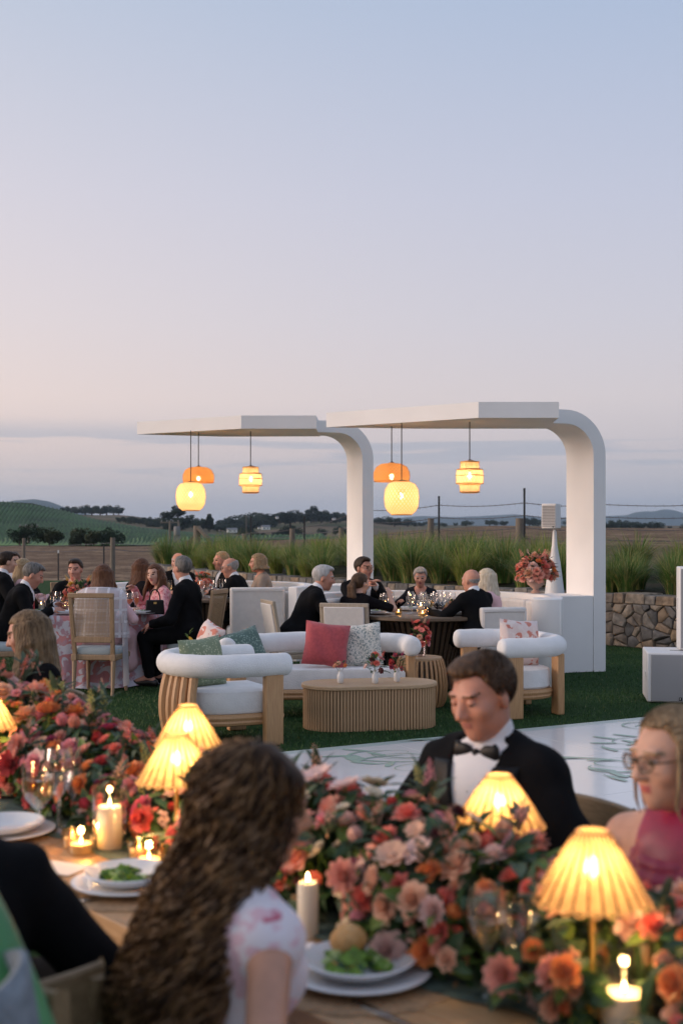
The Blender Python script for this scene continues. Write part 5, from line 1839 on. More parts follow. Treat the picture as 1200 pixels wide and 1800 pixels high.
            sdf_obj('hair_length', g, hv, hm_, root, (.004, 80))
    elif st == 'bald':
        h = Sdf(); cap(h, .004); h.cut(hairline())
        def top2(X, Y, Z):
            u = [((X - hcN[0]) * RhN[0, i] + (Y - hcN[1]) * RhN[1, i] + (Z - hcN[2]) * RhN[2, i]) / hs for i in range(3)]
            return .015 - u[2]
        h.cut(top2); sdf_obj('hair', h, hv, hm_, root)
    if glasses:
        g = MB()
        for q in (-1, 1):
            c_ = (q * .033, .116, .006)
            g.tube([Hp(c_[0] + .024 * math.cos(a), c_[1] - .012 * (abs(c_[0] + .024 * math.cos(a)) / .06) ** 2, c_[2] + .020 * math.sin(a)) for a in np.linspace(0, 2 * PI, 20, endpoint=False)], .0022, 6, closed=True)
            g.tube([Hp(q * .056, .108, .010), Hp(q * .078, .085, .012), Hp(q * .084, .0, .010)], .0022, 6)
        g.tube([Hp(-.010, .117, .010), Hp(0, .119, .013), Hp(.010, .117, .010)], .0022, 6)
        fr = g.build('glasses', M('tortoise_frame', (.10, .055, .025, 1), .3), root)
        ln_ = MB()
        for q in (-1, 1):
            ring_ = [Hp(q * .033 + .0235 * math.cos(a), .1155 - .012 * (abs(q * .033 + .0235 * math.cos(a)) / .06) ** 2, .006 + .0195 * math.sin(a)) for a in np.linspace(0, 2 * PI, 20, endpoint=False)]
            ln_.add(ring_, [tuple(range(20))])
        ln_.build('lens', M_glass('clear_glass'), fr)
    root['_hp'] = 0
    del root['_hp']
    return root, dict(Hp=Hp, hc=hc, T=T, wri=wri, elb=elb, sho=sho, Rh=Rh, hs=hs)

# ------------------------------------------------------------------ colours of clothes
m_pink = M_print('pink_floral_dress', rgb(214, 140, 146), rgb(226, 172, 170), rgb(190, 96, 104), scale=20, thr=.4)
m_navy = M('dark_navy', (.010, .011, .016, 1), .85, spec=.12)
m_blackv = M('black_velvet', (.007, .006, .007, 1), .95, spec=.1)
m_lace = M('black_lace', (.012, .010, .011, 1), .9, var=.5, vscale=60, spec=.1)
m_beige = M('beige_jacket', (.30, .23, .18, 1), .85, var=.1)
m_red = M('red_top', (.35, .03, .03, 1), .7)
m_magenta = M('magenta_satin', (.27, .014, .055, 1), .42, var=.25, vscale=9, sheen=.2)
m_blush = M('blush_dress', (.66, .42, .42, 1), .8)
m_palepk = M('pale_pink_knit', (.70, .45, .47, 1), .8, var=.06)
m_green = M('green_silk', (.045, .22, .07, 1), .45, var=.25, vscale=7, sheen=.2)
m_whitefl = M_print('white_rose_print', rgb(218, 212, 220), rgb(184, 80, 106), rgb(214, 180, 192), scale=13, thr=.19)
m_redtie = M('red_tie', (.42, .02, .03, 1), .5)

# ------------------------------------------------------------------ foreground guests
TU, TN = Vector((.64, -.77, 0)).normalized(), Vector((.77, .64, 0)).normalized()
def TB(u, n, z=0.0):
    p = TU * u + TN * n
    return Vector((p.x, p.y, z))
FA = math.degrees(math.atan2(TN.y, TN.x))         # direction across the table, away from the near side
man, man_i = person('dark haired man in black tuxedo and bow tie looking down at the flowers', (.435, 3.62), FA + 180 + 12, H=1.325, lean=3, head=(-10, 15, 3), lh=(-.20, .30, .80), rh=(.22, .28, .80),
                    skin='ruddy', hair=('short', 'brown'), tie='bow', vox=.0058, legs=True, sw=.134, hsc=.91)
lady, lady_i = person('fair haired woman in glasses and magenta cowl neck dress', (.775, 2.87), FA + 180 + 8, H=1.275, lean=4, head=(-22, 4, 2), female=True, skin='fair', hair=('updo', 'ashblonde'), outfit='dress',
                      cols={'top': m_magenta}, sleeve=0, strap=True, neckline='halter', glasses=True, vox=.0058, hsc=.95, lh=(-.2, .26, .76), rh=(.16, .26, .76))
for q in (-1, 1):
    ear = thing('earring', 'pearl drop earring worn by the woman in magenta' if q == 1 else 'second pearl earring of the woman in magenta', 'earring', (0, 0, 0))
    ear.parent = None
    p = lady.matrix_world
    R_ = Matrix.Translation(lady.location) @ Matrix.Rotation(lady.rotation_euler.z, 4, 'Z')
    w = R_ @ lady_i['Hp'](q * .083, -.002, -.046)
    ear.location = w
    MB().lathe([(.0005, -.014), (.007, -.010), (.009, -.004), (.006, .003), (.001, .006)], 12).build('pearl', M('pearl', (.75, .72, .68, 1), .2, coat=.5), ear)
    MB().tube([(0, 0, .006), (0, .001, .016)], .0015, 6).build('hook', M('gold', (.6, .4, .15, 1), .25, metal=1), ear)
person('person in black jacket turned away at the near table edge', (-.76, 2.38), 122, H=1.31, lean=4, head=(20, 0, 0), hair=('short', 'dark'), tie=None, vox=.010, rh=(.26, .22, .70), lh=(-.15, .3, .8), fat=1.05)
person('person in green silk dress sitting behind the black jacketed guest', (-.765, 1.95), 75, sh=.60, H=1.40, lean=2, head=(25, 0, 0), female=True, hair=('updo', 'brown'), outfit='dress', cols={'top': m_green}, sleeve=.9, vox=.010, rh=(.2, .2, .7), lh=(-.1, .3, .7))
person('woman with long blonde hair and black top at the flower filled table', (-1.46, 6.32), FA + 180 - 10, H=1.265, lean=6, head=(-26, 16, 4), female=True, skin='ruddy', hair=('long', 'honey', .30), outfit='top', cols={'top': m_blackv}, vox=.009, sleeve=1.0, lh=(-.15, .3, .8), rh=(.15, .3, .8))
# the girl with curls: body here, ringlets below
girl, gi = person('girl with long curly brown hair and floral dress seen from behind', (-.245, 2.245), FA - 2, H=1.232, sh=.505, lean=7, side=3, head=(-20, 6, 8), female=True, skin='tan', hair=('bald', 'brown'), outfit='dress', cols={'top': m_whitefl},
                  sleeve=.035, vox=.0075, rh=(.25, .10, .74), lh=(-.2, .28, .78))
def curls():
    r = random.Random(21)
    Hp, T, hc = gi['Hp'], gi['T'], gi['hc']
    mats = [M('curl_dark', (.022, .011, .006, 1), .5, c2=(.058, .030, .015, 1), vscale=22, spec=.15), M('curl_light', (.10, .052, .024, 1), .45, c2=(.25, .145, .07, 1), vscale=22, spec=.25)]
    top = Hp(0, -.035, -.01)
    def mass(t_):
        """centre line and half widths of the hair falling down the back"""
        c_ = Vector((top.x * (1 - t_) - .025 * t_, top.y + (-.055 - top.y) * min(1, t_ * 1.6) - .012 * t_, top.z - .50 * t_))
        return c_, .086 + .048 * math.sin(min(1.0, t_ * 1.1) * PI * .6), .084 - .020 * t_
    h = Sdf()
    h.ell(Hp(0, -.014, .036), (.080, .102, .090), npR(gi['Rh']), .01)
    for t_ in np.linspace(0, .93, 9):
        c_, wx, wy = mass(t_)
        h.ell(c_, (wx * .80, wy * .80, .075), None, .04)
    sdf_obj('hair', h, .012, mats[0], girl, (.008, 60))
    mb = MB()
    for i in range(1500):
        a = r.gauss(0, .95)
        if abs(a) > 2.5:
            continue
        el0 = r.uniform(-.2, 1.45)
        tend = r.uniform(.55, 1.06) * (1 if abs(a) < 1.5 else .8)
        dep = r.uniform(.86, 1.13)
        spine = []
        nh = 9
        for k in range(nh):
            el = el0 + (-.15 - el0) * k / (nh - 1)
            spine.append(Hp(math.sin(a) * .087 * dep * math.cos(el), -.014 - math.cos(a) * .108 * dep * math.cos(el), .036 + .094 * dep * math.sin(el)))
        drift = r.gauss(0, .5)
        for k in range(26):
            t_ = tend * (k + 1) / 26
            c_, wx, wy = mass(t_)
            aa = a + drift * t_
            p = c_ + Vector((math.sin(aa) * wx * dep, -math.cos(aa) * wy * dep, 0))
            w_ = min(1, t_ / .22)
            q = spine[nh - 1] + Vector((0, 0, -.50 * t_))
            spine.append(q.lerp(p, w_))
        # resample along the length and wind it into a ringlet
        ls = [0]
        for p, q in zip(spine, spine[1:]):
            ls.append(ls[-1] + (q - p).length)
        L = ls[-1]
        cr, pitch = r.uniform(.004, .012), r.uniform(.040, .095)
        ph = r.random() * 6.28
        n = max(12, int(L / pitch * 8))
        pts, rad = [], []
        w = r.uniform(.0013, .0024)
        j = 0
        for k in range(n + 1):
            sl = L * k / n
            while j < len(ls) - 2 and ls[j + 1] < sl:
                j += 1
            f_ = (sl - ls[j]) / max(1e-6, ls[j + 1] - ls[j])
            c_ = spine[j].lerp(spine[j + 1], f_); d_ = (spine[j + 1] - spine[j]).normalized()
            x_ = d_.cross(Vector((0, 1, .3))).normalized(); y_ = d_.cross(x_)
            am = cr * min(1, .2 + sl / .10) * (1 + .3 * math.sin(sl * 31 + ph))
            th = sl / pitch * 2 * PI + ph
            pts.append(c_ + x_ * math.cos(th) * am + y_ * math.sin(th) * am)
            rad.append(w * (1 - .6 * (k / n) ** 4))
        mb.cur = 0 if r.random() < .5 else 1
        mb.tube(pts, rad, 3, cap=False)
    o_ = mb.build('curly_hair', mats, girl); o_['kind'] = 'stuff'
curls()

# ------------------------------------------------------------------ guests at the printed-cloth table
def P_at(xp, d):
    return (xat(xp, d), d)
person('grey haired man in dark suit bending over his plate at the pink clothed table', (-3.52, 13.45), 8, H=1.37, lean=24, head=(4, 26, 0), hair=('short', 'saltpepper'), tie=m_redtie, skin='ruddy', lh=(-.10, .50, .84), rh=(.16, .48, .80))
person('dark haired man in black shirt facing the flower arrangement', P_at(131, 15.05), -70, H=1.315, lean=6, head=(-28, 4, 0), hair=('short', 'dark'), outfit='top', cols={'top': m_black}, skin='ruddy', lh=(-.2, .35, .80), rh=(.2, .35, .80))
shw, shi = person('woman with brown hair wrapped in a sheer white checked shawl seen from behind', (xat(178, 13.0), 13.02), 80, H=1.305, lean=4, head=(-10, 2, 0), female=True, hair=('bob', 'auburn', .12), outfit='dress', cols={'top': m_palepk}, sleeve=.6, lh=(-.2, .3, .78), rh=(.2, .3, .78))
person('woman with long dark brown hair and black lace dress seen from behind', (xat(238, 14.95), 14.95), -130 + 180 - 10, H=1.325, lean=6, head=(20, 0, 0), female=True, hair=('long', 'auburn', .22), outfit='dress', cols={'top': m_lace}, sleeve=1.0, rh=(.25, .3, .82), lh=(-.1, .35, .8))
person('woman in pink floral blouse listening with her chin raised', (xat(292, 14.25), 14.25), 205, H=1.285, lean=10, head=(42, 4, 8), female=True, hair=('half', 'auburn', .24), outfit='top', cols={'top': m_pink}, sleeve=1.0, rh=(.22, .30, .98), lh=(-.2, .32, .78))
person('grey haired man in black suit sitting sideways on a cane chair', (-1.60, 13.42), 168, H=1.385, lean=3, head=(-34, 0, 0), hair=('short', 'saltpepper'), skin='ruddy', lh=(-.18, .34, .66), rh=(.14, .36, .66), fat=1.05)
# edge of the table further left
person('dark haired man in black suit at the frame edge beyond the grey haired man', (xat(-2, 15.6), 15.6), 20, H=1.40, lean=6, head=(10, 5, 0), hair=('short', 'dark'), vox=.014)
person('person with dark brown hair behind the blonde woman', (xat(22, 17.2), 17.2), -60, H=1.36, head=(-20, 0, 0), hair=('short', 'brown'), vox=.014)
person('blonde woman seated behind the grey haired man', (xat(33, 16.0), 15.9), 30, H=1.30, head=(10, 5, 0), female=True, hair=('long', 'blonde', .24), outfit='dress', cols={'top': m_blush}, vox=.014)
# ------------------------------------------------------------------ rear booth
ZB = 0.02
person('older man with ruddy face seated behind the grey haired suited man', (xat(312, 17.6), 17.55), -75, H=1.345, head=(-25, 0, 0), hair=('balding', 'silver'), skin='ruddy', vox=.013)
person('balding grey man in glasses and black suit at the rear booth', (xat(428, 16.35), 16.4), 165, H=1.315, lean=16, head=(18, 12, 0), hair=('balding', 'grey'), skin='ruddy', glasses=True, lh=(-.1, .4, .84), rh=(.15, .4, .84))
person('man whose pink head shows above the balding grey man', (xat(402, 17.6), 17.55), 200, H=1.365, head=(10, 4, 0), hair=('crop', 'blonde'), skin='ruddy', vox=.013)
person('short haired woman in beige jacket at the rear booth', (xat(468, 17.2), 17.2), 190, H=1.345, lean=8, head=(-4, 4, 0), female=True, hair=('bob', 'ashblonde', .03), outfit='top', cols={'top': m_beige}, skin='ruddy', vox=.013)
# ------------------------------------------------------------------ front booth
person('white haired man in black suit leaning towards the front booth table', (xat(540, 13.1) - .10, 13.15), 12, H=1.345, lean=24, head=(-8, 10, 0), hair=('short', 'silver'), skin='ruddy', lh=(-.12, .52, .82), rh=(.18, .50, .80), fat=1.1)
person('dark haired man in glasses clasping his hands at the front booth', (xat(634, 14.55), 14.5), -70, H=1.35, lean=4, head=(28, 2, 0), hair=('short', 'dark'), skin='ruddy', glasses=True, lh=(-.05, .32, 1.02), rh=(.05, .32, 1.02))
person('woman with brown ponytail and black top raising her hand seen from behind', (xat(620, 12.95), 12.98), 62, H=1.235, lean=16, head=(-20, 8, 0), female=True, hair=('ponytail', 'brown'), outfit='top', cols={'top': m_blackv}, sleeve=.42, rh=(.24, .34, 1.0), lh=(-.2, .4, .80))
person('woman with cropped grey hair and dark jacket facing across the booth table', (xat(739, 14.75), 14.72), -100, H=1.215, lean=4, head=(6, 10, 0), female=True, hair=('pixie', 'grey'), outfit='top', cols={'top': m_navy}, skin='ruddy', lh=(-.16, .36, .84), rh=(.2, .36, .84))
person('bald man in black suit resting his arm on the booth table', (xat(842, 12.98), 12.98), 128, H=1.26, lean=10, head=(8, 6, 0), hair=('bald', 'grey'), skin='ruddy', lh=(-.30, .42, .80), rh=(.05, .40, .82), fat=1.1)
person('woman with long platinum hair and pink dress beside the bald man', (xat(868, 13.6), 13.62), 165, H=1.245, lean=6, head=(-15, 4, 0), female=True, hair=('long', 'platinum', .22), outfit='dress', cols={'top': m_palepk}, sleeve=.5)
# ================================================================== TABLEWARE BUILDERS
m_glass = M_glass('clear_glass')
m_wine = M_glass('white_wine', (1.0, .86, .58, 1), .08)
m_rose = M('rose_wine', (.85, .40, .22, 1), .05, transl=.75)
m_water = M_glass('water', (.93, .96, .97, 1), .06)
m_porc = M('porcelain', (.72, .73, .74, 1), .18, var=.02, coat=.3)
m_wax = M('ivory_wax', (.82, .74, .60, 1), .45, transl=.25)
m_flame = M_emit('flame', (1.0, .62, .22, 1), 60.0)
m_votglow = M('amber_glass', (.80, .52, .22, 1), .15, transl=.6)
GLASSPROF = {
    'wine': ([(.034, 0), (.034, .003), (.006, .008), (.004, .014), (.004, .085), (.008, .092), (.030, .118), (.039, .150), (.037, .185), (.031, .215)], [(.004, .0935), (.028, .118), (.0365, .146), (.0365, .149), (.001, .1492)]),
    'flute': ([(.032, 0), (.032, .003), (.005, .008), (.0038, .014), (.0038, .075), (.010, .085), (.025, .125), (.027, .17), (.025, .225)], [(.006, .0865), (.023, .125), (.025, .165), (.001, .1655)]),
    'tumbler': ([(.033, 0), (.035, .004), (.037, .10)], [(.001, .008), (.0325, .008), (.0345, .062), (.001, .0625)]),
    'goblet': ([(.035, 0), (.035, .003), (.006, .008), (.0045, .014), (.0045, .062), (.012, .070), (.036, .098), (.041, .125), (.041, .185)], [(.006, .0715), (.034, .098), (.039, .125), (.039, .145), (.001, .1455)]),
}
GLASSES = {}
def glass(kind, loc, label, group, fill=m_wine, name=None, scale=1.0):
    key = (kind, fill.name if fill else None)
    nm = name or {'wine': 'wine_glass', 'flute': 'champagne_flute', 'tumbler': 'tumbler', 'goblet': 'water_goblet'}[kind]
    if key in GLASSES:
        r = dup(GLASSES[key], loc, random.random() * 6, label, group, scale)
        r.name = nm
        return r
    t_ = thing(nm, label, 'glass', loc, 0, group)
    pr, fl = GLASSPROF[kind]
    MB().lathe(pr, 20, cap=False).build('glass_body', m_glass, t_, angle=80)
    if fill:
        MB().lathe(fl, 18).build('drink', fill, t_)
    t_.scale = (scale,) * 3
    GLASSES[key] = t_
    return t_
def plate(loc, label, group=None, r=.14, salad=True, bread=False, seed=0, charger=True, mat_=True):
    t_ = thing('dinner_plate', label, 'plate', loc, 0, group)
    z = 0
    if charger:
        MB().lathe([(.0, .002), (.09, .002), (r, .014), (r + .002, .017), (r - .004, .018), (.088, .007), (0, .007)], 48, cap=False).build('charger', m_porc, t_)
        z = .009
    r2 = r * .80
    MB().lathe([(.0, .002 + z), (.06, .002 + z), (r2 * .8, .012 + z), (r2, .030 + z), (r2 - .004, .032 + z), (r2 * .76, .015 + z), (.06, .006 + z), (0, .006 + z)], 48, cap=False).build('bowl', m_porc, t_)
    if salad:
        salad_on(t_, z + .006, seed, bread)
    return t_
m_sal = [M('lettuce', (.16, .30, .035, 1), .5, var=.4, vscale=60, transl=.2), M('herb', (.035, .10, .03, 1), .5, var=.4, vscale=60, transl=.1), M('cucumber', (.42, .52, .20, 1), .45, var=.2, vscale=60), M('squash', (.62, .33, .05, 1), .5)]
m_bread = M('bread_crust', (.52, .26, .07, 1), .6, c2=(.68, .44, .20, 1), vscale=30, bump=.4, bscale=90)
def salad_on(t_, z, seed, bread):
    r = random.Random(seed)
    for k, (nm, nn, sz) in enumerate((('lettuce', 26, .020), ('herbs', 18, .014), ('cucumber', 9, .017), ('squash', 5, .012))):
        mb = MB()
        for i in range(nn):
            a, q = r.random() * 6.28, .062 * math.sqrt(r.random())
            c_ = Vector((q * math.cos(a) - .012, q * math.sin(a) - .008, z + .008 + r.random() * .022 * (1 - q / .08)))
            ax = Vector((r.gauss(0, 1), r.gauss(0, 1), r.gauss(0, .6))).normalized(); b_ = ax.orthogonal().normalized(); n_ = ax.cross(b_)
            w = sz * r.uniform(.7, 1.3)
            mb.add([c_ - ax * w, c_ - ax * .3 * w + b_ * w * .7 + n_ * w * .25, c_ + ax * w, c_ + ax * .2 * w - b_ * w * .7 + n_ * w * .3, c_ + n_ * w * .1], [(0, 1, 4), (1, 2, 4), (2, 3, 4), (3, 0, 4)])
        o = mb.build(nm, m_sal[k], t_, smooth=False); o['kind'] = 'stuff'
    if bread:
        s_ = Sdf(); s_.ell((-.022, .045, z + .040), (.036, .028, .030), None, .01); s_.ell((-.012, .035, z + .05), (.028, .024, .026), None, .015)
        sdf_obj('bread_roll', s_, .005, m_bread, t_, (.002, 90))
def candle(loc, label, h=.10, r=.036, hurricane=.17, watts=.25, cat='candle', lit=True):
    t_ = thing('pillar_candle', label, cat, loc)
    MB().lathe([(0, 0), (r, 0), (r, h - .006), (r - .004, h), (r * .7, h - .004), (.001, h - .006)], 28, cap=False).build('wax', m_wax, t_)
    MB().tube([(0, 0, h - .006), (.001, 0, h + .006)], .0012, 5).build('wick', m_cord, t_)
    MB().lathe([(.0005, h + .002), (.0032, h + .006), (.003, h + .010), (.0014, h + .016), (.0003, h + .021)], 10).build('flame', m_flame, t_)
    if hurricane:
        MB().lathe([(r + .012, .0), (r + .014, .004), (r + .014, hurricane)], 28, cap=False).build('glass_shade', m_glass, t_)
    point_light('candle_light', (0, 0, h + .03), watts, (1.0, .55, .20), .008, t_)
    return t_
def votive(loc, label, group, watts=.14, h=.065, r=.036):
    t_ = thing('votive_candle', label, 'candle', loc, 0, group)
    MB().lathe([(r * .86, 0), (r, .006), (r * 1.05, h)], 24, cap=False).build('holder', M_glass('amber_votive_glass', (1.0, .80, .50, 1), .16), t_)
    MB().lathe([(0, .003), (r * .82, .003), (r * .84, .028), (.001, .027)], 20, cap=False).build('wax', m_wax, t_)
    MB().lathe([(.0005, .028), (.0034, .032), (.003, .037), (.0003, .046)], 10).build('flame', m_flame, t_)
    point_light('votive_light', (0, 0, .052), watts, (1.0, .55, .20), .008, t_)
    return t_
# ================================================================== FLOWERS
def petal_mb(mb, ang, tilt, L, W, curl, base=0.0, z0=0.0, ruff=0.0, r=None):
    """one cupped petal: rows along its length"""
    ca, sa = math.cos(ang), math.sin(ang)
    rows = []
    n = 4
    for i in range(n + 1):
        t_ = i / n
        w = W * math.sin(PI * (.12 + .80 * t_)) ** .8
        th = tilt + curl * t_
        rad = base + L * (math.sin(tilt) * t_ + (math.sin(th) - math.sin(tilt)) * t_ * .5)
        z = z0 + L * (math.cos(tilt) * t_ + (math.cos(th) - math.cos(tilt)) * t_ * .5)
        row = []
        for j in (-1, 0, 1):
            off = j * w
            cup = abs(j) * w * .35
            rr = rad - cup * .6; zz = z + cup * .3 + (ruff * (random.random() - .5) * t_ if j else 0)
            row.append((rr * ca - off * sa, rr * sa + off * ca, zz))
        rows.append(row)
    mb.grid(rows)
def bloom(kind):
    mb = MB()
    if kind == 'rose':
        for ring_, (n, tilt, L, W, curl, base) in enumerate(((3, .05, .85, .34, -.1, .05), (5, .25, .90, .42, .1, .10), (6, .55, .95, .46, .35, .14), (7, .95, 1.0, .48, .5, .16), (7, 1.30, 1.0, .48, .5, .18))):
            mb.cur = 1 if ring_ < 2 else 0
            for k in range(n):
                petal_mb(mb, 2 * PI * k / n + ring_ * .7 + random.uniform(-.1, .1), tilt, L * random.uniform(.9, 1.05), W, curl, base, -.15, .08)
    elif kind == 'peony':
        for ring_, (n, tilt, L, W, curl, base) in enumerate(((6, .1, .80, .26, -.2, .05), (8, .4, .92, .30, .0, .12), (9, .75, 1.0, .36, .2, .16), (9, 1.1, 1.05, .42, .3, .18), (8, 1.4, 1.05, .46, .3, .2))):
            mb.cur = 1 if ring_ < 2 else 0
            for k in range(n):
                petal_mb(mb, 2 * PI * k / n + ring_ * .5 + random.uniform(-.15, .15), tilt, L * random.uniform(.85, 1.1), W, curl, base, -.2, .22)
    elif kind == 'anemone':
        mb.cur = 0
        for ring_, (n, tilt) in enumerate(((7, 1.25), (7, 1.05))):
            for k in range(n):
                petal_mb(mb, 2 * PI * k / n + ring_ * .45, tilt, 1.0 - .12 * ring_, .40, .15, .12, .0, .05)
        mb.cur = 2
        mb.lathe([(.02, .04), (.24, .06), (.26, .14), (.14, .24), (.01, .27)], 10)
    elif kind == 'tulip':
        mb.cur = 0
        for ring_ in range(2):
            for k in range(4):
                petal_mb(mb, 2 * PI * k / 4 + ring_ * .78, .55 - .15 * ring_, 1.25, .52, -.75, .06, -.5, .03)
    elif kind == 'ranunculus':
        for ring_ in range(6):
            mb.cur = 1 if ring_ < 2 else 0
            n = 5 + ring_
            for k in range(n):
                petal_mb(mb, 2 * PI * k / n + ring_ * .6, .15 + ring_ * .22, .62 + .06 * ring_, .34, -.25, .04 + .05 * ring_, -.05, .03)
    elif kind == 'dahlia':
        for ring_ in range(6):
            mb.cur = 1 if ring_ < 2 else 0
            n = 7 + 2 * ring_
            for k in range(n):
                petal_mb(mb, 2 * PI * k / n + ring_ * .4, .15 + ring_ * .25, .75 + .05 * ring_, .15, .1, .05, -.1, .02)
    return mb
def spike():
    mb = MB()
    mb.cur = 1
    mb.tube([(0, 0, -1.2), (.02, 0, .6), (0, .02, 1.6)], [.05, .045, .02], 5)
    mb.cur = 0
    for k in range(26):
        t_ = k / 26; a = k * 2.4; z = -.2 + 1.7 * t_; s_ = .34 * (1 - .75 * t_)
        c_ = Vector((math.cos(a) * (.10 + .12 * (1 - t_)), math.sin(a) * (.10 + .12 * (1 - t_)), z))
        u = Vector((math.cos(a), math.sin(a), .35)).normalized(); v = Vector((-math.sin(a), math.cos(a), 0)); w = u.cross(v)
        for q in (-1, 1):
            mb.add([c_, c_ + u * s_ * .6 + v * s_ * .55 + w * q * .1 * s_, c_ + u * s_ + w * q * s_ * .45, c_ + u * s_ * .6 - v * s_ * .55 + w * q * .1 * s_], [(0, 1, 2, 3)])
    return mb
PET = {'coral': (.86, .25, .19, 1), 'salmon': (.88, .43, .33, 1), 'peach': (.86, .53, .36, 1), 'blush': (.84, .60, .54, 1), 'pink': (.85, .38, .40, 1), 'orange': (.88, .32, .10, 1), 'red': (.55, .06, .06, 1),
       'burgundy': (.10, .012, .020, 1), 'cream': (.74, .62, .45, 1), 'magenta': (.42, .05, .13, 1), 'yellow': (.72, .46, .07, 1), 'lemon': (.58, .52, .16, 1), 'mauve': (.62, .28, .32, 1)}
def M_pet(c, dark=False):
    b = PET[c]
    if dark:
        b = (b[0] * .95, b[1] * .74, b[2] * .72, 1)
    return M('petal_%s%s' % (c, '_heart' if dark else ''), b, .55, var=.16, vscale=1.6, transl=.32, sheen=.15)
m_eye = M('flower_eye', (.03, .03, .02, 1), .8)
m_eye2 = M('flower_eye_yellow', (.55, .35, .04, 1), .8)
m_stem = M('stem_green', (.06, .13, .035, 1), .6, var=.3, vscale=2)
BL = {}
def bloom_mesh(kind, c):
    key = (kind, c)
    if key not in BL:
        base = BL.get(kind)
        if base is None:
            mb = bloom(kind) if kind != 'snapdragon' else spike()
            me = bpy.data.meshes.new(kind)
            me.from_pydata(mb.v, [], mb.f)
            for _ in range(3):
                me.materials.append(None)
            me.polygons.foreach_set('material_index', mb.mi)
            me.polygons.foreach_set('use_smooth', [True] * len(me.polygons))
            me.update()
            BL[kind] = me; base = me
        me = base.copy(); me.name = kind
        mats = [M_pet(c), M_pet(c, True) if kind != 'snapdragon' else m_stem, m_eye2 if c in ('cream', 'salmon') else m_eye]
        me.materials.clear()
        for m in mats:
            me.materials.append(m)
        BL[key] = me
    return BL[key]
def put_bloom(parent, kind, c, p, r, nrm):
    o = bpy.data.objects.new({'anemone': 'anemone', 'dahlia': 'dahlia'}.get(kind, kind), bloom_mesh(kind, c))
    col.objects.link(o); o.parent = parent
    o.location = p; o.scale = (r, r, r)
    q = Vector(nrm).normalized().to_track_quat('Z', 'Y')
    o.rotation_mode = 'QUATERNION'
    from mathutils import Quaternion
    o.rotation_quaternion = q @ Quaternion((0, 0, 1), random.random() * 6.28)
    return o
m_leafs = [M('foliage_deep', (.036, .085, .030, 1), .5, var=.4, vscale=12, transl=.25), M('foliage_sage', (.075, .12, .075, 1), .6, var=.3, vscale=12, transl=.25), M('foliage_lime', (.13, .21, .04, 1), .55, var=.3, vscale=12, transl=.3)]
def leaf(mb, p, d, L, W, up=(0, 0, 1), droop=.3):
    d = Vector(d).normalized(); s_ = d.cross(Vector(up))
    s_ = s_.normalized() if s_.length > 1e-4 else Vector((1, 0, 0))
    n_ = s_.cross(d)
    p = Vector(p)
    q = [p, p + d * L * .35 + s_ * W + n_ * L * .05, p + d * L * .75 + s_ * W * .7 - n_ * L * droop * .4, p + d * L - n_ * L * droop, p + d * L * .75 - s_ * W * .7 - n_ * L * droop * .4, p + d * L * .35 - s_ * W + n_ * L * .05, p + d * L * .5 - n_ * W * .3]
    mb.add(q, [(0, 1, 6), (1, 2, 6), (2, 3, 6), (3, 4, 6), (4, 5, 6), (5, 0, 6)])
def arrangement(parent, n, rad, palette, seed, dome=.12, size=(.022, .036), kinds=('rose', 'peony', 'ranunculus', 'anemone', 'tulip'), spikes=3, z0=0.0, leaves=50, leafL=.06):
    """a dome of blooms over a vase mouth"""
    r = random.Random(seed)
    lb = MB()
    pts = []
    for i in range(n):
        for _ in range(40):
            a = r.random() * 6.28; el = math.acos(1 - 1.15 * r.random())
            v = Vector((math.sin(el) * math.cos(a), math.sin(el) * math.sin(a), math.cos(el)))
            p = Vector((v.x * rad, v.y * rad, z0 + v.z * dome)) * 1.0
            p = Vector((v.x * rad * r.uniform(.75, 1.05), v.y * rad * r.uniform(.75, 1.05), z0 + v.z * dome * r.uniform(.75, 1.1)))
            if all((p - q).length > size[0] * 1.25 for q in pts):
                break
        pts.append(p)
        put_bloom(parent, r.choice(kinds), r.choice(palette), p, r.uniform(*size), v + Vector((0, 0, .25)))
    sb = MB()
    for p in pts:
        sb.tube([(0, 0, z0 - .06), Vector((p.x * .4, p.y * .4, z0 + (p.z - z0) * .5 - .02)), p], .0016, 4, cap=False)
    sb.build('stems', m_stem, parent)
    for i in range(spikes):
        a = r.random() * 6.28
        put_bloom(parent, 'snapdragon', r.choice(palette), Vector((math.cos(a) * rad * .7, math.sin(a) * rad * .7, z0 + dome * .95)), size[1] * .9, (math.cos(a) * .5, math.sin(a) * .5, 1))
    for i in range(leaves):
        a = r.random() * 6.28; el = r.uniform(.2, 1.75)
        v = Vector((math.sin(el) * math.cos(a), math.sin(el) * math.sin(a), math.cos(el)))
        lb.cur = r.choice((0, 0, 1, 2))
        leaf(lb, (v.x * rad * .75, v.y * rad * .75, z0 + v.z * dome * .75), v + Vector((0, 0, .1)), leafL * r.uniform(.7, 1.3), leafL * .22)
    lo = lb.build('foliage', m_leafs, parent, smooth=False); lo['kind'] = 'stuff'

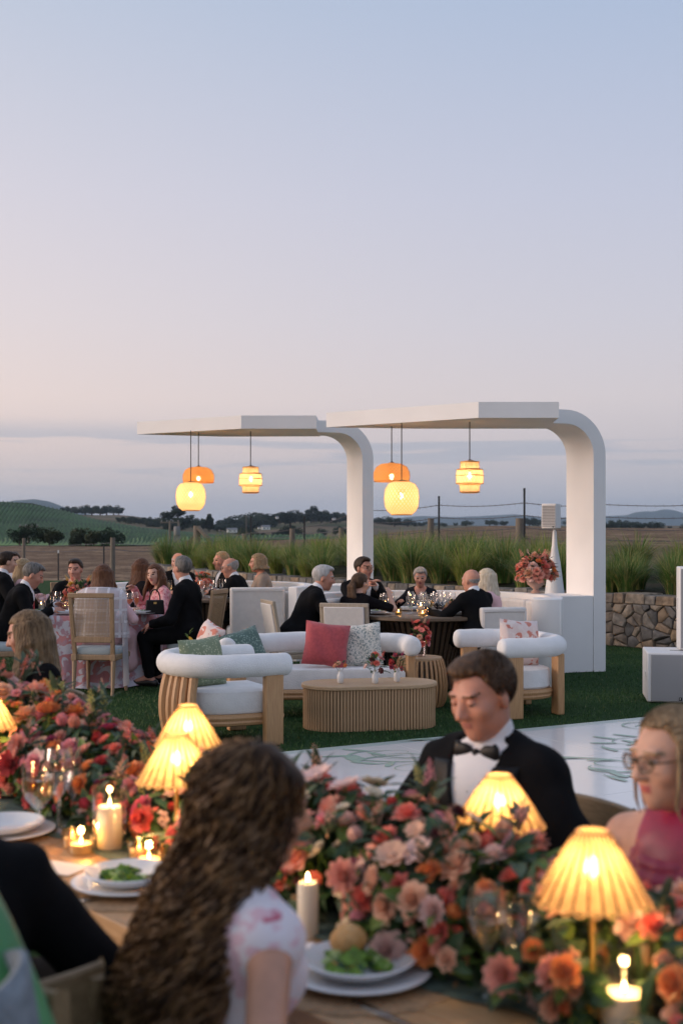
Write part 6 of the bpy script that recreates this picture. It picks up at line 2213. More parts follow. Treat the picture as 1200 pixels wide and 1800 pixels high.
# ================================================================== THE LONG FOREGROUND TABLE
ZT = .765
N0, N1, U0, U1 = 1.45, 2.43, -8.0, -.25
m_tab = M_wood('honey_oak_table', (.42, .235, .105, 1), (.54, .325, .16, 1), 0, .32)
lt = thing('long_table', 'long honey coloured wooden dining table carrying the flower runner', 'table', TB(0, 0), math.atan2(TU.y, TU.x))
npl = 6
wpl = (N1 - N0) / npl
for k in range(npl):
    n_ = N0 + wpl * (k + .5)
    MB().box(((U0 + U1) / 2, n_, ZT - .02 + .0006 * (k % 3)), (U1 - U0, wpl - .003, .04)).build('plank', m_tab, lt, bevel=.003)
MB().box(((U0 + U1) / 2, N0 + .09, ZT - .09), (U1 - U0 - .2, .03, .10)).box(((U0 + U1) / 2, N1 - .09, ZT - .09), (U1 - U0 - .2, .03, .10)).build('apron', m_tab, lt)
for uu in (-7.6, -5.2, -2.9, -.6):
    for n_ in (N0 + .12, N1 - .12):
        MB().box((uu, n_, (ZT - .041) / 2), (.09, .09, ZT - .041)).build('leg', m_tab, lt, bevel=.006)
# gauze runner under the flowers
m_gauze = M('sage_gauze', (.12, .17, .14, 1), .9, var=.35, vscale=30, transl=.3)
rw = []
for u in np.linspace(-7.6, -.5, 130):
    row = []
    for j in range(9):
        v = j / 8
        n_ = 1.72 + .50 * v + .03 * math.sin(u * 4.1 + v * 3) + .015 * math.sin(u * 11)
        row.append(tuple(TB(u, n_, ZT + .006 + .004 * math.sin(u * 23 + v * 9) + .003 * math.sin(v * 21 + u * 7))))
    rw.append(row)
tag(MB().grid(rw).build('table_runner', m_gauze, angle=180), 'crumpled sage green gauze runner under the flowers', 'table runner')

# ---- wicker table lamps
m_wick = M('wicker', (.88, .65, .34, 1), .6, var=.18, vscale=40, transl=.5)
_t = m_wick.node_tree; _b = _t.nodes['Principled BSDF']
_tr = _t.nodes.new('ShaderNodeBsdfTransparent'); _ms = _t.nodes.new('ShaderNodeMixShader'); _ms.inputs[0].default_value = .10   # gaps of the weave
_out = _t.nodes['Material Output']; _src = _out.inputs['Surface'].links[0].from_socket
_t.links.new(_src, _ms.inputs[1]); _t.links.new(_tr.outputs[0], _ms.inputs[2]); _t.links.new(_ms.outputs[0], _out.inputs['Surface'])
m_wick_rib = M('wicker_rib', (.28, .13, .035, 1), .65, transl=.2)
m_brass = M('brushed_brass', (.62, .42, .16, 1), .3, metal=.9)
LAMP = [None]
def lamp(u, n, label, h=.325, watts=1.5):
    loc = TB(u, n, ZT + .008)
    if LAMP[0] is None:
        t_ = thing('table_lamp', label, 'lamp', loc)
        MB().lathe([(0, 0), (.048, 0), (.05, .004), (.048, .012), (.012, .016), (0, .016)], 28, cap=False).build('base', m_brass, t_)
        MB().tube([(0, 0, .012), (0, 0, .24)], .0055, 10).build('stem', m_brass, t_)
        sh = MB()
        prof = []
        for k in range(31):
            t_k = k / 30
            z = .325 - t_k * .120
            r_ = .027 + (.104 - .027) * t_k ** .92
            prof.append((r_, z))
        # horizontal canes
        vs = []
        n = 72
        rows = []
        for i, (r_, z) in enumerate(prof):
            for sub in (0, 1):
                rr = r_ + (.0016 if sub == 0 else -.0008)
                rows.append([((rr + .0022 * math.cos(12 * 2 * a + PI * (i % 2))) * math.cos(a), (rr + .0022 * math.cos(24 * a + PI * (i % 2))) * math.sin(a), z - sub * .0024) for a in np.linspace(0, 2 * PI, n, endpoint=False)])
        sh.grid(rows, closed_u=True)
        so = sh.build('lamp_shade', m_wick, t_)
        rb = MB()
        for k in range(24):
            a = 2 * PI * k / 24
            rb.tube([((r_ + .0005) * math.cos(a), (r_ + .0005) * math.sin(a), z) for r_, z in prof[::6]], .0021, 5)
        rb.build('rib', m_wick_rib, so)
        sc_ = MB()
        for k in range(24):
            a0 = 2 * PI * k / 24
            sc_.tube([((.104 + .004 * math.sin(PI * t_q)) * math.cos(a0 + t_q * 2 * PI / 24), (.104 + .004 * math.sin(PI * t_q)) * math.sin(a0 + t_q * 2 * PI / 24), .205 - .008 * math.sin(PI * t_q)) for t_q in np.linspace(0, 1, 6)], .002, 5)
        sc_.build('scalloped_edge', m_wick, so)
        MB().tube([(.027 * math.cos(a), .027 * math.sin(a), .325) for a in np.linspace(0, 2 * PI, 24, endpoint=False)], .0035, 6, closed=True).build('top_ring', m_wick, so)
        MB().lathe([(.011, 0), (.012, .022), (.006, .028)], 12, (0, 0, .214)).build('socket', m_brass, t_)
        MB().lathe([(.003, .0), (.014, .012), (.015, .022), (.009, .036), (.001, .041)], 14, (0, 0, .240)).build('bulb', m_bulb, t_)
        LAMP[0] = t_
    else:
        t_ = dup(LAMP[0], loc, random.random(), label)
    t_.scale = (1, 1, h / .325)
    point_light('lamp_light', (0, 0, .262), watts, (1.0, .63, .28), .018, t_)
    return t_
def lamp_px(xp, ytop, u, n, label):
    return lamp(u, n, label)
lamp(-1.505, 1.845, 'glowing wicker lamp beside the stout pillar candle at the table end', .325, 1.6)
lamp(-2.07, 2.20, 'glowing wicker lamp in the flowers before the man in a bow tie', .30, 1.3)
lamp(-2.93, 1.86, 'glowing wicker lamp nearest the curly haired girl among orange blooms', .325, 1.6)
lamp(-3.385, 2.19, 'glowing wicker lamp just behind the one by the curly haired girl', .325, 1.6)
lamp(-4.08, 1.83, 'glowing wicker lamp amid the big coral peonies', .34, 2.6)

# ---- candles, glasses, plates
def on(xp, yp, z=ZT):
    d = FPX * (CAMH - z) / (yp - HORY)
    return Vector((xat(xp, d), d, z))
candle(on(193, 1492), 'tall ivory pillar candle in a glass cylinder beside the left flowers', .118, .034, .175, .8)
candle(on(541, 1646), 'slim white pillar candle beside the curly haired girl', .118, .023, 0, .2)
candle(on(1096, 1812), 'stout ivory pillar candle in a tall glass beside the table end lamp', .068, .040, .17, .8)
VG = 'votives on the long table'
votive(on(143, 1500), 'amber glass votive beside the tall pillar candle', None, .75)
votive(on(128, 1490), 'small votive half hidden behind the amber votive', None, .08, .05, .028)
votive(on(262, 1528), 'votive with wide amber holder behind the salad plate', None, .75)
votive(on(245, 1512), 'thin votive behind the wide amber holder', None, .1, .055, .03)
votive(on(660, 1800), 'low votive near the salad plate with bread at the table edge', None, .1, .05, .03) if False else None
glass('goblet', on(68, 1468), 'water goblet with gold shine beside the left charger plate', None, m_wine, None, 1.12)
glass('wine', on(104, 1462), 'tall thin wine glass standing against the left flowers', None, None, None, 1.15)
glass('flute', on(128, 1452), 'slim flute behind the tall thin wine glass', None, None, None, 1.0)
glass('wine', on(855, 1755), 'wine glass of pale wine in front of the flower runner', None, m_wine, None, 1.0)
glass('goblet', on(912, 1752), 'water goblet between wine glass and table end lamp', None, m_water, None, 1.02)
glass('wine', on(822, 1640), 'empty wine glass in the flowers behind the pale wine', None, None, None, 1.0)
plate(on(22, 1470) + Vector((-.02, 0, .006)), 'white plate on charger before the left peonies', None, .14, False)
plate(on(228, 1562) + Vector((0, 0, .006)), 'white plate of green salad left of the curly haired girl', None, .14, True, False, 3)
plate(on(630, 1722) + Vector((0, 0, .006)), 'white plate of salad with a bread roll right of the curly haired girl', None, .142, True, True, 5)
m_mat = M('woven_placemat', (.34, .21, .11, 1), .8, var=.3, vscale=80, bump=.5, bscale=200)
def placemat(loc, label):
    mb = MB()
    n = 96
    rows = []
    for r_, z in ((.0, .001), (.17, .003), (.185, .004), (.19, .002)):
        rows.append([(r_ * (1 + (.045 * abs(math.sin(a * 8)) if r_ > .16 else 0)) * math.cos(a), r_ * (1 + (.045 * abs(math.sin(a * 8)) if r_ > .16 else 0)) * math.sin(a), z) for a in np.linspace(0, 2 * PI, n, endpoint=False)])
    mb.grid(rows, closed_u=True)
    tag(mb.build('placemat', m_mat, loc=loc), label, 'placemat')
placemat(on(22, 1470) + Vector((-.02, 0, 0)), 'round scalloped placemat under the empty left plate')
placemat(on(228, 1562), 'round scalloped placemat under the salad plate left of the girl')
placemat(on(630, 1722), 'round scalloped placemat under the plate with the bread roll')
m_paper = M('menu_paper', (.74, .70, .66, 1), .8)
mc = MB().box((0, 0, .002), (.10, .165, .0016)).build('menu_card', m_paper, loc=on(97, 1527) + Vector((0, 0, .002)))
mc.rotation_euler = (0, 0, RAD(64)); tag(mc, 'blank white menu card lying on the wooden table', 'menu card')
m_silver = M('silver_steel', (.60, .58, .55, 1), .2, metal=1.0)
def cutlery(kind, loc, rz, label):
    mb = MB()
    if kind == 'fork':
        mb.box((0, -.03, .004), (.008, .13, .0025)).box((0, .048, .006), (.024, .03, .0025))
        for k in (-1, 0, 1):
            mb.box((k * .0085, .08, .006), (.0035, .036, .002))
    else:
        mb.box((0, -.05, .004), (.012, .10, .005)).box((.002, .055, .004), (.017, .11, .0018))
    o = mb.build(kind, m_silver, loc=loc, bevel=.001); o.rotation_euler = (0, 0, rz); tag(o, label, kind)
cutlery('fork', on(120, 1592) + Vector((0, 0, .001)), RAD(-50), 'silver fork left of the salad plate near the table edge')
cutlery('knife', on(690, 1795) + Vector((0, 0, .001)), RAD(40), 'silver knife beside the plate with the bread roll')
# linen napkin beside bread plate
ng = []
for i in range(9):
    ng.append([tuple(on(540, 1690) + Vector((-.05 + .1 * i / 8, -.07 + .14 * j / 8, .012 + .008 * math.sin(i * 1.7) + .006 * math.sin(j * 2.3 + i)))) for j in range(9)])
tag(MB().grid(ng).build('napkin', M('napkin_white', (.66, .66, .70, 1), .9), angle=180), 'rumpled white napkin between the girl and the salad plate', 'napkin')

# ---- the flower runner: six lush centrepieces standing end to end
CP = [(-6.6, .30, 'pink and blush centrepiece at the far end of the long table'), (-5.3, .31, 'peach and pink centrepiece before the blonde woman in black'), (-4.35, .29, 'big coral peony centrepiece around the leftmost lamp'),
      (-3.45, .20, 'mixed coral and green centrepiece behind the tall pillar candle'), (-2.45, .31, 'blush rose and dark dahlia centrepiece before the man in a bow tie'), (-1.45, .21, 'orange and peach rose centrepiece glowing at the table end lamp')]
roots, folb, stb, fcount = [], [], [], []
for u, h, lab in CP:
    roots.append(thing('flower_centrepiece', lab, 'flowers', TB(u, 1.97, ZT), 0)); folb.append(MB()); stb.append(MB()); fcount.append(0)
PALS = [('blush', 'pink', 'salmon', 'coral'), ('peach', 'pink', 'blush', 'salmon', 'lemon'), ('coral', 'coral', 'salmon', 'pink', 'salmon', 'peach', 'pink', 'orange', 'blush'), ('coral', 'pink', 'orange', 'salmon', 'salmon', 'pink', 'coral', 'red', 'magenta'),
        ('blush', 'pink', 'salmon', 'peach', 'coral', 'salmon', 'pink', 'coral', 'red', 'mauve', 'cream'), ('peach', 'orange', 'coral', 'peach', 'blush', 'salmon')]
KINDS = [('peony', 'rose'), ('rose', 'peony', 'ranunculus'), ('peony', 'peony', 'rose', 'ranunculus'), ('ranunculus', 'rose', 'tulip', 'anemone', 'ranunculus'), ('rose', 'anemone', 'anemone', 'ranunculus', 'tulip', 'rose', 'anemone'), ('rose', 'ranunculus', 'rose', 'tulip')]
def hprof(u):
    return float(np.interp(u, [-7, -5.6, -4.7, -4.2, -3.75, -3.3, -2.95, -2.7, -2.4, -2.0, -1.7, -1.4, -1.0], [.28, .30, .34, .32, .25, .15, .14, .24, .28, .25, .20, .19, .2]))
def ncen(u):
    return 1.965 + .09 * max(0.0, min(1.0, (-2.6 - u) / .4))
KEEP = [(-1.505, 1.845, .06), (-2.07, 2.20, .08), (-2.93, 1.86, .065), (-3.385, 2.19, .065), (-4.08, 1.83, .09)]
for xp_, yp_ in ((193, 1492), (548, 1648), (1096, 1812), (143, 1500), (262, 1528), (855, 1755), (912, 1752), (822, 1640), (104, 1462), (68, 1468)):
    p = on(xp_, yp_); KEEP.append((p.dot(TU), p.dot(TN), .065))
for xp_, yp_ in ((1096, 1812), (1035, 1800), (193, 1492), (143, 1500), (262, 1528), (548, 1648), (104, 1462), (68, 1468)):
    for st_ in (.10, .20, .30, .40) if xp_ > 1000 else (.07, .14, .21):
        p = on(xp_, yp_); p = p - Vector((p.x, p.y, 0)).normalized() * st_; KEEP.append((p.dot(TU), p.dot(TN), (.065 if xp_ > 1050 else .035) if xp_ > 1000 else .055))
rf = random.Random(77)
placed = []
u_list = []
nb_ = 0
for layer in range(3):
    for tr in range(1500 if layer < 2 else 900):
        u = rf.uniform(-6.9, -.95) if rf.random() < .35 else rf.uniform(-4.9, -.95)
        e = rf.uniform(-1, 1)
        n_ = ncen(u) + .235 * e + .02 * math.sin(u * 3)
        if layer == 1:
            n_ = ncen(u) - .235 + rf.uniform(-.02, .06)       # the front flank that faces the camera
            e = -1
        if any((u - a) ** 2 + (n_ - b) ** 2 < (c_ + .01) ** 2 for a, b, c_ in KEEP):
            continue
        hh = hprof(u) * (1 - .72 * abs(e) ** 2.2)
        z = ZT + (hh * rf.uniform(.86, 1.06) if layer != 1 else rf.uniform(.03, hprof(u) * .72))
        ci = min(range(len(CP)), key=lambda k: abs(CP[k][0] - u))
        big = .058 if ci in (2,) else .040
        r_ = rf.uniform(.022, big) if rf.random() < .8 else rf.uniform(.014, .022)
        p = TB(u, n_, z)
        if any((p - q).length < (r_ + q_r) * .70 for q, q_r in placed):
            continue
        placed.append((p, r_))
        if fcount[ci] > 290:
            continue
        fcount[ci] += 1
        kind = rf.choice(KINDS[ci]); c_ = rf.choice(PALS[ci])
        if ci == 4 and rf.random() < .06:
            kind, c_ = 'dahlia', 'burgundy'
        if kind == 'anemone':
            c_ = rf.choice(('blush', 'salmon', 'peach', 'cream'))
        nrm = TN * (e * .9) + Vector((0, 0, .8)) + TU * rf.uniform(-.4, .4) + TN * rf.uniform(-.3, .2)
        if layer == 1:
            nrm = -TN * 1.0 + Vector((0, 0, .35)) + TU * rf.uniform(-.6, .6)
        put_bloom(roots[ci], kind, c_, p - roots[ci].location, r_, nrm)
        base = TB(u, ncen(u) + (n_ - ncen(u)) * .5, ZT + .01)
        stb[ci].tube([base - roots[ci].location, (base + p) / 2 - roots[ci].location + Vector((0, 0, .01)), p - roots[ci].location], .002, 4, cap=False)
        for _ in range(5):
            folb[ci].cur = rf.choice((0, 0, 0, 1, 2))
            dv = Vector((rf.gauss(0, 1), rf.gauss(0, 1), rf.gauss(-.1, .7))).normalized()
            leaf(folb[ci], p - roots[ci].location - nrm.normalized() * r_ * .6, dv, rf.uniform(.04, .075), rf.uniform(.011, .02), nrm)
for tr in range(120):
    u = rf.uniform(-6.5, -1.1); n_ = ncen(u) + rf.uniform(-.2, .2)
    if any((u - a) ** 2 + (n_ - b) ** 2 < (c_ + .02) ** 2 for a, b, c_ in KEEP):
        continue
    ci = min(range(len(CP)), key=lambda k: abs(CP[k][0] - u))
    z = ZT + hprof(u) * rf.uniform(.85, 1.22)
    nrm = Vector((rf.gauss(0, .3), rf.gauss(0, .3), 1))
    put_bloom(roots[ci], 'snapdragon', rf.choice(('coral', 'pink', 'salmon', 'lemon', 'peach')), TB(u, n_, z) - roots[ci].location, rf.uniform(.026, .040), nrm)
    for _ in range(6):
        folb[ci].cur = 1
        leaf(folb[ci], TB(u, n_, z - rf.uniform(.0, .05)) - roots[ci].location, Vector((rf.gauss(0, .6), rf.gauss(0, .6), 1)), rf.uniform(.05, .09), .011)
# deep foliage filling the body of the runner
for tr in range(3600):
    u = rf.uniform(-6.9, -.9); e = rf.uniform(-1, 1)
    n_ = ncen(u) + .24 * e
    if any((u - a) ** 2 + (n_ - b) ** 2 < (c_) ** 2 for a, b, c_ in KEEP):
        continue
    ci = min(range(len(CP)), key=lambda k: abs(CP[k][0] - u))
    hh = hprof(u) * (1 - .65 * abs(e) ** 2.2)
    z = ZT + .015 + hh * rf.uniform(.02, .92)
    folb[ci].cur = rf.choice((0, 0, 0, 0, 1, 2))
    leaf(folb[ci], TB(u, n_, z) - roots[ci].location, Vector((rf.gauss(0, 1), rf.gauss(0, 1), rf.gauss(.1, .6))), rf.uniform(.045, .09), rf.uniform(.012, .022))
for k in range(len(CP)):
    o = folb[k].build('foliage', m_leafs, roots[k], smooth=False); o['kind'] = 'stuff'
    o = stb[k].build('stems', m_stem, roots[k]); o['kind'] = 'stuff'
    MB().box((0, 0, .02), (.9, .16, .03), rotz(math.atan2(TU.y, TU.x))).build('flower_tray', M('tray_dark', (.02, .025, .02, 1), .8), roots[k])

# ---- chairs at the long table
m_fch = M_wood('ash_chair', (.20, .13, .065, 1), (.30, .205, .11, 1), 0, .5)
def curve_chair(label, loc, rz, zt=.90):
    t_ = thing('dining_chair', label, 'chair', loc, rz)
    MB().box((0, .02, .445), (.46, .44, .05)).build('seat', m_fch, t_, bevel=.015)
    for sx in (-1, 1):
        MB().bar((sx * .19, .20, .42), (sx * .20, .22, 0), .034, .034).build('leg', m_fch, t_, bevel=.006)
        MB().tube([(sx * .20, -.24, 0), (sx * .20, -.20, .42), (sx * .20, -.24, .7), (sx * .215, -.27, zt - .02)], [.017, .02, .018, .016], 8).build('leg', m_fch, t_)
    def rail(z0, z1, name):
        rows = []
        for a in np.linspace(-1, 1, 17):
            x = .235 * a; y = -.305 + .055 * a * a
            rows.append([(x, y - .012, z0), (x, y + .012, z0), (x, y + .010, z1 - .006), (x, y, z1), (x, y - .010, z1 - .006)])
        mb = MB().grid(rows, closed_u=True)
        m = len(mb.v); mb.f += [(0, 1, 2, 3, 4), (m - 1, m - 2, m - 3, m - 4, m - 5)]; mb.mi += [0, 0]
        mb.build(name, m_fch, t_, angle=50, bevel=.004)
    rail(zt - .11, zt, 'top_rail'); rail(.60, .66, 'lower_rail')
    return t_
gp = Vector((-.245, 2.245, 0)) - TN * .06
curve_chair('curved rail wooden chair of the curly haired girl', (gp.x - .07, gp.y + .03, 0), rzf(FA - 2), .965)
curve_chair('wooden chair of the person in the black jacket', (-.76, 2.38, 0), rzf(122), .88)
curve_chair('wooden chair of the blonde woman in black at the long table', (-1.60, 6.30, 0), rzf(FA + 180), .84)
curve_chair('wooden chair of the man in the bow tie', (.44 + .04, 3.60 + .03, 0), rzf(FA + 180), .86)
curve_chair('wooden chair of the woman in the magenta dress', (.775 + .04, 2.80 + .03, 0), rzf(FA + 180), .86)
curve_chair('wooden chair of the person in green silk', (-.76, 1.90, 0), rzf(75), .80)
# grey shawl worn over the arm of the person in green
sg = []
for i in range(20):
    row = []
    for j in range(14):
        a = RAD(-120 + 240 * i / 19); t_ = j / 13
        r_ = .12 + .05 * t_ + .008 * math.sin(a * 5 + t_ * 4)
        row.append((-.568 + r_ * math.cos(a) + .05 * t_, 1.78 + r_ * math.sin(a) * 1.1 - .02 * t_, 1.035 - .46 * t_ + .012 * math.sin(a * 4)))
    sg.append(row)
so = MB().grid(sg).build('shawl', M('grey_wool', (.22, .25, .28, 1), .95, var=.2, vscale=40, bump=.5, bscale=200), angle=180)
m_ = so.modifiers.new('thick', 'SOLIDIFY'); m_.thickness = .012
tag(so, 'soft blue grey knitted shawl over the arm of the person in green', 'shawl')
# ================================================================== ROUND TABLE WITH PRINTED CLOTH
RT = Vector((-2.68, 13.98, 0))
rt_ = thing('round_table', 'round dining table hidden under the pink flower print cloth', 'table', RT)
MB().lathe([(.0, .71), (.74, .71), (.75, .72), (.75, .742), (.0, .745)], 48, cap=False).build('table_top', m_walnut_t, rt_)
MB().lathe([(.3, 0), (.28, .03), (.05, .08), (.05, .71)], 16).build('pedestal', m_walnut, rt_)
m_cloth = M_print('pink_white_flower_cloth', rgb(188, 128, 132), rgb(198, 196, 206), rgb(176, 140, 152), scale=6.5, thr=.47, warp=2.6, soft=.02)
rows = []
n = 220
for k in range(4):
    r_ = .76 * (k + .02) / 3.2 if k < 3 else .745
    rows.append([(r_ * math.cos(a), r_ * math.sin(a), .752) for a in np.linspace(0, 2 * PI, n, endpoint=False)])
rc = random.Random(4)
phs = [rc.random() * 6.28 for _ in range(4)]
for k in range(14):
    t_ = k / 13
    row = []
    for a in np.linspace(0, 2 * PI, n, endpoint=False):
        fold = (.55 * math.sin(a * 17 + phs[0]) + .35 * math.sin(a * 11 + phs[1] + .6 * t_) + .25 * math.sin(a * 29 + phs[2])) * .05 * t_ ** .8
        r_ = .768 + .035 * t_ + fold + (.05 * max(0, t_ - .93) / .07)
        z = .75 - .742 * t_ if t_ > 0 else .749
        row.append((r_ * math.cos(a), r_ * math.sin(a), max(z, .006 + .012 * abs(math.sin(a * 13)))))
    rows.append(row)
tc_ = MB().grid(rows, closed_u=True).build('tablecloth', m_cloth, loc=RT, angle=180)
tag(tc_, 'pink cloth with large white flowers falling to the grass', 'tablecloth')
# ---- flowers and tableware on it
def vase_flowers(name, loc, label, vase_prof, vmat, n, rad, pal, seed, **kw):
    t_ = thing('flower_vase', label, 'flowers', loc)
    MB().lathe(vase_prof, 20, cap=False).build('vase', vmat, t_, angle=60)
    arrangement(t_, n, rad, pal, seed, z0=vase_prof[-1][1], **kw)
    return t_
m_vw = M('white_ceramic', (.74, .73, .71, 1), .35)
m_terra = M('pale_terracotta', (.55, .36, .29, 1), .7, var=.08, vscale=20)
m_smoke = M_glass('smoky_glass', (.75, .70, .72, 1), .15)
ZR = .757
vase_flowers('flower_vase', (xat(139, 13.75), 13.75, ZR), 'coral and orange bouquet on the pink clothed table', [(.03, 0), (.045, .04), (.04, .10), (.05, .12)], m_glass, 40, .17, ('coral', 'salmon', 'orange', 'yellow', 'pink', 'peach'), 31, dome=.24, size=(.026, .044), spikes=4, leaves=70, leafL=.07)
def gname(kd, where):
    w = {'wine': 'round bowled wine glass', 'goblet': 'wide water goblet', 'flute': 'slim champagne flute'}[kd]
    return '%s standing on the %s' % (w, where), '%s on the %s' % ({'wine': 'wine glasses', 'goblet': 'water goblets', 'flute': 'champagne flutes'}[kd], where)
rg = random.Random(15)
for k in range(14):
    a = rg.random() * 6.28; r_ = rg.uniform(.25, .5)
    kd = rg.choice(('wine', 'wine', 'goblet', 'flute', 'wine'))
    glass(kd, (RT.x + r_ * math.cos(a), RT.y + r_ * math.sin(a) * .9, ZR), *gname(kd, 'pink clothed table'), rg.choice((None, m_water, None)))
for xp_, dd, kd, lab in ((228, 13.6, 'wine', 'round glass of amber spritz before the woman in the pink blouse'), (240, 13.55, 'flute', 'tall flute of amber spritz beside the round one')):
    glass(kd, (xat(xp_, dd), dd, ZR), lab, None, m_rose)
for xp_, dd, lab, sd_ in ((66, 13.55, 'green tinted plate before the grey haired man', 1), (255, 13.45, 'salad plate before the suited man on the cane chair', 2), (118, 13.4, 'empty plate beside the shawl wrapped woman', 3), (140, 14.5, 'plate before the dark haired man', 4)):
    plate((xat(xp_, dd), dd, ZR), lab, None, .135, sd_ in (1, 2), False, sd_)
cdl = candle((xat(73, 13.7), 13.7, ZR), 'short white candle in a clear cylinder before the grey haired man', .09, .034, .20, .05)
candle((xat(115, 13.75), 13.75, ZR), 'small candle in glass beside the bouquet on the pink cloth', .07, .03, .13, .05)
# black handbag
hb = thing('handbag', 'small black handbag with a hoop handle on the table edge', 'handbag', (xat(272, 13.4), 13.42, ZR), .2)
MB().box((0, 0, .075), (.20, .08, .15), None, .9).build('bag_body', m_satin, hb, bevel=.012)
MB().tube([(.055 * math.cos(a), 0, .148 + .11 * math.sin(a)) for a in np.linspace(0, PI, 16)], .007, 8).build('handle', m_satin, hb)
MB().box((0, -.043, .12), (.03, .006, .02)).build('clasp', m_brass, hb)
# sheer shawl around the woman's shoulders
m_sheer = M('sheer_white', (.66, .63, .65, 1), .9, transl=.4)
def cape(person_root, info, label):
    T = info['T']
    rows = []
    for j in range(12):
        t_ = j / 11
        row = []
        for i in range(25):
            a = RAD(-112 + 224 * i / 24)
            w = .235 + .035 * t_ + .012 * math.sin(a * 9 + t_ * 3)
            if t_ < .25:
                w = .08 + (.235 - .08) * (t_ / .25) ** .7
            z = .49 - .06 * (t_ / .25) ** 2 if t_ < .25 else .43 - .44 * (t_ - .25) / .75
            dy = .15 + .03 * t_ if t_ >= .25 else .075 + (.155 - .075) * (t_ / .25)
            row.append(tuple(T(w * math.sin(a) * 1.06, -dy * 1.12 * math.cos(a) - .02, z)))
        rows.append(row)
    R_ = Matrix.Translation(person_root.location) @ Matrix.Rotation(person_root.rotation_euler.z, 4, 'Z')
    rows = [[tuple(R_ @ Vector(p)) for p in row] for row in rows]
    m_chk = bpy.data.materials.new('sheer_check'); m_chk.use_nodes = True
    t = m_chk.node_tree; b = t.nodes['Principled BSDF']
    b.inputs['Base Color'].default_value = (.70, .67, .69, 1); b.inputs['Roughness'].default_value = .9
    co = t.nodes.new('ShaderNodeTexCoord')
    fac = None
    for axn in ('X', 'Z'):
        sp = t.nodes.new('ShaderNodeSeparateXYZ'); t.links.new(co.outputs['Object'], sp.inputs[0])
        m1 = t.nodes.new('ShaderNodeMath'); m1.operation = 'MULTIPLY'; m1.inputs[1].default_value = 8.5
        t.links.new(sp.outputs[axn], m1.inputs[0])
        m2 = t.nodes.new('ShaderNodeMath'); m2.operation = 'FRACT'; t.links.new(m1.outputs[0], m2.inputs[0])
        m3 = t.nodes.new('ShaderNodeMath'); m3.operation = 'LESS_THAN'; m3.inputs[1].default_value = .2; t.links.new(m2.outputs[0], m3.inputs[0])
        if fac is None:
            fac = m3
        else:
            m4 = t.nodes.new('ShaderNodeMath'); m4.operation = 'MAXIMUM'; t.links.new(fac.outputs[0], m4.inputs[0]); t.links.new(m3.outputs[0], m4.inputs[1]); fac = m4
    mr = t.nodes.new('ShaderNodeMapRange'); mr.inputs['To Min'].default_value = .58; mr.inputs['To Max'].default_value = .95
    t.links.new(fac.outputs[0], mr.inputs['Value']); t.links.new(mr.outputs[0], b.inputs['Alpha'])
    tag(MB().grid(rows).build('shawl', m_chk, angle=180), label, 'shawl')
cape(shw, shi, 'sheer white checked shawl round the shoulders of the woman on the cane chair')
# long sheer tails of the shawl hanging over the chair sides
for sx, lab in ((-1, 'left'), (1, 'right')):
    rows = []
    for j in range(14):
        t_ = j / 13
        rows.append([(shw.location.x + sx * (.235 + .03 * i / 5 + .02 * t_) , shw.location.y - .18 + .16 * i / 5 + .012 * math.sin(i * 2 + t_ * 5), .80 - .73 * t_) for i in range(6)])
    tag(MB().grid(rows).build('shawl_tail', m_sheer, angle=180), 'sheer white shawl tail hanging on the cane chair side towards the %s' % ('grey haired man' if sx < 0 else 'suited man'), 'shawl')

# ================================================================== BOOTH TABLEWARE
rb_ = random.Random(9)
for k in range(22):
    a = rb_.random() * 6.28; r_ = .56 * math.sqrt(rb_.random())
    kd = rb_.choice(('wine', 'wine', 'goblet', 'flute'))
    glass(kd, (.80 + r_ * math.cos(a), 13.4 + r_ * math.sin(a) * .8, .767), *gname(kd, 'front booth table'), rb_.choice((None, None, m_water, m_wine)))
candle((xat(739, 13.3), 13.3, .767), 'lit candle in a glass cylinder on the front booth table', .085, .032, .15, .5)
for xp_, dd, lab in ((700, 13.2, 'lit votive by the stemware on the front booth table'), (742, 13.0, 'small lit votive at the near edge of the front booth table')):
    votive((xat(xp_, dd), dd, .767), lab, None, .25)
for xp_, dd, lab, sd_ in ((665, 13.3, 'plate before the woman with the ponytail', 11), (800, 13.15, 'plate of salad with orange slices before the bald man', 12), (720, 13.9, 'plate before the woman with cropped grey hair', 13)):
    plate((xat(xp_, dd), dd, .767), lab, None, .13, True, False, sd_)
vase_flowers('flower_vase', (1.17, 13.42, .767), 'low posy of pink and yellow blooms beside the bald man', [(.03, 0), (.04, .03), (.035, .07)], m_vw, 12, .08, ('blush', 'yellow', 'peach', 'pink'), 71, dome=.08, size=(.018, .03), spikes=0, leaves=20, leafL=.04)
for k in range(16):
    a = rb_.random() * 6.28; r_ = .55 * math.sqrt(rb_.random())
    kd = rb_.choice(('wine', 'goblet', 'flute'))
    glass(kd, (C2.x + r_ * math.cos(a), C2.y + .1 + r_ * math.sin(a), .767), *gname(kd, 'rear booth table'), rb_.choice((None, m_water, m_wine)))
vase_flowers('flower_vase', (xat(357, 16.8), 16.8, .767), 'orange coral bouquet on the rear booth table', [(.03, 0), (.045, .04), (.04, .12), (.05, .14)], m_vw, 24, .12, ('coral', 'orange', 'salmon'), 41, dome=.16, size=(.028, .042), spikes=2, leaves=40)
plate((xat(385, 16.15), 16.2, .767), 'plate before the balding man in glasses', None, .14, True, False, 21)

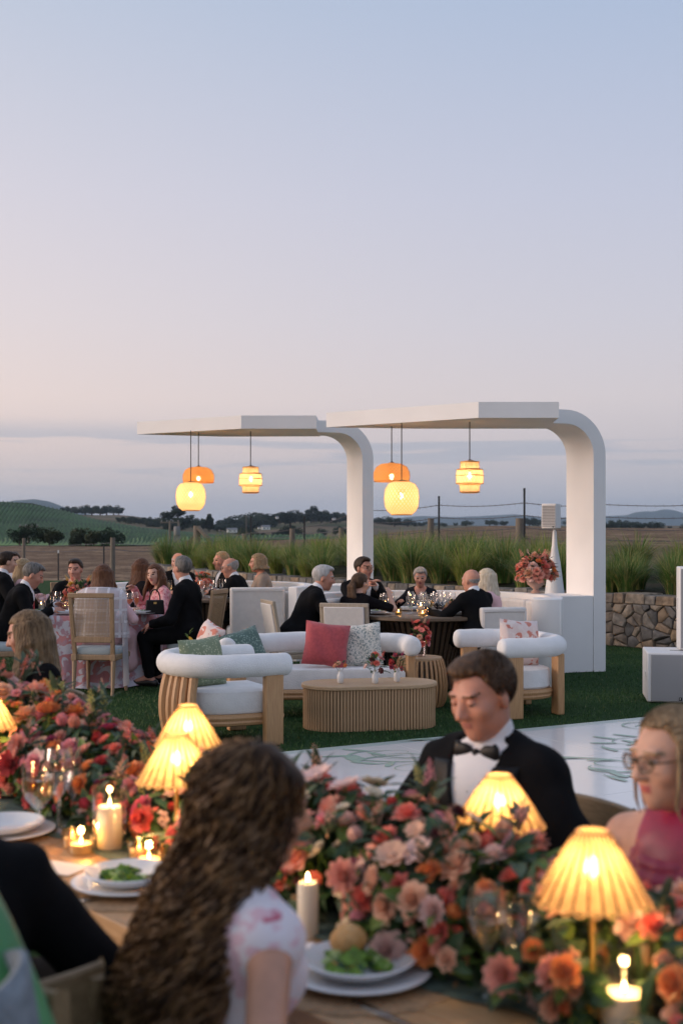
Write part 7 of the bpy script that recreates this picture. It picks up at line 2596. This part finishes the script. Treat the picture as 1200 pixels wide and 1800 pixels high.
# ---- urn of flowers on the booth wall
vase_flowers('flower_urn', (xat(941, 14.35), 14.35, .932), 'round coral bouquet in a pale pedestal urn on the white booth wall', [(.055, 0), (.06, .012), (.03, .035), (.035, .05), (.095, .10), (.115, .15), (.10, .18), (.11, .195)], m_terra, 95, .22, ('coral', 'salmon', 'salmon', 'orange', 'peach', 'blush'), 51, dome=.24, size=(.028, .058), spikes=7, leaves=110, leafL=.10, kinds=('rose', 'peony', 'ranunculus'))
# ---- bud vases on the coffee table
ZC = .371
bud = [(.018, 0), (.026, .01), (.028, .06), (.018, .085), (.013, .10), (.016, .11)]
vase_flowers('bud_vase', (xat(598, 10.75), 10.62, ZC), 'white bud vase with two orange roses on the coffee table', bud, m_vw, 3, .045, ('orange', 'peach'), 61, dome=.10, size=(.026, .032), spikes=0, leaves=8, leafL=.04)
vase_flowers('bud_vase', (xat(659, 10.6), 10.6, ZC), 'white bud vase with pink rose and trailing greens on the coffee table', bud, m_vw, 8, .085, ('blush', 'pink', 'coral', 'burgundy'), 62, dome=.13, size=(.022, .034), spikes=2, leaves=26, leafL=.06)
vase_flowers('bud_vase', (xat(697, 10.75), 10.72, ZC), 'white bud vase with red snapdragons on the coffee table', bud, m_vw, 6, .065, ('red', 'coral', 'magenta'), 63, dome=.12, size=(.02, .03), spikes=3, leaves=20, leafL=.05)
vase_flowers('flower_vase', (.735, 11.95, .462), 'smoky glass vase of pink and yellow blooms on the drum table', [(.045, 0), (.052, .02), (.05, .12), (.055, .14)], m_smoke, 20, .095, ('coral', 'pink', 'yellow', 'peach', 'red'), 64, dome=.18, size=(.026, .038), spikes=3, leaves=30, leafL=.05)
vase_flowers('bud_vase', (xat(331, 10.95), 10.98, .502), 'bud vase with a single yellow bloom behind the left armchair', bud, m_vw, 1, .02, ('yellow',), 66, dome=.20, size=(.034, .036), spikes=0, leaves=10, leafL=.05, kinds=('ranunculus',))

# ================================================================== LOUDSPEAKERS
m_spk = M('speaker_white', (.70, .70, .70, 1), .45, var=.02)
m_grille = M('grille_grey', (.30, .30, .31, 1), .6, var=.06, vscale=300)
sp = thing('loudspeaker', 'white loudspeaker on top of the cloth covered stand', 'loudspeaker', (xat(968, 16.4), 16.4, yz(929, 16.4)), RAD(-28))
MB().box((0, 0, .16), (.20, .20, .32), None, .96).build('cabinet', m_spk, sp, bevel=.012)
for k in range(14):
    MB().box((0, -.101, .03 + .0195 * k), (.17, .006, .012)).build('grille_slat', m_grille, sp)
MB().box((.06, -.1045, .02), (.016, .004, .012)).build('badge', m_satin, sp)
ss = thing('speaker_stand', 'white cloth cone stand holding the loudspeaker', 'stand', (xat(974, 16.4), 16.4, .0))
hz = yz(931, 16.4)
MB().lathe([(.30, .05), (.27, .3), (.14, .72), (.075, hz - .42), (.035, hz - .2), (.025, hz - .02)], 20).build('cloth_cover', m_spk, ss)
MB().tube([(0, 0, hz - .1), (0, 0, hz + .0)], .018, 10).build('pole', m_spk, ss)
for k in range(3):
    a = 2 * PI * k / 3 + .4
    MB().tube([(0, 0, .25), (.36 * math.cos(a), .36 * math.sin(a), .01)], .014, 8).build('leg', m_spk, ss)
sw_ = thing('subwoofer', 'large white subwoofer box on the lawn with a small black badge', 'loudspeaker', (3.24, 12.08, 0), RAD(-9))
MB().box((0, .3, .245), (.70, .60, .47)).build('cabinet', m_spk, sw_, bevel=.012)
MB().box((.012, -.004, .24), (.655, .012, .44)).build('grille', m_grille, sw_, bevel=.004)
MB().box((-.352, .25, .28), (.006, .14, .06)).build('handle', m_satin, sw_) if False else MB().box((-.354, .16, .26), (.01, .12, .05)).build('handle', m_spk, sw_)
bd = MB().box((-.045, -.0125, .045), (.028, .005, .030)).build('badge', m_satin, sw_)
MB().box((-.048, -.0155, .047), (.008, .002, .014)).build('badge_mark', m_spk, bd)
for sx in (-1, 1):
    for yy in (.05, .55):
        MB().lathe([(.022, 0), (.025, .012)], 10, (sx * .31, yy, 0)).build('foot', m_satin, sw_)
MB().box((.05, .25, .4815), (.34, .012, .003)).build('top_slot', m_satin, sw_)
cs = thing('column_speaker', 'tall white column loudspeaker standing on the subwoofer', 'loudspeaker', (xat(1187, 12.5) + .17, 12.45, .484), RAD(-9))
MB().box((0, 0, .40), (.32, .28, .80)).build('cabinet', m_spk, cs, bevel=.012)
MB().box((0, -.142, .40), (.29, .008, .76)).build('grille', m_grille, cs, bevel=.003)
MB().box((-.165, .0, .44), (.012, .05, .11)).build('bracket', m_spk, cs)
